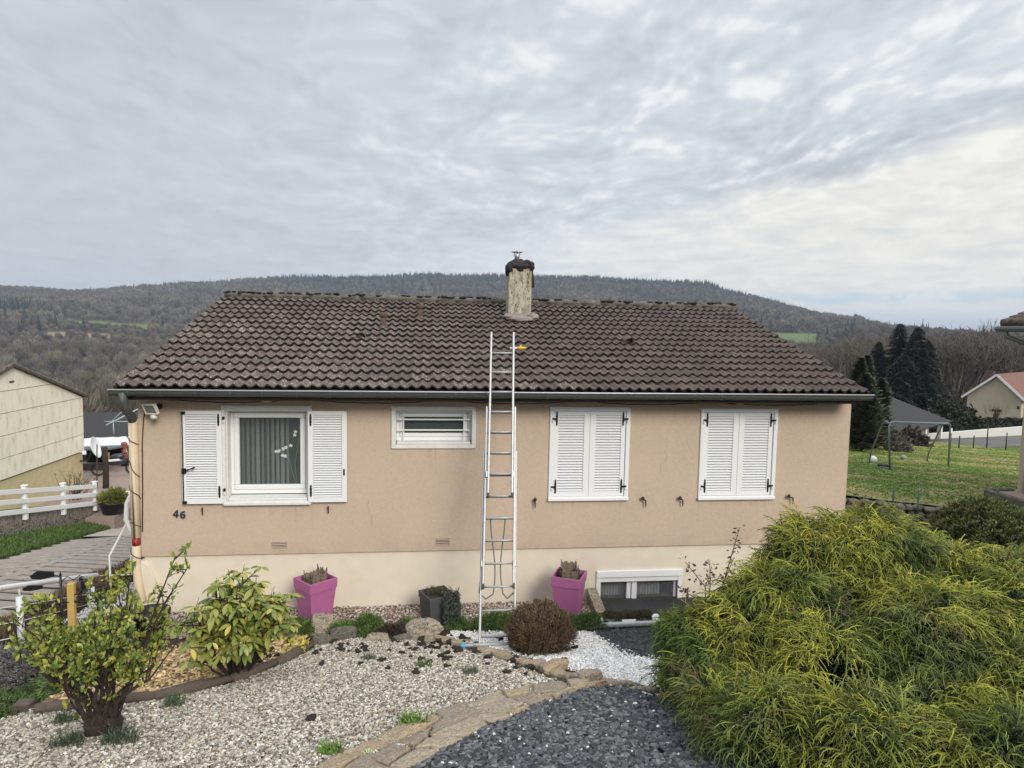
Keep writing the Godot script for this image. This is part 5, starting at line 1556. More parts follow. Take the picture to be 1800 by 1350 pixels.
	# vents low in the wall
	for q in [[-2.30, -2.08, 1.012, 1.108], [0.10, 0.305, 1.02, 1.115]]:
		var vb := MB.new(); frame4(vb, q[0] - 0.025, q[1] + 0.025, q[2] - 0.025, q[3] + 0.025, 0.025, -0.002, 0.005, 0.002)
		var vo := build("wall_vent", vb, mats.plaster, h)
		var bk := MB.new(); bk.bx(q[0], q[1], q[2], q[3], -0.001, 0.002)
		build("vent_back", bk, mats.dark, vo)
		for k in 4:
			var lb := MB.new(); var y: float = lerpf(q[2], q[3], (k + 0.5) / 4.0)
			lb.box(Transform3D(Basis(V(1, 0, 0), 0.5), V((q[0] + q[1]) * 0.5, y, 0.008)), V(q[1] - q[0] - 0.002, 0.006, 0.014))
			build("louvre", lb, mats.plaster, vo)
	# cellar window with its light well
	var f5 := MB.new()
	f5.bx(2.61, 4.01, 0.435, 0.548, -0.029, 0.01, 0.008); f5.bx(2.65, 3.97, 0.355, 0.434, -0.10, -0.012, 0.008)
	f5.bx(2.61, 2.68, 0.0, 0.4345, -0.029, 0.0, 0.006); f5.bx(3.94, 4.01, 0.0, 0.4345, -0.029, 0.0, 0.006)
	var win5 := build("cellar_window", f5, mats.pvc, h)
	var c5 := MB.new()
	c5.bx(3.12, 3.19, 0.0, 0.354, -0.12, -0.07, 0.006); c5.bx(3.20, 3.285, 0.0, 0.354, -0.12, -0.055, 0.006); c5.bx(2.681, 2.70, 0.0, 0.354, -0.12, -0.07); c5.bx(3.90, 3.939, 0.0, 0.354, -0.12, -0.07); c5.bx(2.70, 3.90, 0.0, 0.02, -0.12, -0.07)
	build("casement", c5, mats.pvc, win5)
	var g5 := MB.new(); g5.quad(V(2.69, 0.02, -0.10), V(3.91, 0.02, -0.10), V(3.91, 0.36, -0.10), V(2.69, 0.36, -0.10))
	build("pane", g5, mats.glass, win5)
	for q in [[2.72, 3.13, 9], [3.28, 3.72, 9]]:
		var cu := MB.new(true); var pts := []
		for k in q[2] * 4 + 1:
			var x: float = lerpf(q[0], q[1], k / float(q[2] * 4)); pts.append(V2(x, -0.22 + 0.022 * sin(k * PI * 0.5 + 0.6 * sin(k * 1.3))))
		for k in pts.size() - 1: cu.quad(V(pts[k].x, -0.1, pts[k].y), V(pts[k + 1].x, -0.1, pts[k + 1].y), V(pts[k + 1].x, 0.4, pts[k + 1].y), V(pts[k].x, 0.4, pts[k].y))
		build("curtain", cu, mats.curtain, win5)
	var rm := MB.new(); rm.bx(2.4, 4.2, -0.3, 0.8, -1.2, -1.15); rm.bx(2.4, 4.2, -0.32, -0.28, -1.15, -0.34); rm.bx(2.4, 4.2, 0.8, 0.84, -1.15, -0.34)
	build("cellar_back", rm, mats.dark, win5)
	# downpipe on the left corner
	var dp := MB.new(true); dp.tube([V(-4.10, 3.36, 0.48), V(-4.10, 3.24, 0.47), V(-4.125, 3.13, 0.38), V(-4.155, 3.04, 0.2), V(-4.175, 2.98, 0.05), V(-4.178, 2.88, 0.0)], [0.055, 0.055, 0.055, 0.055, 0.058, 0.06], 12)
	build("gutter_elbow", dp, mats.zinc, h)
	var d2 := MB.new(true); d2.tube([V(-4.178, 2.93, 0.0), V(-4.178, 1.22, 0.0)], [0.064, 0.064], 14)
	d2.tube([V(-4.178, 1.10, 0.0), V(-4.178, 0.86, 0.0), V(-4.15, 0.55, 0.04), V(-4.08, 0.30, 0.1)], [0.058, 0.058, 0.06, 0.06], 12)
	build("downpipe", d2, mats.cream_pvc, h)
	var d3 := MB.new(true); d3.tube([V(-4.178, 1.225, 0.0), V(-4.178, 1.10, 0.0)], [0.055, 0.055], 12)
	build("downpipe_sleeve", d3, mats.red, h)
	# garland cable: wound round the downpipe, then slung under the eaves
	var cb := MB.new(true); var cp := []; var crd := []
	for k in 46:
		var t := k / 45.0
		cp.append(V(-4.178 + 0.075 * cos(t * 30.0 + sin(t * 23.0)), 0.9 + 2.0 * t, 0.085 * sin(t * 30.0 + sin(t * 23.0)))); crd.append(0.006)
	cb.tube(cp, crd, 4)
	cp = []; crd = []
	for k in 85:
		var t := k / 84.0
		cp.append(V(-3.9 + 10.3 * t, 3.225 - 0.05 * absf(sin(t * PI * 5.0)) + 0.004 * sin(k * 2.3), 0.015)); crd.append(0.0055)
	cb.tube(cp, crd, 4)
	cp = [V(-3.98, 3.08, 0.07), V(-4.03, 2.95, 0.01), V(-4.06, 2.6, 0.006), V(-4.07, 2.0, 0.006), V(-4.09, 1.3, 0.006)]
	cb.tube(cp, [0.008, 0.008, 0.008, 0.008, 0.008], 4)
	build("cable", cb, mats.rust_iron, h)
	# floodlight
	var lt := Transform3D(Basis.from_euler(V(0.42, -0.38, 0.03)), V(-3.86, 3.10, 0.20))
	var fb := MB.new(); 
	for s in [[-0.098, 0, 0.02, 0.16], [0.098, 0, 0.02, 0.16], [0, 0.072, 0.176, 0.02], [0, -0.072, 0.176, 0.02]]: fb.box(lt * at(s[0], s[1], 0), V(s[2], s[3], 0.05), 0.006)
	fb.box(lt * at(0, 0, -0.03), V(0.17, 0.12, 0.03), 0.01)
	var fo := build("floodlight", fb, mats.lamp_frame, h)
	var fg := MB.new(); fg.box(lt * at(0, 0, 0.008), V(0.175, 0.123, 0.006))
	build("lamp_glass", fg, mats.lamp_glass, fo)
	var fs := MB.new(true); fs.blob(Transform3D(Basis(), V(-3.83, 2.985, 0.17)), V(0.05, 0.04, 0.05), 0.0, 8, 12)
	build("sensor", fs, mats.lamp_frame, fo)
	var fa := MB.new(); fa.bar(V(-3.80, 3.12, 0.0), V(-3.83, 3.11, 0.16), 0.05, 0.07, Vector3.UP, 0.01)
	build("bracket", fa, mats.iron, fo)
	# little oval wall fittings under the eaves
	for q in [[-2.35, 3.205, 0.085], [4.83, 3.20, 0.07]]:
		var ob := MB.new(true); ob.blob(at(q[0], q[1], 0.012), V(q[2], 0.028, 0.03), 0.0, 8, 14)
		build("wall_fitting", ob, mats.cream_pvc, h)
	# number
	var font := SystemFont.new(); font.font_names = PackedStringArray(["Droid Sans"]); font.font_weight = 700
	for q in [["4", -3.626, 1.558, -0.08], ["6", -3.532, 1.538, 0.02]]:
		var tm := TextMesh.new(); tm.text = q[0]; tm.font = font; tm.font_size = 64; tm.pixel_size = 0.104 / 46.0; tm.depth = 0.014
		var o := add("house_number", tm, mat(Color(0.018, 0.035, 0.06), 0.4), h)
		o.transform = Transform3D(Basis(V(0, 0, 1), q[3]), V(q[1], q[2], 0.016))

func make_roof(h: Node3D, x0: float, x1: float):
	var N := V(1, 0, 0).cross(SLOPE); 
	if N.y < 0: N = -N
	var ridge := V(0, 4.86, -4.45)
	var ub := MB.new()
	var a := EAVE - N * 0.045; var c := ridge - N * 0.045
	ub.prism(PackedVector2Array([V2(-a.z, a.y), V2(-c.z, c.y), V2(-c.z, c.y - 0.12), V2(-a.z, a.y - 0.10)]), Transform3D(Basis(V(0, 0, -1), V(0, 1, 0), V(1, 0, 0)), V(x0 - 0.06, 0, 0)), x1 - x0 + 0.0)
	var bk := V(0, 3.4, -9.4)
	ub.prism(PackedVector2Array([V2(-c.z + 0.001, c.y), V2(9.4, 3.4), V2(9.4, 3.28), V2(-c.z + 0.001, c.y - 0.12)]), Transform3D(Basis(V(0, 0, -1), V(0, 1, 0), V(1, 0, 0)), V(x0 - 0.06, 0, 0)), x1 - x0 + 0.0)
	var roof := build("roof", ub, mats.underlay, h)
	var meshes := []
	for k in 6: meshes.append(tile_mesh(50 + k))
	var basis := Basis(V(1, 0, 0), N, -SLOPE)
	var count := 0
	var xs := [[], []]; var cs := [[], []]
	var w := 10.86 / 36.0
	for r in 16:
		for q in 36:
			var x := -4.19 + q * w
			var p := EAVE + SLOPE * (r * GAUGE) + V(x, 0, 0) - N * 0.03
			if p.x > 1.30 and p.x < 1.90 and r >= 10 and r <= 14: pass
			var t := Transform3D(basis.rotated(N, jit(0.010)).rotated(V(1, 0, 0), jit(0.012)), p + N * jit(0.004) + SLOPE * jit(0.011))
			var lich := rng.randf() < sstep(2.4, -2.2, x) * sstep(17.0, 5.0, float(r)) * 1.1
			if count < 300:
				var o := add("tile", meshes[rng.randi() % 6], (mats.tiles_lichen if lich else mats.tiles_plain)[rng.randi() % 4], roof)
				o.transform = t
				count += 1
			else:
				var k := 1 if lich else 0
				xs[k].append(t); cs[k].append(Color(1, 1, 1) * rng.randf_range(0.82, 1.18))
	for k in 2:
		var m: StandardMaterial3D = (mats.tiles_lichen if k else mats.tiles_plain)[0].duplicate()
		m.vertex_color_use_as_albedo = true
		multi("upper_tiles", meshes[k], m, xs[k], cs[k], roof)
	# ridge tiles with moss along their joints
	for k in 28:
		var rx := x0 - 0.08 + k * 0.39
		var tb := MB.new(true)
		var yj := jit(0.008)
		tb.tube([V(rx, ridge.y + 0.0 + yj, ridge.z), V(rx + 0.37, ridge.y - 0.006 + yj, ridge.z + jit(0.01)), V(rx + 0.43, ridge.y - 0.004 + yj, ridge.z)], [0.115, 0.105, 0.118], 10)
		build("ridge_tile", tb, mats.ridge, roof)
		if k in [8, 14, 19]: continue
		var mb := MB.new(true)
		for q in 3 + rng.randi() % 5:
			mb.blob(at(rx + rng.randf() * 0.4, ridge.y + 0.085 + jit(0.015), ridge.z + 0.05 + jit(0.05)), V(rng.randf_range(0.03, 0.09), rng.randf_range(0.014, 0.03), 0.04), 0.5, 5, 7, rng.randi() % 99, 2.0)
		build("moss", mb, mats.moss, roof)
	# verges
	for x in [x0 - 0.085, x1 - 0.052]:
		var vb := MB.new()
		vb.bar(EAVE + V(x, -0.065, 0.02), ridge + V(x, -0.065, 0), 0.03, 0.15, N)
		build("verge_board", vb, mats.fascia, roof)
	# soffit, fascia, gutter
	var sf := MB.new(); sf.bx(x0 - 0.05, x1 - 0.06, 3.332, 3.35, 0.001, 0.36); sf.bx(x0 - 0.05, x1 - 0.06, 3.245, 3.40, 0.362, 0.39)
	build("fascia", sf, mats.fascia, h)
	var gt := MB.new(true)
	var gx0 := -4.27; var gx1 := 6.73
	var prof := []
	for k in 9:
		var t := PI * k / 8.0
		prof.append(V2(0.468 + 0.064 * cos(t), 3.392 - 0.088 * sin(t)))
	for k in 8: gt.quad(V(gx0, prof[k].y, prof[k].x), V(gx1, prof[k].y, prof[k].x), V(gx1, prof[k + 1].y, prof[k + 1].x), V(gx0, prof[k + 1].y, prof[k + 1].x))
	for gx in [gx0, gx1]:
		for k in 7: gt.tri(V(gx, prof[0].y, prof[0].x), V(gx, prof[k + 1].y, prof[k + 1].x), V(gx, prof[k + 2].y, prof[k + 2].x))
	var go := build("gutter", gt, mats.zinc, h)
	var rm := MB.new(true); rm.tube([V(gx0, 3.394, 0.534), V(gx1, 3.398, 0.534)], [0.0105, 0.0105], 8)
	build("rim", rm, mats.zinc_rim, go)
	for k in 25:
		var bb := MB.new(true); var x := gx0 + 0.22 + k * 0.44 + jit(0.02)
		for q in 8: bb.quad(V(x, prof[q].y - 0.0015, prof[q].x + 0.0025 * cos(PI * q / 8.0)), V(x + 0.022, prof[q].y - 0.0015, prof[q].x + 0.0025 * cos(PI * q / 8.0)), V(x + 0.022, prof[q + 1].y - 0.003 * sin(PI * (q + 1) / 8.0), prof[q + 1].x), V(x, prof[q + 1].y - 0.003 * sin(PI * (q + 1) / 8.0), prof[q + 1].x))
		build("bracket", bb, mats.zinc, go)
	# chimney
	var cb := MB.new(); cb.bx(1.515, 1.975, 4.1, 5.52, -3.76, -3.30, 0.015)
	var ch := build("chimney", cb, mats.chimney, h)
	var fl := MB.new(true)
	fl.box(Transform3D(Basis(V(1, 0, 0), V(0, 1, 0).rotated(V(1, 0, 0), 0.28), V(0, 0, 1).rotated(V(1, 0, 0), 0.28)), V(1.745, 4.545, -3.20)), V(0.62, 0.07, 0.36), 0.03)
	fl.blob(at(2.0, 4.54, -3.17), V(0.13, 0.06, 0.16), 0.5, 7, 9, 4); fl.blob(at(1.5, 4.53, -3.15), V(0.11, 0.05, 0.16), 0.5, 7, 9, 8); fl.blob(at(1.75, 4.49, -3.02), V(0.26, 0.045, 0.08), 0.5, 7, 12, 18); fl.blob(at(2.01, 4.60, -3.45), V(0.07, 0.05, 0.3), 0.4, 7, 9, 5)
	build("flashing", fl, mats.mortar, ch)
	var so := MB.new(true)
	so.blob(at(1.735, 5.53, -3.53), V(0.27, 0.17, 0.27), 0.22, 9, 16, 12, 1.6)
	so.blob(at(1.52, 5.50, -3.30), V(0.07, 0.09, 0.07), 0.4, 7, 9, 3); so.blob(at(1.97, 5.55, -3.30), V(0.06, 0.09, 0.07), 0.4, 7, 9, 6); so.blob(at(1.74, 5.545, -3.29), V(0.24, 0.045, 0.05), 0.3, 7, 14, 7)
	so.blob(at(1.49, 5.42, -3.36), V(0.045, 0.08, 0.06), 0.4, 7, 9, 9); so.blob(at(1.90, 5.63, -3.45), V(0.10, 0.05, 0.1), 0.4, 7, 9, 11)
	build("soot_cap", so, mats.soot, ch)
	var fp := MB.new(); fp.prism(PackedVector2Array([V2(1.97, 5.5), V2(2.0, 5.5), V2(2.045, 5.14), V2(1.985, 5.12)]), at(0, 0, -3.6), 0.25)
	build("flap", fp, mats.soot, ch)
	var cw := MB.new(true)
	cw.tube([V(1.70, 5.62, -3.53), V(1.70, 5.74, -3.53), V(1.70, 5.79, -3.53)], [0.045, 0.05, 0.065], 12)
	cw.lathe([V2(0.115, 0), V2(0.118, 0.006), V2(0.04, 0.028), V2(0.0, 0.03)], at(1.70, 5.835, -3.53), 18); cw.lathe([V2(0.0, 0.001), V2(0.115, 0.0)], at(1.70, 5.835, -3.53), 18)
	for k in 4: cw.tube([V(1.70 + 0.058 * cos(k * PI / 2 + 0.4), 5.78, -3.53 + 0.058 * sin(k * PI / 2 + 0.4)), V(1.70 + 0.058 * cos(k * PI / 2 + 0.4), 5.838, -3.53 + 0.058 * sin(k * PI / 2 + 0.4))], [0.006, 0.006], 4)
	build("cowl", cw, mats.steel, ch)
	# vents on the roof
	for q in [[-0.87, 4.30, -2.56], [-0.22, 4.49, -3.22]]:
		var vb := MB.new(true)
		vb.tube([V(q[0], q[1] - 0.05, q[2]), V(q[0], q[1] + 0.17, q[2])], [0.055, 0.052], 12)
		vb.tube([V(q[0], q[1] + 0.165, q[2]), V(q[0], q[1] + 0.185, q[2]), V(q[0], q[1] + 0.25, q[2]), V(q[0], q[1] + 0.262, q[2])], [0.055, 0.075, 0.073, 0.06], 12)
		vb.blob(at(q[0], q[1] - 0.02, q[2] + 0.02), V(0.09, 0.06, 0.12), 0.2, 7, 10, 2)
		build("vent_pipe", vb, mats.terracotta, roof)
	for q in [[-1.20, 4.11, -1.84], [3.53, 4.09, -1.77]]:
		var vb := MB.new(true)
		for k in 7:
			var t0 := PI * k / 7.0; var t1 := PI * (k + 1) / 7.0
			var p := V(q[0], q[1], q[2])
			vb.quad(p + V(-0.085 * cos(t0), 0.085 * sin(t0), 0.06), p + V(-0.085 * cos(t1), 0.085 * sin(t1), 0.06), p + V(-0.07 * cos(t1), 0.05 * sin(t1) + 0.06, -0.2), p + V(-0.07 * cos(t0), 0.05 * sin(t0) + 0.06, -0.2))
			vb.tri(p + V(0, 0, -0.02), p + V(-0.08 * cos(t1), 0.08 * sin(t1), -0.02), p + V(-0.08 * cos(t0), 0.08 * sin(t0), -0.02))
		build("vent_tile", vb, mats.tiles_plain[1], roof)

# ---------------------------------------------------------------- the ladder
func make_ladder():
	var base := V(0.862, 0.31, 1.905)
	var d := V(0.038, 0.9222, -0.3847).normalized()
	var s := V(1, 0, 0); var n := s.cross(d).normalized()
	if n.z < 0: n = -n
	var l := thing("ladder", "tall three-section aluminium ladder leaning on the gutter", "ladder")
	var sec := [[0.0, 2.52, 0.445, 0.0], [0.72, 3.14, 0.395, 0.055], [1.88, 4.24, 0.322, 0.11]]
	for k in 3:
		var q: Array = sec[k]
		for e in [-1, 1]:
			var r := MB.new()
			var o: Vector3 = base + s * (e * q[2] * 0.5) - n * 0.0 + n * (q[3] - 0.03)
			r.bar(o + d * q[0], o + d * q[1], 0.03, 0.05, n, 0.006)
			build("rail", r, mats.alu, l)
			var ft := MB.new(); ft.bar(o + d * (q[0] - 0.02), o + d * (q[0] + 0.05), 0.028, 0.053, n, 0.004)
			build("foot", ft, mats.iron, l)
		var t: float = [0.44, 1.02, 2.18][k]
		while t < q[1] - 0.08:
			var r := MB.new(true)
			var o: Vector3 = base + d * t + n * (q[3] - 0.03)
			r.tube([o - s * q[2] * 0.5, o + s * q[2] * 0.5], [0.014, 0.014], 8)
			build("rung", r, mats.alu, l)
			t += 0.29
		if k > 0:
			for e in [-1, 1]:
				var hk := MB.new(); hk.box(Transform3D(Basis(s, n, d), base + d * (q[0] + 0.3) + n * (q[3] - 0.05) + s * (e * (q[2] * 0.5 + 0.012))), V(0.05, 0.05, 0.09), 0.008)
				build("hook", hk, mats.steel, l)
	var t0 := MB.new(true); t0.tube([base + d * 0.13 - s * 0.22 - n * 0.03, base + d * 0.13 + s * 0.22 - n * 0.03], [0.016, 0.016], 8)
	build("rung", t0, mats.alu, l)
	var bar := MB.new(true); bar.tube([base - s * 0.42 + d * 0.03 + n * 0.02, base + s * 0.42 + d * 0.03 + n * 0.02], [0.034, 0.034], 10)
	build("stabiliser_bar", bar, mats.alu, l)
	var cap := MB.new(true); cap.tube([base - s * 0.46 + d * 0.03 + n * 0.02, base - s * 0.40 + d * 0.03 + n * 0.02], [0.038, 0.038], 10)
	build("end_cap", cap, mat(Color(0.08, 0.30, 0.42), 0.5), l)
	for q in [[-0.11, 0.05, 1], [0.09, -0.02, -1]]:
		var sb := MB.new()
		var p := []
		for k in 13:
			var f := k / 12.0
			p.append(base + d * (1.62 - 0.98 * f) + s * (q[0] + q[1] * f + 0.07 * q[2] * sin(f * PI) * f) - n * (0.09 + 0.04 * sin(f * 4.0)))
		p.append(base + d * 0.58 + s * (q[0] - 0.04 * q[2]) - n * 0.1); p.append(base + d * 0.66 + s * (q[0] - 0.13 * q[2]) - n * 0.08); p.append(base + d * 1.05 + s * (q[0] - 0.10 * q[2]) - n * 0.06)
		for k in p.size() - 1: sb.bar(p[k], p[k + 1], 0.016, 0.003, n)
		build("strap", sb, mats.strap, l)
	# tool left on the tiles beside the ladder
	var tl := thing("hand_tool", "white tool with a yellow handle lying on the tiles beside the ladder", "tool", V(1.30, 3.985, -1.06))
	var h1 := MB.new(true); h1.tube([V(0, 0, 0), V(0.12, 0.0, 0)], [0.014, 0.016], 8)
	build("blade", h1, mats.white_plastic, tl)
	var h2 := MB.new(true); h2.tube([V(0.12, 0.0, 0), V(0.18, 0.004, 0), V(0.27, 0.0, 0)], [0.022, 0.028, 0.02], 8); h2.tube([V(0.16, 0.0, 0), V(0.19, 0.05, -0.02)], [0.014, 0.012], 6)
	build("handle", h2, mats.yellow, tl)

# ---------------------------------------------------------------- garden: gravel, path, stones, pots
func pebble(sd: int, flat: float, long: float) -> ArrayMesh:
	var r := RandomNumberGenerator.new(); r.seed = sd
	var t := (1.0 + sqrt(5.0)) / 2.0
	var v := []
	for p in [V(-1, t, 0), V(1, t, 0), V(-1, -t, 0), V(1, -t, 0), V(0, -1, t), V(0, 1, t), V(0, -1, -t), V(0, 1, -t), V(t, 0, -1), V(t, 0, 1), V(-t, 0, -1), V(-t, 0, 1)]:
		v.append(p.normalized() * V(long, flat, 1.0) * 0.5 * r.randf_range(0.72, 1.2))
	var b := MB.new()
	for f in [[0, 11, 5], [0, 5, 1], [0, 1, 7], [0, 7, 10], [0, 10, 11], [1, 5, 9], [5, 11, 4], [11, 10, 2], [10, 7, 6], [7, 1, 8], [3, 9, 4], [3, 4, 2], [3, 2, 6], [3, 6, 8], [3, 8, 9], [4, 9, 5], [2, 4, 11], [6, 2, 10], [8, 6, 7], [9, 8, 1]]:
		b.tri_out(v[f[0]], v[f[1]], v[f[2]], Vector3.ZERO)
	return b.done()

func scatter(called: String, label: String, cat: String, poly: Array, density: float, size: Array, flat: float, long: float, tones: Array, sd: int, edge := 0.0):
	var o := thing(called, label, cat)
	stuff(o)
	var lo := V2(99, 99); var hi := V2(-99, -99)
	for p in poly:
		lo = lo.min(p); hi = hi.max(p)
	var n := int((hi.x - lo.x) * (hi.y - lo.y) * density)
	var xf := [[], [], [], []]; var cl := [[], [], [], []]
	var pk := PackedVector2Array(poly)
	rng.seed = sd
	for k in n:
		var x := rng.randf_range(lo.x, hi.x); var z := rng.randf_range(lo.y, hi.y)
		if not Geometry2D.is_point_in_polygon(V2(x + jit(edge), z + jit(edge)), pk): continue
		var s: float = lerpf(size[0], size[1], pow(rng.randf(), 1.7))
		var i := k & 3
		var tl := 0.45
		xf[i].append(Transform3D(Basis.from_euler(V(jit(tl) + 0.2, rng.randf() * TAU, jit(tl))).scaled(Vector3.ONE * s), V(x, gy(x, z) + rng.randf_range(-0.004, 0.011) + s * flat * 0.12, z)))
		var c: Color = tones[rng.randi() % tones.size()]
		cl[i].append(c * rng.randf_range(0.78, 1.22))
	for i in 4: multi("pebble", pebble(sd + i, flat, long), mats.stone, xf[i], cl[i], o)

func flagstone(parent: Node3D, c: Vector2, r: float, ang: float, sd: int, lift: float, called := "flagstone", sq := 0.8):
	var g := RandomNumberGenerator.new(); g.seed = sd
	var n := g.randi_range(5, 7)
	var poly := PackedVector2Array()
	for k in n:
		var a := TAU * (k + g.randf_range(-0.3, 0.3)) / n
		poly.append(V2(cos(a) * r * g.randf_range(0.8, 1.12), sin(a) * r * sq * g.randf_range(0.8, 1.12)).rotated(ang))
	slab(parent, c, poly, lift, called, sd)

func slab(parent: Node3D, c: Vector2, poly: PackedVector2Array, lift: float, called: String, sd: int):
	var y := gy(c.x, c.y)
	var slope := Vector3(0, 1, -(gy(c.x, c.y + 0.2) - gy(c.x, c.y - 0.2)) / 0.4).normalized()
	var bs := Basis(Quaternion(Vector3.UP, (slope + V(jit(0.05), 0, jit(0.05))).normalized()))
	# a slab whose outline is roughened and whose top is uneven
	var nz := FastNoiseLite.new(); nz.seed = sd; nz.frequency = 6.0; nz.fractal_octaves = 2
	var ring := []
	for i in poly.size():
		var a := poly[i]; var e := poly[(i + 1) % poly.size()]
		for q in 3: ring.append(a.lerp(e, q / 3.0) * (1.0 + 0.09 * nz.get_noise_2d(a.x * 9.0 + q, a.y * 9.0 + sd)))
	var b := MB.new()
	var m := ring.size()
	var P := func(v: Vector2, h: float): return V(c.x, y + lift, c.y) + bs * V(v.x, h + 0.018 * nz.get_noise_2d(v.x + c.x, v.y + c.y), v.y)
	var o: Vector3 = V(c.x, y + lift - 0.05, c.y)
	for i in m:
		var j := (i + 1) % m
		b.quad_out(P.call(ring[i] * 1.02, -0.09), P.call(ring[j] * 1.02, -0.09), P.call(ring[j], -0.012), P.call(ring[i], -0.012), o)
		b.quad_out(P.call(ring[i], -0.012), P.call(ring[j], -0.012), P.call(ring[j] * 0.93, 0.0), P.call(ring[i] * 0.93, 0.0), o)
		b.quad_out(P.call(ring[i] * 0.93, 0.0), P.call(ring[j] * 0.93, 0.0), P.call(ring[j] * 0.45, 0.004), P.call(ring[i] * 0.45, 0.004), o)
		b.tri_out(P.call(ring[i] * 0.45, 0.004), P.call(ring[j] * 0.45, 0.004), P.call(V2(0, 0), 0.002), o)
	build(called, b, mats.flag[sd % 3], parent)

func planter(called, label, grp, at_p: Vector3, turn: float, top: float, bot: float, hgt: float, m: Material) -> Node3D:
	var t := thing(called, label, "plant pot", at_p, turn, grp)
	var b := MB.new()
	var ring := func(s, y): return [V(-s, y, -s), V(s, y, -s), V(s, y, s), V(-s, y, s)]
	var levels := [ring.call(bot, 0.0), ring.call(top * 0.955, hgt * 0.78), ring.call(top, hgt * 0.785), ring.call(top * 1.02, hgt * 0.992), ring.call(top * 1.01, hgt), ring.call(top * 0.92, hgt), ring.call(top * 0.9, hgt * 0.9)]
	for i in levels.size() - 1:
		for k in 4: b.quad(levels[i][(k + 1) % 4], levels[i][k], levels[i + 1][k], levels[i + 1][(k + 1) % 4])
	build("pot", b, m, t)
	var s := MB.new(true); s.box(at(0, hgt * 0.86, 0), V(top * 1.78, 0.06, top * 1.78), 0.01)
	build("soil", s, mats.soil, t)
	return t

func rock(called, label, p: Vector3, r3: Vector3, turn: float, sd: int, m: Material, grp := "", tilt := 0.0):
	var b := MB.new()
	var g := RandomNumberGenerator.new(); g.seed = sd
	var nz := FastNoiseLite.new(); nz.seed = sd; nz.frequency = 1.3; nz.fractal_octaves = 3
	# a lump cut by flat faces
	var planes := []
	for k in 11: planes.append([V(g.randfn(), g.randfn() * 0.8, g.randfn()).normalized(), g.randf_range(0.72, 0.95)])
	planes.append([V(jit(0.1), 1, jit(0.1)).normalized(), 0.72]); planes.append([V(jit(0.2), 0.1, 1).normalized(), 0.75])
	var rows := []
	for i in 13:
		var row := []
		for k in 20:
			var th := PI * i / 12.0; var ph := TAU * k / 20.0
			var d := V(sin(th) * cos(ph), cos(th), sin(th) * sin(ph))
			var rr := 1.15
			for q in planes:
				var dt: float = d.dot(q[0])
				if dt > 0.05: rr = minf(rr, q[1] / dt)
			row.append((d * rr * (1.0 + 0.07 * nz.get_noise_3dv(d * 2.5))) * r3)
		rows.append(row)
	for i in 12:
		for k in 20:
			var k2 := (k + 1) % 20
			if i > 0: b.tri(rows[i][k], rows[i][k2], rows[i + 1][k2])
			if i < 11: b.tri(rows[i][k], rows[i + 1][k2], rows[i + 1][k])
			else: b.tri(rows[i][k], rows[i][k2], rows[i + 1][k])
	var o := build(called, b, m)
	o.transform = Transform3D(Basis.from_euler(V(tilt, turn, 0)), p)
	tag(o, label, "stone", grp)

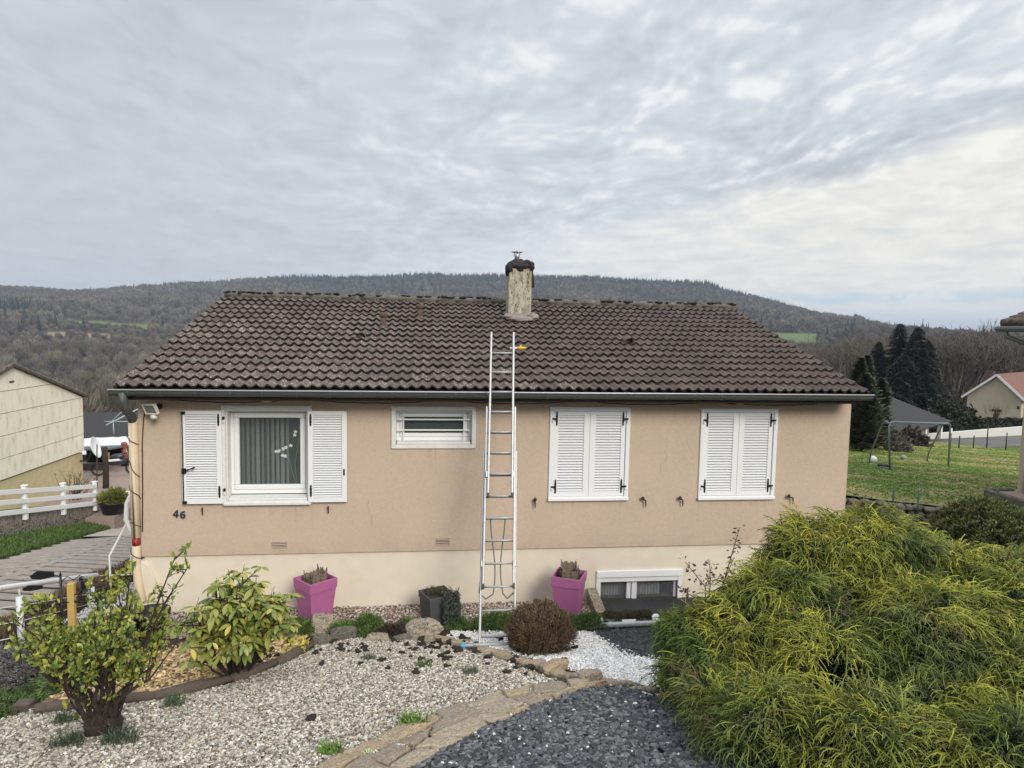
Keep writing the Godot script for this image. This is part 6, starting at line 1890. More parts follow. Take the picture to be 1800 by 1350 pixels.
func make_garden():
	var st := func(a, b, c): return Color(a, b, c)
	scatter("beige_gravel", "beige and grey crushed gravel covering the large front bed", "gravel", beds.main, 6000.0, [0.012, 0.029], 0.66, 1.3, [Color(0.42, 0.38, 0.31), Color(0.32, 0.285, 0.23), Color(0.20, 0.172, 0.138), Color(0.53, 0.495, 0.425), Color(0.38, 0.315, 0.225), Color(0.11, 0.094, 0.076), Color(0.66, 0.635, 0.575), Color(0.27, 0.255, 0.235), Color(0.16, 0.135, 0.108), Color(0.45, 0.42, 0.36)], 600, 0.05)
	scatter("slate_chips", "dark blue-grey slate chips in the near bed beside the path", "gravel", beds.slate, 3000.0, [0.018, 0.056], 0.42, 1.5, [Color(0.062, 0.066, 0.072), Color(0.040, 0.043, 0.048), Color(0.105, 0.11, 0.117), Color(0.026, 0.028, 0.031), Color(0.075, 0.082, 0.093), Color(0.145, 0.15, 0.155)], 610, 0.04)
	scatter("white_flecks", "few white pebbles strewn over the dark slate chips", "gravel", beds.slate, 60.0, [0.022, 0.040], 0.7, 1.2, [Color(0.62, 0.60, 0.56), Color(0.70, 0.70, 0.68)], 615, 0.03)
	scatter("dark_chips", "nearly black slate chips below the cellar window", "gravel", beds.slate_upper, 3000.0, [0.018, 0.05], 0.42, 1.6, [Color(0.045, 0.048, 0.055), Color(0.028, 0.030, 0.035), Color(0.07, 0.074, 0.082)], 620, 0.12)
	scatter("white_gravel", "bright white gravel in the bed at the foot of the ladder", "gravel", beds.white, 4200.0, [0.012, 0.028], 0.65, 1.2, [Color(0.84, 0.83, 0.81), Color(0.78, 0.765, 0.74), Color(0.88, 0.875, 0.86), Color(0.60, 0.57, 0.53)], 630, 0.08)
	scatter("brown_pebbles", "brown and pink pebbles in the strip along the house wall", "gravel", beds.strip, 2600.0, [0.018, 0.042], 0.66, 1.25, [Color(0.20, 0.145, 0.115), Color(0.30, 0.235, 0.195), Color(0.14, 0.10, 0.08), Color(0.42, 0.36, 0.32), Color(0.24, 0.165, 0.13), Color(0.56, 0.51, 0.46)], 640, 0.06)
	scatter("pale_gravel", "pale grey gravel at the left side of the house", "gravel", beds.pale, 1500.0, [0.014, 0.032], 0.65, 1.2, [Color(0.50, 0.49, 0.48), Color(0.38, 0.37, 0.36), Color(0.60, 0.59, 0.58)], 650, 0.04)
	scatter("wood_chips", "yellow wood chips around the rhododendron", "bark mulch", beds.chips, 1500.0, [0.02, 0.05], 0.22, 2.0, [Color(0.54, 0.37, 0.17), Color(0.64, 0.46, 0.23), Color(0.40, 0.26, 0.115), Color(0.24, 0.15, 0.07), Color(0.70, 0.54, 0.31), Color(0.14, 0.09, 0.05)], 660, 0.10)
	rng.seed = 700
	# flagstone path in the foreground, curving up to the right
	var pa := Node3D.new(); put(self, pa, "garden_path"); struct(pa)
	tag(pa, "crazy paving path of rough flagstones between gravel and slate", "path")
	var mid := [V2(-0.80, 6.35), V2(-0.44, 5.55), V2(-0.10, 5.02), V2(0.30, 4.58), V2(0.78, 4.18), V2(1.28, 3.86), V2(1.70, 3.74)]
	var hw := [0.33, 0.33, 0.31, 0.28, 0.25, 0.20, 0.12]
	var length := 0.0
	var at_s := func(s: float):
		var acc := 0.0
		for i in mid.size() - 1:
			var L: float = mid[i].distance_to(mid[i + 1])
			if s <= acc + L or i == mid.size() - 2:
				var f: float = clampf((s - acc) / L, 0, 1)
				var dd: Vector2 = (mid[i + 1] - mid[i]).normalized()
				return [mid[i].lerp(mid[i + 1], f), V2(dd.y, -dd.x) * lerpf(hw[i], hw[i + 1], f), dd]
			acc += L
	for i in mid.size() - 1: length += mid[i].distance_to(mid[i + 1])
	var rows := int(length / 0.34); var sd := 800
	var lat := []
	for j in rows + 1:
		var q: Array = at_s.call(length * j / rows)
		var nc := 3
		var row := []
		for k in nc + 1:
			var f := -1.0 + 2.0 * k / nc
			var inn: float = 0.11 if k > 0 and k < nc else 0.05
			row.append(q[0] + q[1] * f + V2(jit(inn), jit(inn)))
		lat.append(row)
	for j in rows:
		var k := 0
		while k < 3:
			var span := 2 if (k < 2 and rng.randf() < 0.42) else 1
			var poly := PackedVector2Array([lat[j][k], lat[j][k + span], lat[j + 1][k + span], lat[j + 1][k]])
			if span == 2: poly = PackedVector2Array([lat[j][k], lat[j][k + 1], lat[j][k + 2], lat[j + 1][k + 2], lat[j + 1][k + 1], lat[j + 1][k]])
			var c := V2(0, 0)
			for p in poly: c += p / poly.size()
			var loc := PackedVector2Array()
			for p in poly: loc.append((p - c) * (1.0 - 0.022 / maxf(0.1, (p - c).length())) * 1.0)
			slab(pa, c, loc, 0.035 + jit(0.012), "flagstone", sd); sd += 1
			k += span
	# thin line of edging flags between the gravel and the white bed
	var ed := Node3D.new(); put(self, ed, "stone_edging"); struct(ed)
	tag(ed, "thin line of flat brown stones between beige gravel and white gravel", "edging")
	var em := [V2(-0.30, 1.12), V2(-0.12, 1.20), V2(0.33, 1.60), V2(0.84, 2.38), V2(1.24, 3.05), V2(1.52, 3.52), V2(1.95, 3.86), V2(2.25, 4.35)]
	for i in em.size() - 1:
		var L: float = em[i].distance_to(em[i + 1]); var s := 0.0
		while s < L:
			var ln := rng.randf_range(0.16, 0.30)
			var p: Vector2 = em[i].lerp(em[i + 1], minf(1.0, (s + ln * 0.5) / L)) + V2(jit(0.03), jit(0.03))
			var ang: float = (em[i + 1] - em[i]).angle() + jit(0.3)
			flagstone(ed, p, ln * 0.60, ang, sd, 0.03 + jit(0.015), "edging_stone", 0.62); sd += 1
			if rng.randf() < 0.6: flagstone(ed, p + V2(jit(0.05) + 0.10, -0.10 + jit(0.04)), ln * 0.42, ang, sd, 0.015, "edging_stone", 0.7)
			sd += 1
			s += ln * 0.92
	# log and stone edge between the wood chips and the gravel
	var lg := [[V2(-3.45, 3.86), V2(-2.55, 3.60), "weathered timber edge below the wood chips, left length"], [V2(-2.55, 3.62), V2(-2.0, 3.10), "weathered timber edge below the wood chips, middle length"], [V2(-2.0, 3.12), V2(-1.70, 2.45), "weathered timber edge below the wood chips, right length"], [V2(-1.70, 2.48), V2(-1.46, 1.66), "weathered timber edge nearest the upright square stone"]]
	for q in lg:
		var b := MB.new(true)
		var a := V(q[0].x, gy(q[0].x, q[0].y) + 0.03, q[0].y); var c := V(q[1].x, gy(q[1].x, q[1].y) + 0.03, q[1].y)
		b.tube([a, a.lerp(c, 0.5) + V(jit(0.02), 0.012, jit(0.02)), c], [0.055, 0.062, 0.05], 9)
		var o := build("timber_edge", b, mats.wood)
		tag(o, q[2], "timber", "timber edging of the wood chip bed")
	# stones along the upper edge of the gravel
	rock("square_stone", "upright square mossy stone before the left purple pot", V(-1.47, 0.20, 0.80), V(0.15, 0.19, 0.07), 0.1, 1, mats.rock, "", -0.25)
	rock("edge_stone", "pale angular boulder below the dark grey planter", V(-0.08, 0.24, 1.12), V(0.27, 0.15, 0.16), 0.25, 21, mats.rock)
	rock("edge_stone", "small grey block between the square stone and the green tuft", V(-1.12, 0.20, 1.12), V(0.17, 0.11, 0.09), 0.25, 3, mats.grey_rock)
	rock("edge_stone", "flat tan stone lying left of the pale boulder", V(-0.66, 0.21, 1.33), V(0.19, 0.07, 0.10), -0.1, 5, mats.rock)
	rock("edge_stone", "rounded grey stone with a hole at the end of the wood chips", V(-1.38, 0.25, 1.42), V(0.13, 0.10, 0.11), 0.6, 6, mats.grey_rock)
	rock("edge_stone", "dark grey stone just behind the rounded stone with a hole", V(-1.20, 0.17, 1.02), V(0.11, 0.08, 0.08), 0.2, 8, mats.grey_rock)
	rock("edge_stone", "long low brown stone in front of the pale boulder", V(-0.10, 0.19, 1.42), V(0.24, 0.05, 0.09), 0.0, 12, mats.flag[1])
	rock("edge_stone", "low brown stone right of the flat tan stone", V(-0.37, 0.22, 1.38), V(0.14, 0.06, 0.08), 0.3, 13, mats.grey_rock)
	rock("edge_stone", "reddish tilted stone on the edging near the white gravel", V(1.36, 0.68, 3.16), V(0.16, 0.09, 0.10), 0.5, 14, mats.flag[2])
	rock("edge_stone", "dark pointed stone where the edging meets the path", V(1.62, 0.82, 3.64), V(0.12, 0.09, 0.08), 0.2, 15, mats.flag[1])
	# clods of moss that fell from the roof
	var clod := []
	for k in 3:
		var b := MB.new(true)
		b.blob(Transform3D(), V(0.05, 0.028, 0.045), 0.7, 6, 8, 40 + k, 2.2)
		b.blob(at(0.035, 0.008, 0.02), V(0.03, 0.022, 0.028), 0.7, 5, 7, 50 + k, 2.2)
		clod.append(b.done())
	var spots := [V2(-0.97, 4.45), V2(0.66, 2.84), V2(0.95, 3.05)]
	while spots.size() < 120:
		var p := V2(rng.randfn(0.15, 0.85), rng.randfn(1.75, 0.62))
		if spots.size() > 98: p = V2(rng.randf_range(-2.0, -1.0), rng.randf_range(1.0, 2.5))
		if p.y < 0.85 or p.y > 3.4 or p.x > 2.4 or p.x < -2.2: continue
		spots.append(p)
	for k in spots.size():
		var o := add("moss_clod", clod[k % 3], mats.moss)
		var p: Vector2 = spots[k]
		var s := rng.randf_range(0.35, 1.0) * (1.25 if k < 3 else 1.0)
		o.transform = Transform3D(Basis.from_euler(V(jit(0.4), rng.randf() * TAU, jit(0.4))).scaled(Vector3.ONE * s), V(p.x, gy(p.x, p.y) + 0.022, p.y))
		tag(o, "dark clod of moss fallen from the roof onto the gravel below", "moss", "fallen clods of roof moss")
	# purple pots with wrapped palm stumps
	for q in [[V(-1.60, 0.09, 0.46), 0.72, "tall square purple plant pot at the left, behind the square stone", "stump wrapped in frayed palm matting in the left purple pot", 5], [V(2.05, 0.09, 0.56), 1.12, "tall square purple plant pot beside the cellar window", "stump wrapped in torn palm matting in the right purple pot", 9]]:
		planter("purple_pot", q[2], "square purple pots", q[0], q[1], 0.215, 0.155, 0.64, mats.purple)
		var t := thing("palm_stump", q[3], "palm", q[0] + V(0, 0.55, 0), q[1] + (0.0 if q[4] == 5 else 0.35), "wrapped palm stumps in the purple pots")
		rng.seed = q[4]
		for e in 4:
			var mb := MB.new()
			var ang := e * PI / 2.0
			var hh := rng.randf_range(0.13, 0.19) + (0.06 if q[4] == 9 and e == 1 else 0.0)
			var n := 7
			var w := 0.115
			for k in n:
				var xa := lerpf(-w, w, k / float(n)); var xb := lerpf(-w, w, (k + 1) / float(n))
				var ta := hh + jit(0.022) + (0.045 if k == 0 else 0.0); var tb := hh + jit(0.022) + (0.045 if k == n - 1 else 0.0)
				var bs := Basis(Vector3.UP, ang)
				var zf := 0.118 + 0.012 * sin(k * 1.7)
				var out := 0.02 * rng.randf()
				mb.quad(bs * V(xa, 0, zf * 0.95), bs * V(xb, 0, zf * 0.95), bs * V(xb, tb, zf + out), bs * V(xa, ta, zf + out))
				mb.quad(bs * V(xb, 0, zf * 0.95 - 0.012), bs * V(xa, 0, zf * 0.95 - 0.012), bs * V(xa, ta, zf + out - 0.012), bs * V(xb, tb, zf + out - 0.012))
				mb.quad(bs * V(xa, ta, zf + out), bs * V(xb, tb, zf + out), bs * V(xb, tb, zf + out - 0.012), bs * V(xa, ta, zf + out - 0.012))
				for y in [0.05, 0.10, 0.15]:
					if y < hh - 0.02: mb.bar(bs * V(xa, y + jit(0.008), zf + 0.008), bs * V(xb, y + jit(0.008), zf + 0.008), 0.006, 0.014)
			build("matting", mb, mats.wicker, t)
		var cb := MB.new(); cb.bx(-0.085, 0.085, 0.0, 0.09, -0.085, 0.085, 0.03)
		build("core", cb, mats.bark, t)
		if q[4] == 5:
			var gb := MB.new()
			for k in 26:
				var p0 := V(jit(0.04), 0.08, jit(0.04)); var p1 := p0 + V(jit(0.1), rng.randf_range(0.12, 0.2), jit(0.08))
				gb.tri(p0 - V(0.002, 0, 0), p0 + V(0.002, 0, 0), p1)
			build("dry_grass", gb, mats.pale_wood, t)
	# grey planter with a trailing plant
	planter("grey_pot", "square dark grey planter with a plant trailing over its corner", "", V(0.12, 0.08, 0.60), 0.42, 0.20, 0.165, 0.44, mats.grey_pot)
	rng.seed = 31
	var tp := thing("trailing_plant", "grey-green plant trailing over the corner of the grey planter", "plant", V(0.12, 0.08, 0.60))
	var xf := []; var cl := []
	for k in 900:
		var f := rng.randf()
		var p := V(0.19 + jit(0.11) + 0.03 * f, 0.48 - 0.36 * f + jit(0.05), 0.15 + 0.10 * sin(f * 2.6) + jit(0.07))
		xf.append(Transform3D(Basis.from_euler(V(jit(1.0) + 1.2, rng.randf() * TAU, jit(1.0))).scaled(Vector3.ONE * rng.randf_range(0.6, 1.3)), p))
		cl.append(Color(0.055, 0.075, 0.06).lerp(Color(0.13, 0.15, 0.12), rng.randf()) * rng.randf_range(0.6, 1.2))
	multi("foliage", tuft_mesh(31, 7, 0.045, 1.0, 0.005), mats.frond, xf, cl, tp)
	xf = []; cl = []
	for k in 60:
		xf.append(Transform3D(Basis.from_euler(V(jit(0.3), rng.randf() * TAU, jit(0.3))), V(jit(0.12) - 0.03, 0.39, jit(0.12) - 0.03)))
		cl.append(Color(0.10, 0.075, 0.04).lerp(Color(0.07, 0.10, 0.04), rng.randf()))
	multi("dry_stalks", tuft_mesh(32, 5, 0.13, 0.5, 0.003), mats.frond, xf, cl, tp)
	var or_ := thing("wire_ornament", "small silvery bent wire ornament on the grey planter's corner", "ornament", V(0.30, 0.53, 0.66))
	var wb := MB.new(true); var pts := []; var rad := []
	for k in 20:
		var a := TAU * k / 19.0; pts.append(V(0.03 * sin(a), 0.035 + 0.038 * -cos(a), 0.01 * sin(a * 2))); rad.append(0.006)
	wb.tube(pts, rad, 5, false); wb.tube([V(-0.008, 0.07, 0), V(-0.02, 0.115, 0)], [0.006, 0.004], 5); wb.tube([V(0.008, 0.07, 0), V(0.025, 0.11, 0)], [0.006, 0.004], 5)
	build("wire", wb, mats.steel, or_)
	# white pipe cut open as a trough, with low plants in it
	var pt := thing("pipe_trough", "white plastic pipe cut open as a trough below the cellar window", "trough", V(2.78, 0.215, 1.08), 0.02)
	var pb := MB.new(true)
	var L := 0.47; var R := 0.082
	for i in 34:
		var xa := -L + 2 * L * i / 34.0; var xb := -L + 2 * L * (i + 1) / 34.0
		var xm := (xa + xb) * 0.5
		var cut := xm > -L + 0.10 and xm < L - 0.10
		var a_open := 1.05 + (0.35 if xm > -0.08 and xm < 0.12 else 0.0)
		for k in 18:
			var t0 := TAU * k / 18.0; var t1 := TAU * (k + 1) / 18.0
			var mid_a := wrapf((t0 + t1) * 0.5 - PI * 0.5 - 0.25, -PI, PI)
			if cut and absf(mid_a) < 1.95 - a_open * 0.6: continue
			for rr in [R, R - 0.006]: pb.quad(V(xa, rr * sin(t0), rr * cos(t0)), V(xb, rr * sin(t0), rr * cos(t0)), V(xb, rr * sin(t1), rr * cos(t1)), V(xa, rr * sin(t1), rr * cos(t1)))
	for x in [-L, L]:
		for k in 18: pb.tri(V(x * 0.985, 0, 0), V(x * 0.985, (R - 0.004) * sin(TAU * k / 18.0), (R - 0.004) * cos(TAU * k / 18.0)), V(x * 0.985, (R - 0.004) * sin(TAU * (k + 1) / 18.0), (R - 0.004) * cos(TAU * (k + 1) / 18.0)))
	build("pipe", pb, mats.white_plastic, pt)
	for q in [[-0.22, 0.16, "brownish-green low plant at the left end of the white pipe trough"], [0.02, 0.13, "brownish-green low plant in the middle of the white pipe trough"], [0.24, 0.16, "brownish-green low plant at the right end of the white pipe trough"]]:
		var pl := thing("trough_plant", q[2], "plant", V(2.78 + q[0], 0.265, 1.05), 0.0, "plants in the pipe trough")
		leafy("foliage", pl, V(q[1] * 0.95, 0.055, 0.05), 200, tuft_mesh(33, 7, 0.05, 1.0, 0.007), Color(0.045, 0.05, 0.022), Color(0.10, 0.085, 0.035), -0.35, 3, 0.3)
	# light well: stone kerbs and a ribbed grey cover
	var lw := thing("well_cover", "dark ribbed cover sloping over the light well of the cellar window", "cover", V(3.30, 0.0, 0.0))
	var cb2 := MB.new(); cb2.box(Transform3D(Basis(V(1, 0, 0), -0.09), V(0.04, 0.095, 0.33)), V(1.36, 0.015, 0.66))
	build("panel", cb2, mats.grey_pot, lw)
	for k in 38:
		var rb := MB.new(); rb.box(Transform3D(Basis(V(1, 0, 0), -0.09), V(-0.62 + 0.036 * k, 0.108, 0.33)), V(0.016, 0.014, 0.65), 0.003)
		build("rib", rb, mats.grey_pot, lw)
	var kb := MB.new(); kb.prism(PackedVector2Array([V2(0.0, 0.0), V2(-0.72, -0.06), V2(-0.72, 0.10), V2(0.0, 0.24)]), Transform3D(Basis(V(0, 0, -1), V(0, 1, 0), V(1, 0, 0)), V(2.46, 0.04, 0.0)), 0.15, 0.01)
	var ko := build("kerb_stone", kb, mats.rock)
	tag(ko, "sloping tan kerb stone between the purple pot and the light well", "kerb stone")
	# left corner: black pots behind the shrubs
	var bp := thing("black_pot", "round black plant pot at the left corner of the house", "plant pot", V(-3.70, 0.03, 0.75))
	var bm := MB.new(true); bm.lathe([V2(0.17, 0), V2(0.22, 0.36), V2(0.24, 0.36), V2(0.24, 0.41), V2(0.20, 0.41), V2(0.19, 0.36), V2(0, 0.36)], Transform3D(), 18)
	build("pot", bm, mats.iron, bp)
	var bt := MB.new(); bt.bx(-0.42, 0.42, 0, 0.17, -0.15, 0.15, 0.02)
	var bto := build("black_trough", bt, mats.grey_pot)
	bto.transform = at(-4.35, 0.06, 0.9, 0.05)
	tag(bto, "low dark rectangular trough left of the round black pot", "trough")
	# weathervane ornament and its two yellow boards
	var wv := thing("weathervane", "black metal weathervane ornament with cut-out figures at the railing", "ornament", V(-4.22, 0.99, 1.9), 0.2)
	var wm := MB.new(true); wm.tube([V(0, -0.65, 0), V(0, 0.38, 0)], [0.017, 0.012], 6); wm.tube([V(0, 0.38, 0), V(0, 0.43, 0)], [0.014, 0.002], 6)
	build("rod", wm, mats.iron, wv)
	for q in [[-0.30, 0.40, 0.2, 0.09], [-0.38, 0.26, 0.17, 0.06]]:
		var f := MB.new(); f.prism(PackedVector2Array([V2(0, 0), V2(q[2] * 0.35, q[3] * 0.6), V2(q[2] * 0.75, q[3] * 0.5), V2(q[2] * 1.2, q[3] * 0.35), V2(q[2] * 1.2, -q[3] * 0.3), V2(q[2] * 0.5, -q[3] * 0.55), V2(q[2] * 0.1, -q[3] * 0.4)]), at(q[0], q[1], 0), 0.008)
		f.bar(V(q[0] + q[2], q[1], 0.004), V(0, q[1] - 0.03, 0.004), 0.01, 0.01)
		build("figure", f, mats.iron, wv)
	var bk := MB.new(true)
	for x in [0.16, 0.30]:
		var ring := []; var rr := []
		for k in 13: ring.append(V(x + 0.045 * cos(TAU * k / 12.0), 0.10 + 0.045 * sin(TAU * k / 12.0), 0)); rr.append(0.007)
		bk.tube(ring, rr, 5, false)
	bk.tube([V(0.16, 0.10, 0), V(0.21, 0.18, 0), V(0.29, 0.18, 0), V(0.30, 0.10, 0)], [0.008, 0.012, 0.01, 0.008], 5)
	bk.blob(at(0.23, 0.24, 0), V(0.035, 0.07, 0.012), 0.2, 7, 9, 3); bk.blob(at(0.20, 0.32, 0), V(0.022, 0.024, 0.012), 0.1, 7, 9, 3)
	bk.tube([V(0, 0.06, 0), V(0.34, 0.03, 0)], [0.008, 0.008], 5); bk.tube([V(-0.3, 0.02, 0), V(0, 0.05, 0)], [0.008, 0.008], 5)
	for k in 5: bk.blob(at(-0.34 + 0.06 * k, 0.03 + 0.02 * (k % 2), 0), V(0.03, 0.022, 0.01), 0.4, 6, 8, k)
	bk.tube([V(0, 0.30, 0), V(0.07, 0.36, 0), V(0.13, 0.31, 0), V(0.19, 0.36, 0), V(0.24, 0.33, 0)], [0.006, 0.006, 0.006, 0.006, 0.004], 4)
	build("figure", bk, mats.iron, wv)
	for q in [[-4.34, 0.42, 0.62, 0.055, "narrow yellow board left of the weathervane rod"], [-4.13, 0.50, 0.92, 0.075, "wide yellow board right of the weathervane rod"]]:
		var yb := MB.new(); yb.bx(-q[3] * 0.5, q[3] * 0.5, 0, q[2], -0.03, 0.03, 0.006)
		var o := build("yellow_board", yb, tri_mat(tex(51, [[0.0, Color(0.42, 0.27, 0.07)], [1.0, Color(0.60, 0.42, 0.14)]], 0.05, 3, 0.2, 2, 0.5, 256), 0.4, 0.7))
		o.position = V(q[0], q[1] - 0.16, 1.86)
		tag(o, q[4], "board", "yellow boards at the railing")
	# sleepers that hold the lower bed at the left
	for q in [[V(-3.86, 0.30, 3.30), 0.15, 0.62, "brown upright sleeper at the left edge of the gravel, front one"], [V(-3.66, 0.42, 2.35), 0.13, 0.50, "brown upright sleeper at the left edge, rear one"]]:
		var sb := MB.new(); sb.bx(-q[1] * 0.5, q[1] * 0.5, -0.2, q[2] * 0.55, -0.06, 0.06, 0.012)
		var o := build("sleeper", sb, mats.wood); o.position = q[0]
		tag(o, q[3], "sleeper", "sleepers at the left bed")

# ---------------------------------------------------------------- plants of the garden
func weed(p: Vector2, s: float, c: Color, label: String, sd: int, kind := 0):
	var t := thing("weed", label, "weed", V(p.x, gy(p.x, p.y), p.y), 0.0, "weeds in the gravel")
	rng.seed = sd
	var xf := []; var cl := []
	for k in 22:
		var o := V(jit(0.075), 0.005, jit(0.06)) * s
		xf.append(Transform3D(Basis.from_euler(V(jit(0.5), rng.randf() * TAU, jit(0.5))).scaled(Vector3.ONE * s * rng.randf_range(0.6, 1.3)), o))
		cl.append(c * rng.randf_range(0.6, 1.35))
	multi("blades", tuft_mesh(sd, 9, 0.09, 0.9 if kind == 0 else 1.5, 0.0035 if kind == 0 else 0.008), mats.frond, xf, cl, t)

func green_tuft(called, label, p: Vector2, r3: Vector3, n: int, c0: Color, c1: Color, sd: int, mesh: Mesh, grp := "", cat := "plant"):
	var t := thing(called, label, cat, V(p.x, gy(p.x, p.y) + r3.y * 0.15, p.y), 0.0, grp)
	rng.seed = sd
	leafy("foliage", t, r3, n, mesh, c0, c1, -0.05, sd, 0.3)

func make_plants():
	make_cypress()
	make_big_shrub()
	make_rhododendron()
	var fine := tuft_mesh(70, 8, 0.075, 0.9, 0.0045)
	var g0 := Color(0.065, 0.13, 0.025); var g1 := Color(0.16, 0.25, 0.055)
	green_tuft("green_tuft", "bright green feathery tuft below the wall, between the grey block and bare soil", V2(-0.80, 0.98), V(0.20, 0.22, 0.16), 420, g0, g1, 71, fine, "green tufts along the pebble strip")
	green_tuft("green_tuft", "low green tuft just left of the bright feathery one", V2(-1.12, 0.92), V(0.19, 0.12, 0.12), 300, g0, g1, 72, fine, "green tufts along the pebble strip")
	green_tuft("green_tuft", "dark green tuft beside the rhododendron and the square stone", V2(-1.78, 0.80), V(0.26, 0.13, 0.14), 340, g0 * 0.7, g1 * 0.8, 73, fine, "green tufts along the pebble strip")
	green_tuft("green_tuft", "small green tuft behind the pale boulder", V2(-0.28, 0.92), V(0.13, 0.14, 0.1), 180, g0, g1, 74, fine, "green tufts along the pebble strip")
	green_tuft("green_tuft", "broad green cushion behind the foot of the ladder", V2(0.98, 0.86), V(0.36, 0.15, 0.14), 560, g0, g1, 75, fine, "green tufts along the pebble strip")
	green_tuft("green_tuft", "green tuft between the brown bush and the right purple pot", V2(1.98, 1.05), V(0.16, 0.15, 0.12), 260, g0, g1, 76, fine, "green tufts along the pebble strip")
	green_tuft("green_tuft", "dark green tuft in front of the right purple pot", V2(2.26, 1.10), V(0.20, 0.17, 0.13), 360, g0 * 0.8, g1 * 0.8, 77, fine, "green tufts along the pebble strip")
	green_tuft("green_tuft", "sparse green tuft right of the grey planter", V2(0.42, 0.86), V(0.16, 0.10, 0.1), 150, g0, g1, 78, fine, "green tufts along the pebble strip")
	green_tuft("green_tuft", "green tuft at the right end of the white pipe trough", V2(3.40, 1.10), V(0.18, 0.17, 0.12), 280, g0, g1, 79, fine, "green tufts along the pebble strip")
	# dry soil heap with dead stalks
	green_tuft("dead_plants", "dead brown plants and soil between green tuft and pale boulder", V2(-0.45, 1.12), V(0.30, 0.10, 0.18), 380, Color(0.035, 0.024, 0.016), Color(0.085, 0.06, 0.042), 80, fine)
	# round brown bush before the ladder
	var bb := thing("brown_bush", "round reddish-brown bush at the foot of the ladder", "bush", V(1.36, 0.62, 2.18))
	rng.seed = 81
	leafy("foliage", bb, V(0.40, 0.33, 0.36), 2800, tuft_mesh(81, 8, 0.06, 1.0, 0.0045), Color(0.085, 0.045, 0.026), Color(0.15, 0.10, 0.045), -0.75, 5, 0.18)
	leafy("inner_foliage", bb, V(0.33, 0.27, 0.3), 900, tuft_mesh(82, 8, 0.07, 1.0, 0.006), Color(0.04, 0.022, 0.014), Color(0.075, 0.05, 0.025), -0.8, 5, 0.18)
	var bt := MB.new(true)
	for k in 18:
		var a := rng.randf() * TAU; var r := rng.randf_range(0.05, 0.3)
		bt.tube([V(cos(a) * 0.05, -0.22, sin(a) * 0.05), V(cos(a) * r, 0.0, sin(a) * r), V(cos(a) * r * 1.25, 0.2, sin(a) * r * 1.25)], [0.010, 0.007, 0.003], 4)
	build("stem", bt, mats.twig, bb)
	# weeds
	var wd := [[V2(-0.67, 2.36), 0.9, Color(0.10, 0.13, 0.085), "small grey-green weed at the upper left of the gravel"], [V2(-0.05, 2.77), 1.0, Color(0.12, 0.16, 0.05), "grassy weed in the middle of the gravel"], [V2(0.43, 3.17), 1.0, Color(0.13, 0.15, 0.08), "grassy weed near the stone edging"], [V2(-0.11, 4.75), 1.1, Color(0.13, 0.22, 0.04), "bright green weed beside the flagstone path"], [V2(-0.70, 5.2), 0.9, Color(0.13, 0.22, 0.04), "bright green weed at the bottom edge by the path"], [V2(-2.30, 3.85), 1.2, Color(0.075, 0.11, 0.05), "dark green weed right of the big shrub's trunk"], [V2(-2.35, 4.72), 1.5, Color(0.07, 0.095, 0.06), "grey-green weeds right below the big shrub's trunk"], [V2(-2.75, 4.72), 1.3, Color(0.07, 0.10, 0.05), "grey-green weeds left below the big shrub's trunk"], [V2(-3.05, 4.2), 1.1, Color(0.08, 0.11, 0.06), "sparse weed left of the big shrub's trunk"]]
	for k in wd.size(): weed(wd[k][0], wd[k][1], wd[k][2], wd[k][3], 90 + k, 1 if k in [3, 4] else 0)
	weed(V2(-0.42, 5.32), 0.0001 + 0.5, Color(0.42, 0.48, 0.28), "pale whitish-green weed on a flagstone at the bottom", 105, 1)
	# grey lavender and green ground cover at the left edge
	var lv := thing("lavender", "grey lavender cushion at the left edge below the railing", "shrub", V(-4.35, 0.36, 2.45))
	rng.seed = 110
	leafy("foliage", lv, V(0.55, 0.34, 0.42), 2200, tuft_mesh(110, 8, 0.085, 0.7, 0.005), Color(0.075, 0.078, 0.072), Color(0.24, 0.235, 0.225), -0.2, 4, 0.35)
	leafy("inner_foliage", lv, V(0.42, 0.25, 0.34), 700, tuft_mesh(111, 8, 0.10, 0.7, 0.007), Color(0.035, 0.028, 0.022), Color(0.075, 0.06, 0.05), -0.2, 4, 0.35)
	green_tuft("ground_cover", "green leafy ground cover at the left edge below the lavender", V2(-4.05, 3.15), V(0.55, 0.16, 0.42), 1100, Color(0.04, 0.085, 0.02), Color(0.12, 0.17, 0.045), 112, tuft_mesh(112, 6, 0.09, 1.2, 0.012))
	green_tuft("ground_cover", "green leafy plants between the sleepers at the left", V2(-3.62, 2.72), V(0.34, 0.20, 0.36), 640, Color(0.04, 0.085, 0.02), Color(0.13, 0.18, 0.05), 113, tuft_mesh(113, 6, 0.09, 1.1, 0.011))
	green_tuft("iris_tuft", "upright blue-green iris leaves beside the railing post", V2(-4.55, 1.55), V(0.14, 0.30, 0.1), 70, Color(0.06, 0.11, 0.06), Color(0.10, 0.15, 0.08), 114, tuft_mesh(114, 5, 0.26, 0.35, 0.012))
	# rose with red-brown young leaves beside the cypress
	var ro := thing("rose_bush", "thorny rose with red-brown young leaves rising behind the cypress", "rose", V(3.92, 0.08, 1.2))
	rng.seed = 120
	var rb := MB.new(true); var xf := []; var cl := []
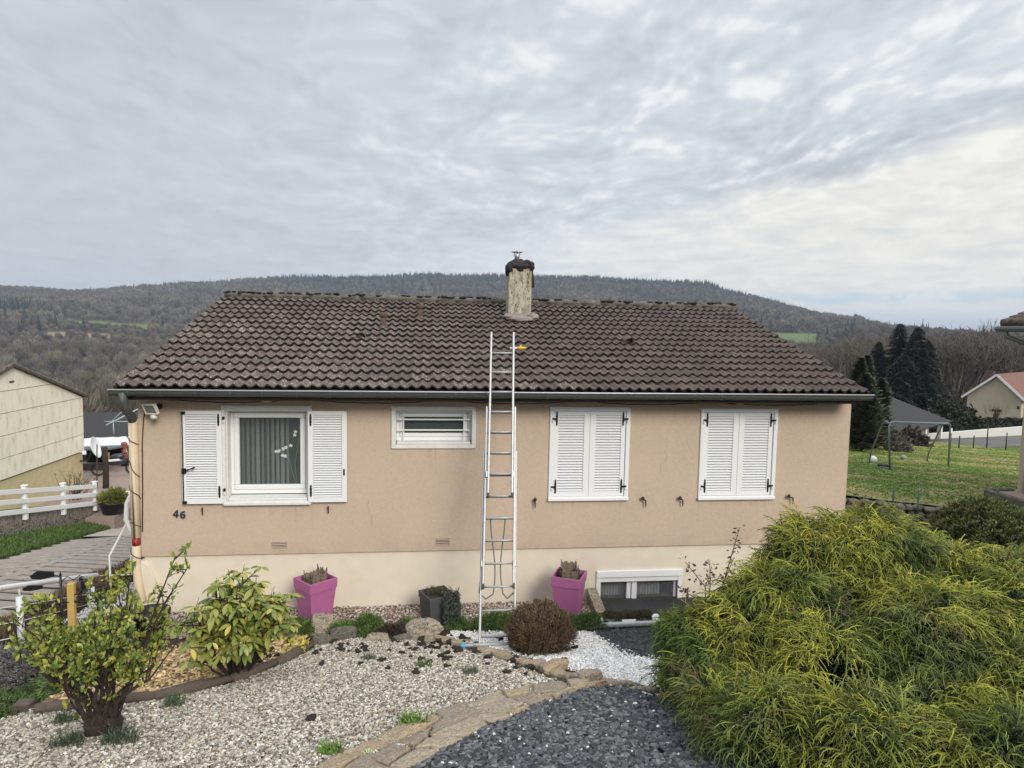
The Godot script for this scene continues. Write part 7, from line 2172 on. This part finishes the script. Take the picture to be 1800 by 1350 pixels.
	for q in [[V(0.05, 0, 0), V(0.28, 0.95, 0.0), V(0.42, 1.50, 0.0)], [V(0, 0, 0), V(-0.05, 0.65, 0), V(-0.36, 1.02, 0)], [V(0, 0, 0), V(0.02, 0.7, 0), V(0.0, 1.03, 0)], [V(0.05, 0, 0), V(0.22, 0.7, 0), V(0.35, 1.08, 0.02)], [V(0, 0, 0), V(-0.2, 0.5, 0.0), V(-0.40, 0.62, 0)]]:
		rb.tube([q[0], q[1], q[2]], [0.012, 0.008, 0.004], 5)
		for k in 34:
			var f := rng.randf_range(0.15, 1.02)
			var p: Vector3 = q[1].lerp(q[2], f) + jv(0.07)
			xf.append(Transform3D(Basis.from_euler(jv(3.1)).scaled(Vector3.ONE * rng.randf_range(0.6, 1.25)), p))
			cl.append(Color(0.075, 0.03, 0.026).lerp(Color(0.13, 0.085, 0.05), rng.randf()))
	build("stem", rb, mats.twig, ro)
	multi("leaf", leaf_mesh(0.055, 0.03), mats.leaf, xf, cl, ro)
	# orchid behind the window glass
	var oc := thing("orchid", "white orchid flowers standing inside the open-shuttered window", "orchid", V(-2.02, 1.75, -0.30))
	var ob := MB.new(true)
	ob.tube([V(0.05, 0, 0), V(0.0, 0.45, 0.0), V(0.06, 0.85, 0.02), V(0.16, 1.05, 0.02)], [0.006, 0.006, 0.005, 0.004], 5)
	ob.tube([V(0.05, 0, 0), V(-0.04, 0.35, 0), V(-0.10, 0.62, 0.03)], [0.006, 0.006, 0.004], 5)
	build("stem", ob, mats.stem, oc)
	rng.seed = 130
	for q in [[0.10, 1.03], [0.13, 0.99], [0.15, 1.06], [0.02, 0.96], [0.01, 0.91], [0.12, 0.90], [0.16, 0.93], [-0.12, 0.72], [-0.16, 0.70], [-0.22, 0.67], [-0.26, 0.66], [-0.17, 0.60], [-0.13, 0.59], [-0.05, 0.75]]:
		var fb := MB.new(true)
		for k in 5:
			var a := TAU * k / 5.0 + jit(0.3)
			fb.blob(Transform3D(Basis(V(0, 0, 1), a), V(q[0] - 0.013 * sin(a), q[1] + 0.013 * cos(a), 0.04)), V(0.010, 0.016, 0.004), 0.0, 5, 8)
		build("flower", fb, mats.petal, oc)

# the big thread-leaf cypress: mounds of drooping strands over brown inner twigs
func strand_spray(sd: int, n: int, ln: float, droop: float, rad: float) -> ArrayMesh:
	var r := RandomNumberGenerator.new(); r.seed = sd
	var b := MB.new()
	for k in n:
		var a := r.randf_range(-1.25, 1.25)
		var d := V(sin(a), r.randf_range(0.0, 1.15), cos(a)).normalized()
		var p := V(r.randf_range(-0.05, 0.05), r.randf_range(-0.02, 0.03), r.randf_range(-0.05, 0.08))
		var L := ln * r.randf_range(0.55, 1.15)
		var pts := [p]; var rr := [rad * 0.8]; var cols := []
		var dd := d
		var wob := V(r.randf_range(-0.6, 0.6), r.randf_range(-0.2, 0.4), r.randf_range(-0.6, 0.6))
		var steps := 5
		for s in steps:
			dd = (dd + V(0, -droop * (0.16 + 0.10 * s), 0) + wob * 0.15).normalized()
			p += dd * L / steps
			pts.append(p); rr.append(rad * (1.0 - 0.6 * (s + 1.0) / steps))
			var f := (s + 0.5) / steps
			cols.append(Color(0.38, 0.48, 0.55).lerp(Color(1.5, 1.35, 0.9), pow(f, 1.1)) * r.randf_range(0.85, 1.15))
		b.tube(pts, rr, 3, false, cols)
		if r.randf() < 0.95:           # side branchlets
			for q in 3:
				var i := r.randi_range(1, 4)
				var sdv := V(r.randf_range(-1, 1), r.randf_range(-0.6, 0.4), r.randf_range(-0.2, 1)).normalized()
				var e: Vector3 = pts[i] + sdv * L * 0.2
				b.tube([pts[i], pts[i].lerp(e, 0.5) + V(0, 0.006, 0), e + V(0, -0.02 * droop, 0)], [rad * 0.6, rad * 0.5, rad * 0.25], 3, false, [cols[i - 1], cols[i - 1] * 1.15])
	return b.done()

func make_cypress():
	rng.seed = 9001
	var base := V(3.85, gy(3.85, 4.3), 4.3)
	var t := thing("thread_cypress", "huge yellow-green thread-leaf cypress bush filling the lower right corner", "bush", base)
	# lobes: centre (world) and radii
	var lobes := [
		[V(4.28, 1.98, 4.15), V(0.78, 0.66, 0.65)], [V(3.74, 2.02, 4.05), V(0.46, 0.48, 0.45)], [V(4.9, 1.80, 4.35), V(0.75, 0.62, 0.7)],
		[V(3.40, 1.70, 4.30), V(0.62, 0.52, 0.55)], [V(2.92, 1.40, 4.40), V(0.62, 0.50, 0.50)], [V(2.50, 1.05, 4.55), V(0.42, 0.52, 0.42)],
		[V(3.40, 1.40, 4.95), V(0.70, 0.58, 0.55)], [V(4.20, 1.65, 5.05), V(0.72, 0.62, 0.6)], [V(5.05, 1.68, 5.05), V(0.8, 0.65, 0.7)],
		[V(2.75, 1.05, 5.15), V(0.52, 0.52, 0.45)], [V(3.35, 1.12, 5.62), V(0.52, 0.46, 0.42)], [V(2.42, 0.85, 4.75), V(0.36, 0.42, 0.35)],
		[V(3.9, 1.32, 5.75), V(0.58, 0.52, 0.45)], [V(4.6, 1.5, 5.75), V(0.62, 0.55, 0.5)], [V(2.95, 1.02, 5.75), V(0.38, 0.42, 0.35)],
		[V(5.75, 1.62, 4.5), V(0.85, 0.68, 0.8)], [V(3.3, 1.2, 6.15), V(0.45, 0.36, 0.32)], [V(2.62, 0.98, 5.6), V(0.3, 0.36, 0.3)], [V(4.2, 1.35, 6.25), V(0.5, 0.4, 0.35)], [V(2.55, 1.35, 4.15), V(0.36, 0.34, 0.3)], [V(2.38, 1.42, 5.75), V(0.40, 0.36, 0.40)], [V(2.9, 1.58, 6.2), V(0.5, 0.38, 0.4)], [V(3.5, 1.62, 6.55), V(0.5, 0.4, 0.4)], [V(4.3, 1.6, 6.6), V(0.6, 0.45, 0.45)], [V(2.3, 1.2, 5.2), V(0.34, 0.34, 0.34)]]
	var sprays := []
	for k in 8: sprays.append(strand_spray(400 + k, 13, 0.25, 0.55 + 0.18 * (k % 4), 0.0060))
	var xf := []; var cl := []
	for k in 8: xf.append([]); cl.append([])
	var nz := FastNoiseLite.new(); nz.seed = 15; nz.frequency = 1.1; nz.fractal_octaves = 3
	var eye := V(0, 4.3, 10)
	for li in lobes.size():
		var c: Vector3 = lobes[li][0]; var r: Vector3 = lobes[li][1]
		var n := int(620.0 * (r.x * r.y + r.x * r.z + r.y * r.z) * 1.08)
		for k in n:
			var d := V(rng.randfn(), rng.randfn() + 0.25, rng.randfn()).normalized()
			if d.y < -0.55: continue
			var rough := 0.84 + 0.30 * nz.get_noise_3dv(c + d * r * 2.0)
			var deep := rng.randf() < 0.42
			var p := c + d * r * rough * (rng.randf_range(0.55, 0.85) if deep else rng.randf_range(0.88, 1.0))
			if p.y < gy(p.x, p.z) + 0.12: continue
			if ((p - V(3.22, 1.52, 5.25)) / V(0.15, 0.26, 0.34)).length() < 1.0: continue      # a gap that shows the brown inside
			var inner := 0.0
			for lj in lobes.size():
				if lj == li: continue
				var q: Vector3 = (p - lobes[lj][0]) / (lobes[lj][1] as Vector3)
				inner = maxf(inner, 1.0 - q.length())
			if inner > 0.32: continue
			var out := V(d.x / r.x, 0, d.z / r.z)
			if out.length() < 0.1: out = V(jit(1), 0, jit(1))
			out = out.normalized()
			var yaw := atan2(out.x, out.z) + jit(1.0)
			var pitch := -lerpf(0.75, -0.35, (d.y + 0.5) / 1.5) * -1.0 + jit(0.35)
			var i := rng.randi() % 8
			var sc := rng.randf_range(0.65, 1.15)
			xf[i].append(Transform3D(Basis.from_euler(V(pitch * 0.7 + jit(0.3), yaw, jit(0.7))).scaled(V(sc, sc, sc)), p - base))
			# new growth is yellow where branches stand in the light, older threads are deep green
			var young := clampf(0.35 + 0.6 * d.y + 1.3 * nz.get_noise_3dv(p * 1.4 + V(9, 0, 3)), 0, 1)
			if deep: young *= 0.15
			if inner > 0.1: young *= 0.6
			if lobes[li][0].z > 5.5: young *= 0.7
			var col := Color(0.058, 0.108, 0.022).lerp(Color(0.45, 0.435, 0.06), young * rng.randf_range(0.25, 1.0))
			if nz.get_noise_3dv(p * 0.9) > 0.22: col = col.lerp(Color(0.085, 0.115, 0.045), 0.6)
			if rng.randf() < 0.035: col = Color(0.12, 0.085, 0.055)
			if deep: col = col.lerp(Color(0.026, 0.030, 0.011), 0.6)  # old inner threads, darkened further so the shade of the gaps is painted in
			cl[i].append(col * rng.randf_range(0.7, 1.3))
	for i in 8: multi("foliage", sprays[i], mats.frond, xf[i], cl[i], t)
	# inner branches, brown and bare
	var b := MB.new(true)
	for li in lobes.size():
		var c: Vector3 = lobes[li][0] - base; var r: Vector3 = lobes[li][1]
		var s0 := V(c.x * 0.35, 0.0, c.z * 0.35)
		b.tube([s0 + V(0, -0.1, 0), s0.lerp(c, 0.5) + V(jit(0.1), 0.12, jit(0.1)), c], [0.05, 0.032, 0.018], 6)
		for k in 26:
			var d := V(rng.randfn(), rng.randfn() * 0.6, rng.randfn()).normalized()
			var e := c + d * r * rng.randf_range(0.5, 0.85)
			b.tube([c, c.lerp(e, 0.5) + V(0, 0.06, 0), e], [0.011, 0.008, 0.003], 3, false)
	build("branch", b, mats.bark, t)

# foreground shrub: gnarled trunk, fan of stems, rosettes of young leaves
func make_big_shrub():
	rng.seed = 5150
	var base := V(-2.58, gy(-2.58, 4.5), 4.5)
	var t := thing("old_shrub", "gnarled old shrub with young yellow-green leaves in the lower left gravel", "shrub", base)
	t.scale = V(0.88, 1.0, 1.0)
	var tb := MB.new(true)
	# knotted trunk of fused stems
	tb.blob(at(-0.05, 0.06, 0), V(0.12, 0.12, 0.10), 0.6, 10, 14, 3, 1.6)
	tb.blob(at(0.05, 0.10, 0.01), V(0.09, 0.14, 0.09), 0.6, 10, 14, 7, 1.6)
	var limbs := []
	for k in 13:
		var f := k / 12.0
		var dirx := lerpf(-0.95, 0.95, f) + jit(0.1)
		var s := V(dirx * 0.10 + jit(0.02), 0.08, jit(0.06))
		var m := V(dirx * rng.randf_range(0.16, 0.26), rng.randf_range(0.26, 0.36), jit(0.14))
		var e := V(dirx * rng.randf_range(0.34, 0.56), rng.randf_range(0.50, 0.72) - absf(dirx) * 0.08, jit(0.30))
		tb.tube([s, s.lerp(m, 0.5) + jv(0.03), m, m.lerp(e, 0.5) + jv(0.035), e], [0.026, 0.023, 0.018, 0.014, 0.010], 6, false)
		limbs.append([m, e])
	for k in 9: tb.tube([V(jit(0.13), 0.02 + 0.05 * (k % 3), jit(0.10)), V(jit(0.12), 0.12 + 0.04 * (k % 3), jit(0.12)), V(jit(0.12), 0.24, jit(0.08))], [0.022, 0.026, 0.016], 6)
	build("trunk", tb, mats.bark, t)
	var sb := MB.new(true)
	var tips := []
	for q in limbs:
		for k in 7:
			var f := rng.randf_range(0.25, 1.0)
			var s: Vector3 = q[0].lerp(q[1], f)
			var sideways: float = s.x * 0.7
			var len := rng.randf_range(0.25, 0.62)
			var d := V(sideways + jit(0.35), 0.9, s.z * 0.5 + jit(0.45)).normalized()
			var e := s + d * len
			sb.tube([s, s.lerp(e, 0.5) + jv(0.03), e], [0.008, 0.006, 0.003], 4, false)
			for w in 4: tips.append([s.lerp(e, rng.randf_range(0.35, 1.0)) + jv(0.02), d])
			for w in 2:
				var s2 := s.lerp(e, rng.randf_range(0.3, 0.85)); var e2 := s2 + (d + jv(0.7)).normalized() * rng.randf_range(0.10, 0.24)
				sb.tube([s2, e2], [0.005, 0.0025], 3, false)
				tips.append([e2, (e2 - s2).normalized()]); tips.append([s2.lerp(e2, 0.6), (e2 - s2).normalized()])
	# the long shoots that stand out of the crown: to the upper right, the left, and low
	for q in [[V(0.30, 0.62, 0), V(0.50, 1.10, 0), V(0.66, 1.46, 0.02)], [V(0.34, 0.66, 0.05), V(0.58, 1.10, 0.05), V(0.78, 1.38, 0.05)], [V(-0.1, 0.7, 0), V(-0.02, 1.05, 0), V(0.04, 1.30, 0)], [V(-0.22, 0.65, 0), V(-0.42, 0.95, 0.05), V(-0.48, 1.15, 0.05)], [V(-0.36, 0.5, 0.1), V(-0.62, 0.75, 0.1), V(-0.66, 1.0, 0.1)], [V(0.06, 0.7, 0), V(0.22, 1.05, 0), V(0.27, 1.36, 0)], [V(-0.05, 0.06, 0.05), V(-0.20, 0.30, 0.1), V(-0.36, 0.62, 0.1)], [V(0.10, 0.06, 0.0), V(0.22, 0.35, 0.05), V(0.26, 0.6, 0.05)], [V(-0.3, 0.5, 0), V(-0.6, 0.72, 0.0), V(-0.72, 0.80, 0.0)]]:
		sb.tube([q[0], q[1], q[2]], [0.011, 0.008, 0.004], 5, false)
		for w in 9:
			var s: Vector3 = (q[1] as Vector3).lerp(q[2], rng.randf_range(-0.6, 1.0)); var e := s + V(jit(0.12), rng.randf_range(0.02, 0.1), jit(0.1))
			sb.tube([s, e], [0.005, 0.003], 3, false)
			tips.append([e, V(jit(0.5), 1, jit(0.5)).normalized()])
		tips.append([q[2], V(0, 1, 0)])
	build("stem", sb, mats.bark, t)
	var lm := [leaf_mesh(0.046, 0.025), leaf_mesh(0.038, 0.022)]
	var xf := [[], []]; var cl := [[], []]
	for q in tips:
		var n := rng.randi_range(4, 8)
		var fresh := rng.randf()
		for k in n:
			var dir: Vector3 = (q[1] * 0.55 + jv(1.0)).normalized()
			var i := k & 1
			xf[i].append(Transform3D(Basis(Quaternion(Vector3.UP, dir)).rotated(dir, rng.randf() * TAU).scaled(Vector3.ONE * rng.randf_range(0.65, 1.3)), q[0] + jv(0.022)))
			cl[i].append(Color(0.095, 0.17, 0.035).lerp(Color(0.38, 0.37, 0.055), clampf(fresh * 0.75 + rng.randf_range(-0.2, 0.35), 0, 1)) * rng.randf_range(0.75, 1.2))
	for i in 2: multi("leaf", lm[i], mats.leaf, xf[i], cl[i], t)

func make_rhododendron():
	rng.seed = 6006
	var base := V(-2.02, gy(-2.02, 2.85), 2.85)
	var t := thing("rhododendron", "yellowing rhododendron with long drooping leaves among the wood chips", "shrub", base)
	var sb := MB.new(true)
	var ends := []
	for k in 36:
		var a := rng.randf() * TAU
		var r := sqrt(rng.randf()) * 0.58
		var e := V(cos(a) * r + 0.02, 1.06 - 0.55 * pow(r / 0.58, 2.0) + jit(0.10), sin(a) * r * 0.8)
		var m := V(cos(a) * r * 0.75, e.y * 0.5, sin(a) * r * 0.6)
		sb.tube([V(cos(a) * 0.05, -0.03, sin(a) * 0.05), m, e], [0.016, 0.011, 0.006], 5, false)
		ends.append(e)
		for w in 4:
			var s := m.lerp(e, rng.randf_range(0.0, 0.8)); var e2 := s + V(jit(0.22), rng.randf_range(0.02, 0.16), jit(0.2))
			sb.tube([s, e2], [0.008, 0.005], 4, false)
			ends.append(e2)
		sb.tube([e, e + V(jit(0.03), 0.09, jit(0.03))], [0.003, 0.002], 3, false)
	build("stem", sb, mats.bark, t)
	var lm := []
	for k in 4: lm.append(leaf_mesh([0.135, 0.115, 0.15, 0.10][k], [0.054, 0.050, 0.058, 0.046][k], 0.35))
	var tones := [Color(0.15, 0.19, 0.035), Color(0.24, 0.25, 0.05), Color(0.33, 0.315, 0.06), Color(0.11, 0.155, 0.03), Color(0.42, 0.36, 0.06), Color(0.20, 0.23, 0.04)]
	var lmats := []
	for c in tones:
		var m := mat(c, 0.42)
		m.backlight_enabled = true; m.backlight = Color(0.14, 0.14, 0.03)
		lmats.append(m)
	var n := 0
	var xf := [[], [], [], []]; var cl := [[], [], [], []]
	# nearest rosettes first, so that the leaves that show are the ones made singly
	ends.sort_custom(func(p, q): return p.z > q.z)
	for e in ends:
		var k := rng.randi_range(6, 9)
		var a0 := rng.randf() * TAU
		for i in k:
			var a := a0 + TAU * i / k + jit(0.25)
			var up := rng.randf_range(-0.85, 0.35)
			var dir := V(cos(a), up, sin(a)).normalized()
			var side := dir.cross(Vector3.UP).normalized()
			var nrm := side.cross(dir).normalized()
			var bs := Basis(side, dir, nrm).rotated(dir, jit(0.4)).scaled(Vector3.ONE * rng.randf_range(0.75, 1.1))
			var tf := Transform3D(bs, e + dir * 0.012)
			var v := rng.randi() % 4
			var c := rng.randi() % 6
			if c == 4 and rng.randf() < 0.6: c = 1
			if n < 300:
				var o := add("leaf", lm[v], lmats[c], t)
				o.transform = tf
				n += 1
			else:
				xf[v].append(tf); cl[v].append(tones[c])
	for v in 4: multi("rear_leaves", lm[v], mats.leaf, xf[v], cl[v], t)
	# a few bright yellow young leaves low on the right
	var yb := thing("yellow_sprout", "bright yellow-leaved low plant at the right end of the wood chips", "plant", V(-1.58, gy(-1.58, 2.0), 2.0))
	xf = []; cl = []
	for k in 46:
		xf.append(Transform3D(Basis.from_euler(V(jit(1.0), rng.randf() * TAU, jit(1.0))).scaled(Vector3.ONE * rng.randf_range(0.5, 0.8)), V(jit(0.14), rng.randf_range(0.03, 0.2), jit(0.1))))
		cl.append(Color(0.52, 0.43, 0.04).lerp(Color(0.30, 0.32, 0.05), rng.randf()))
	multi("leaf", lm[3], mats.leaf, xf, cl, yb)
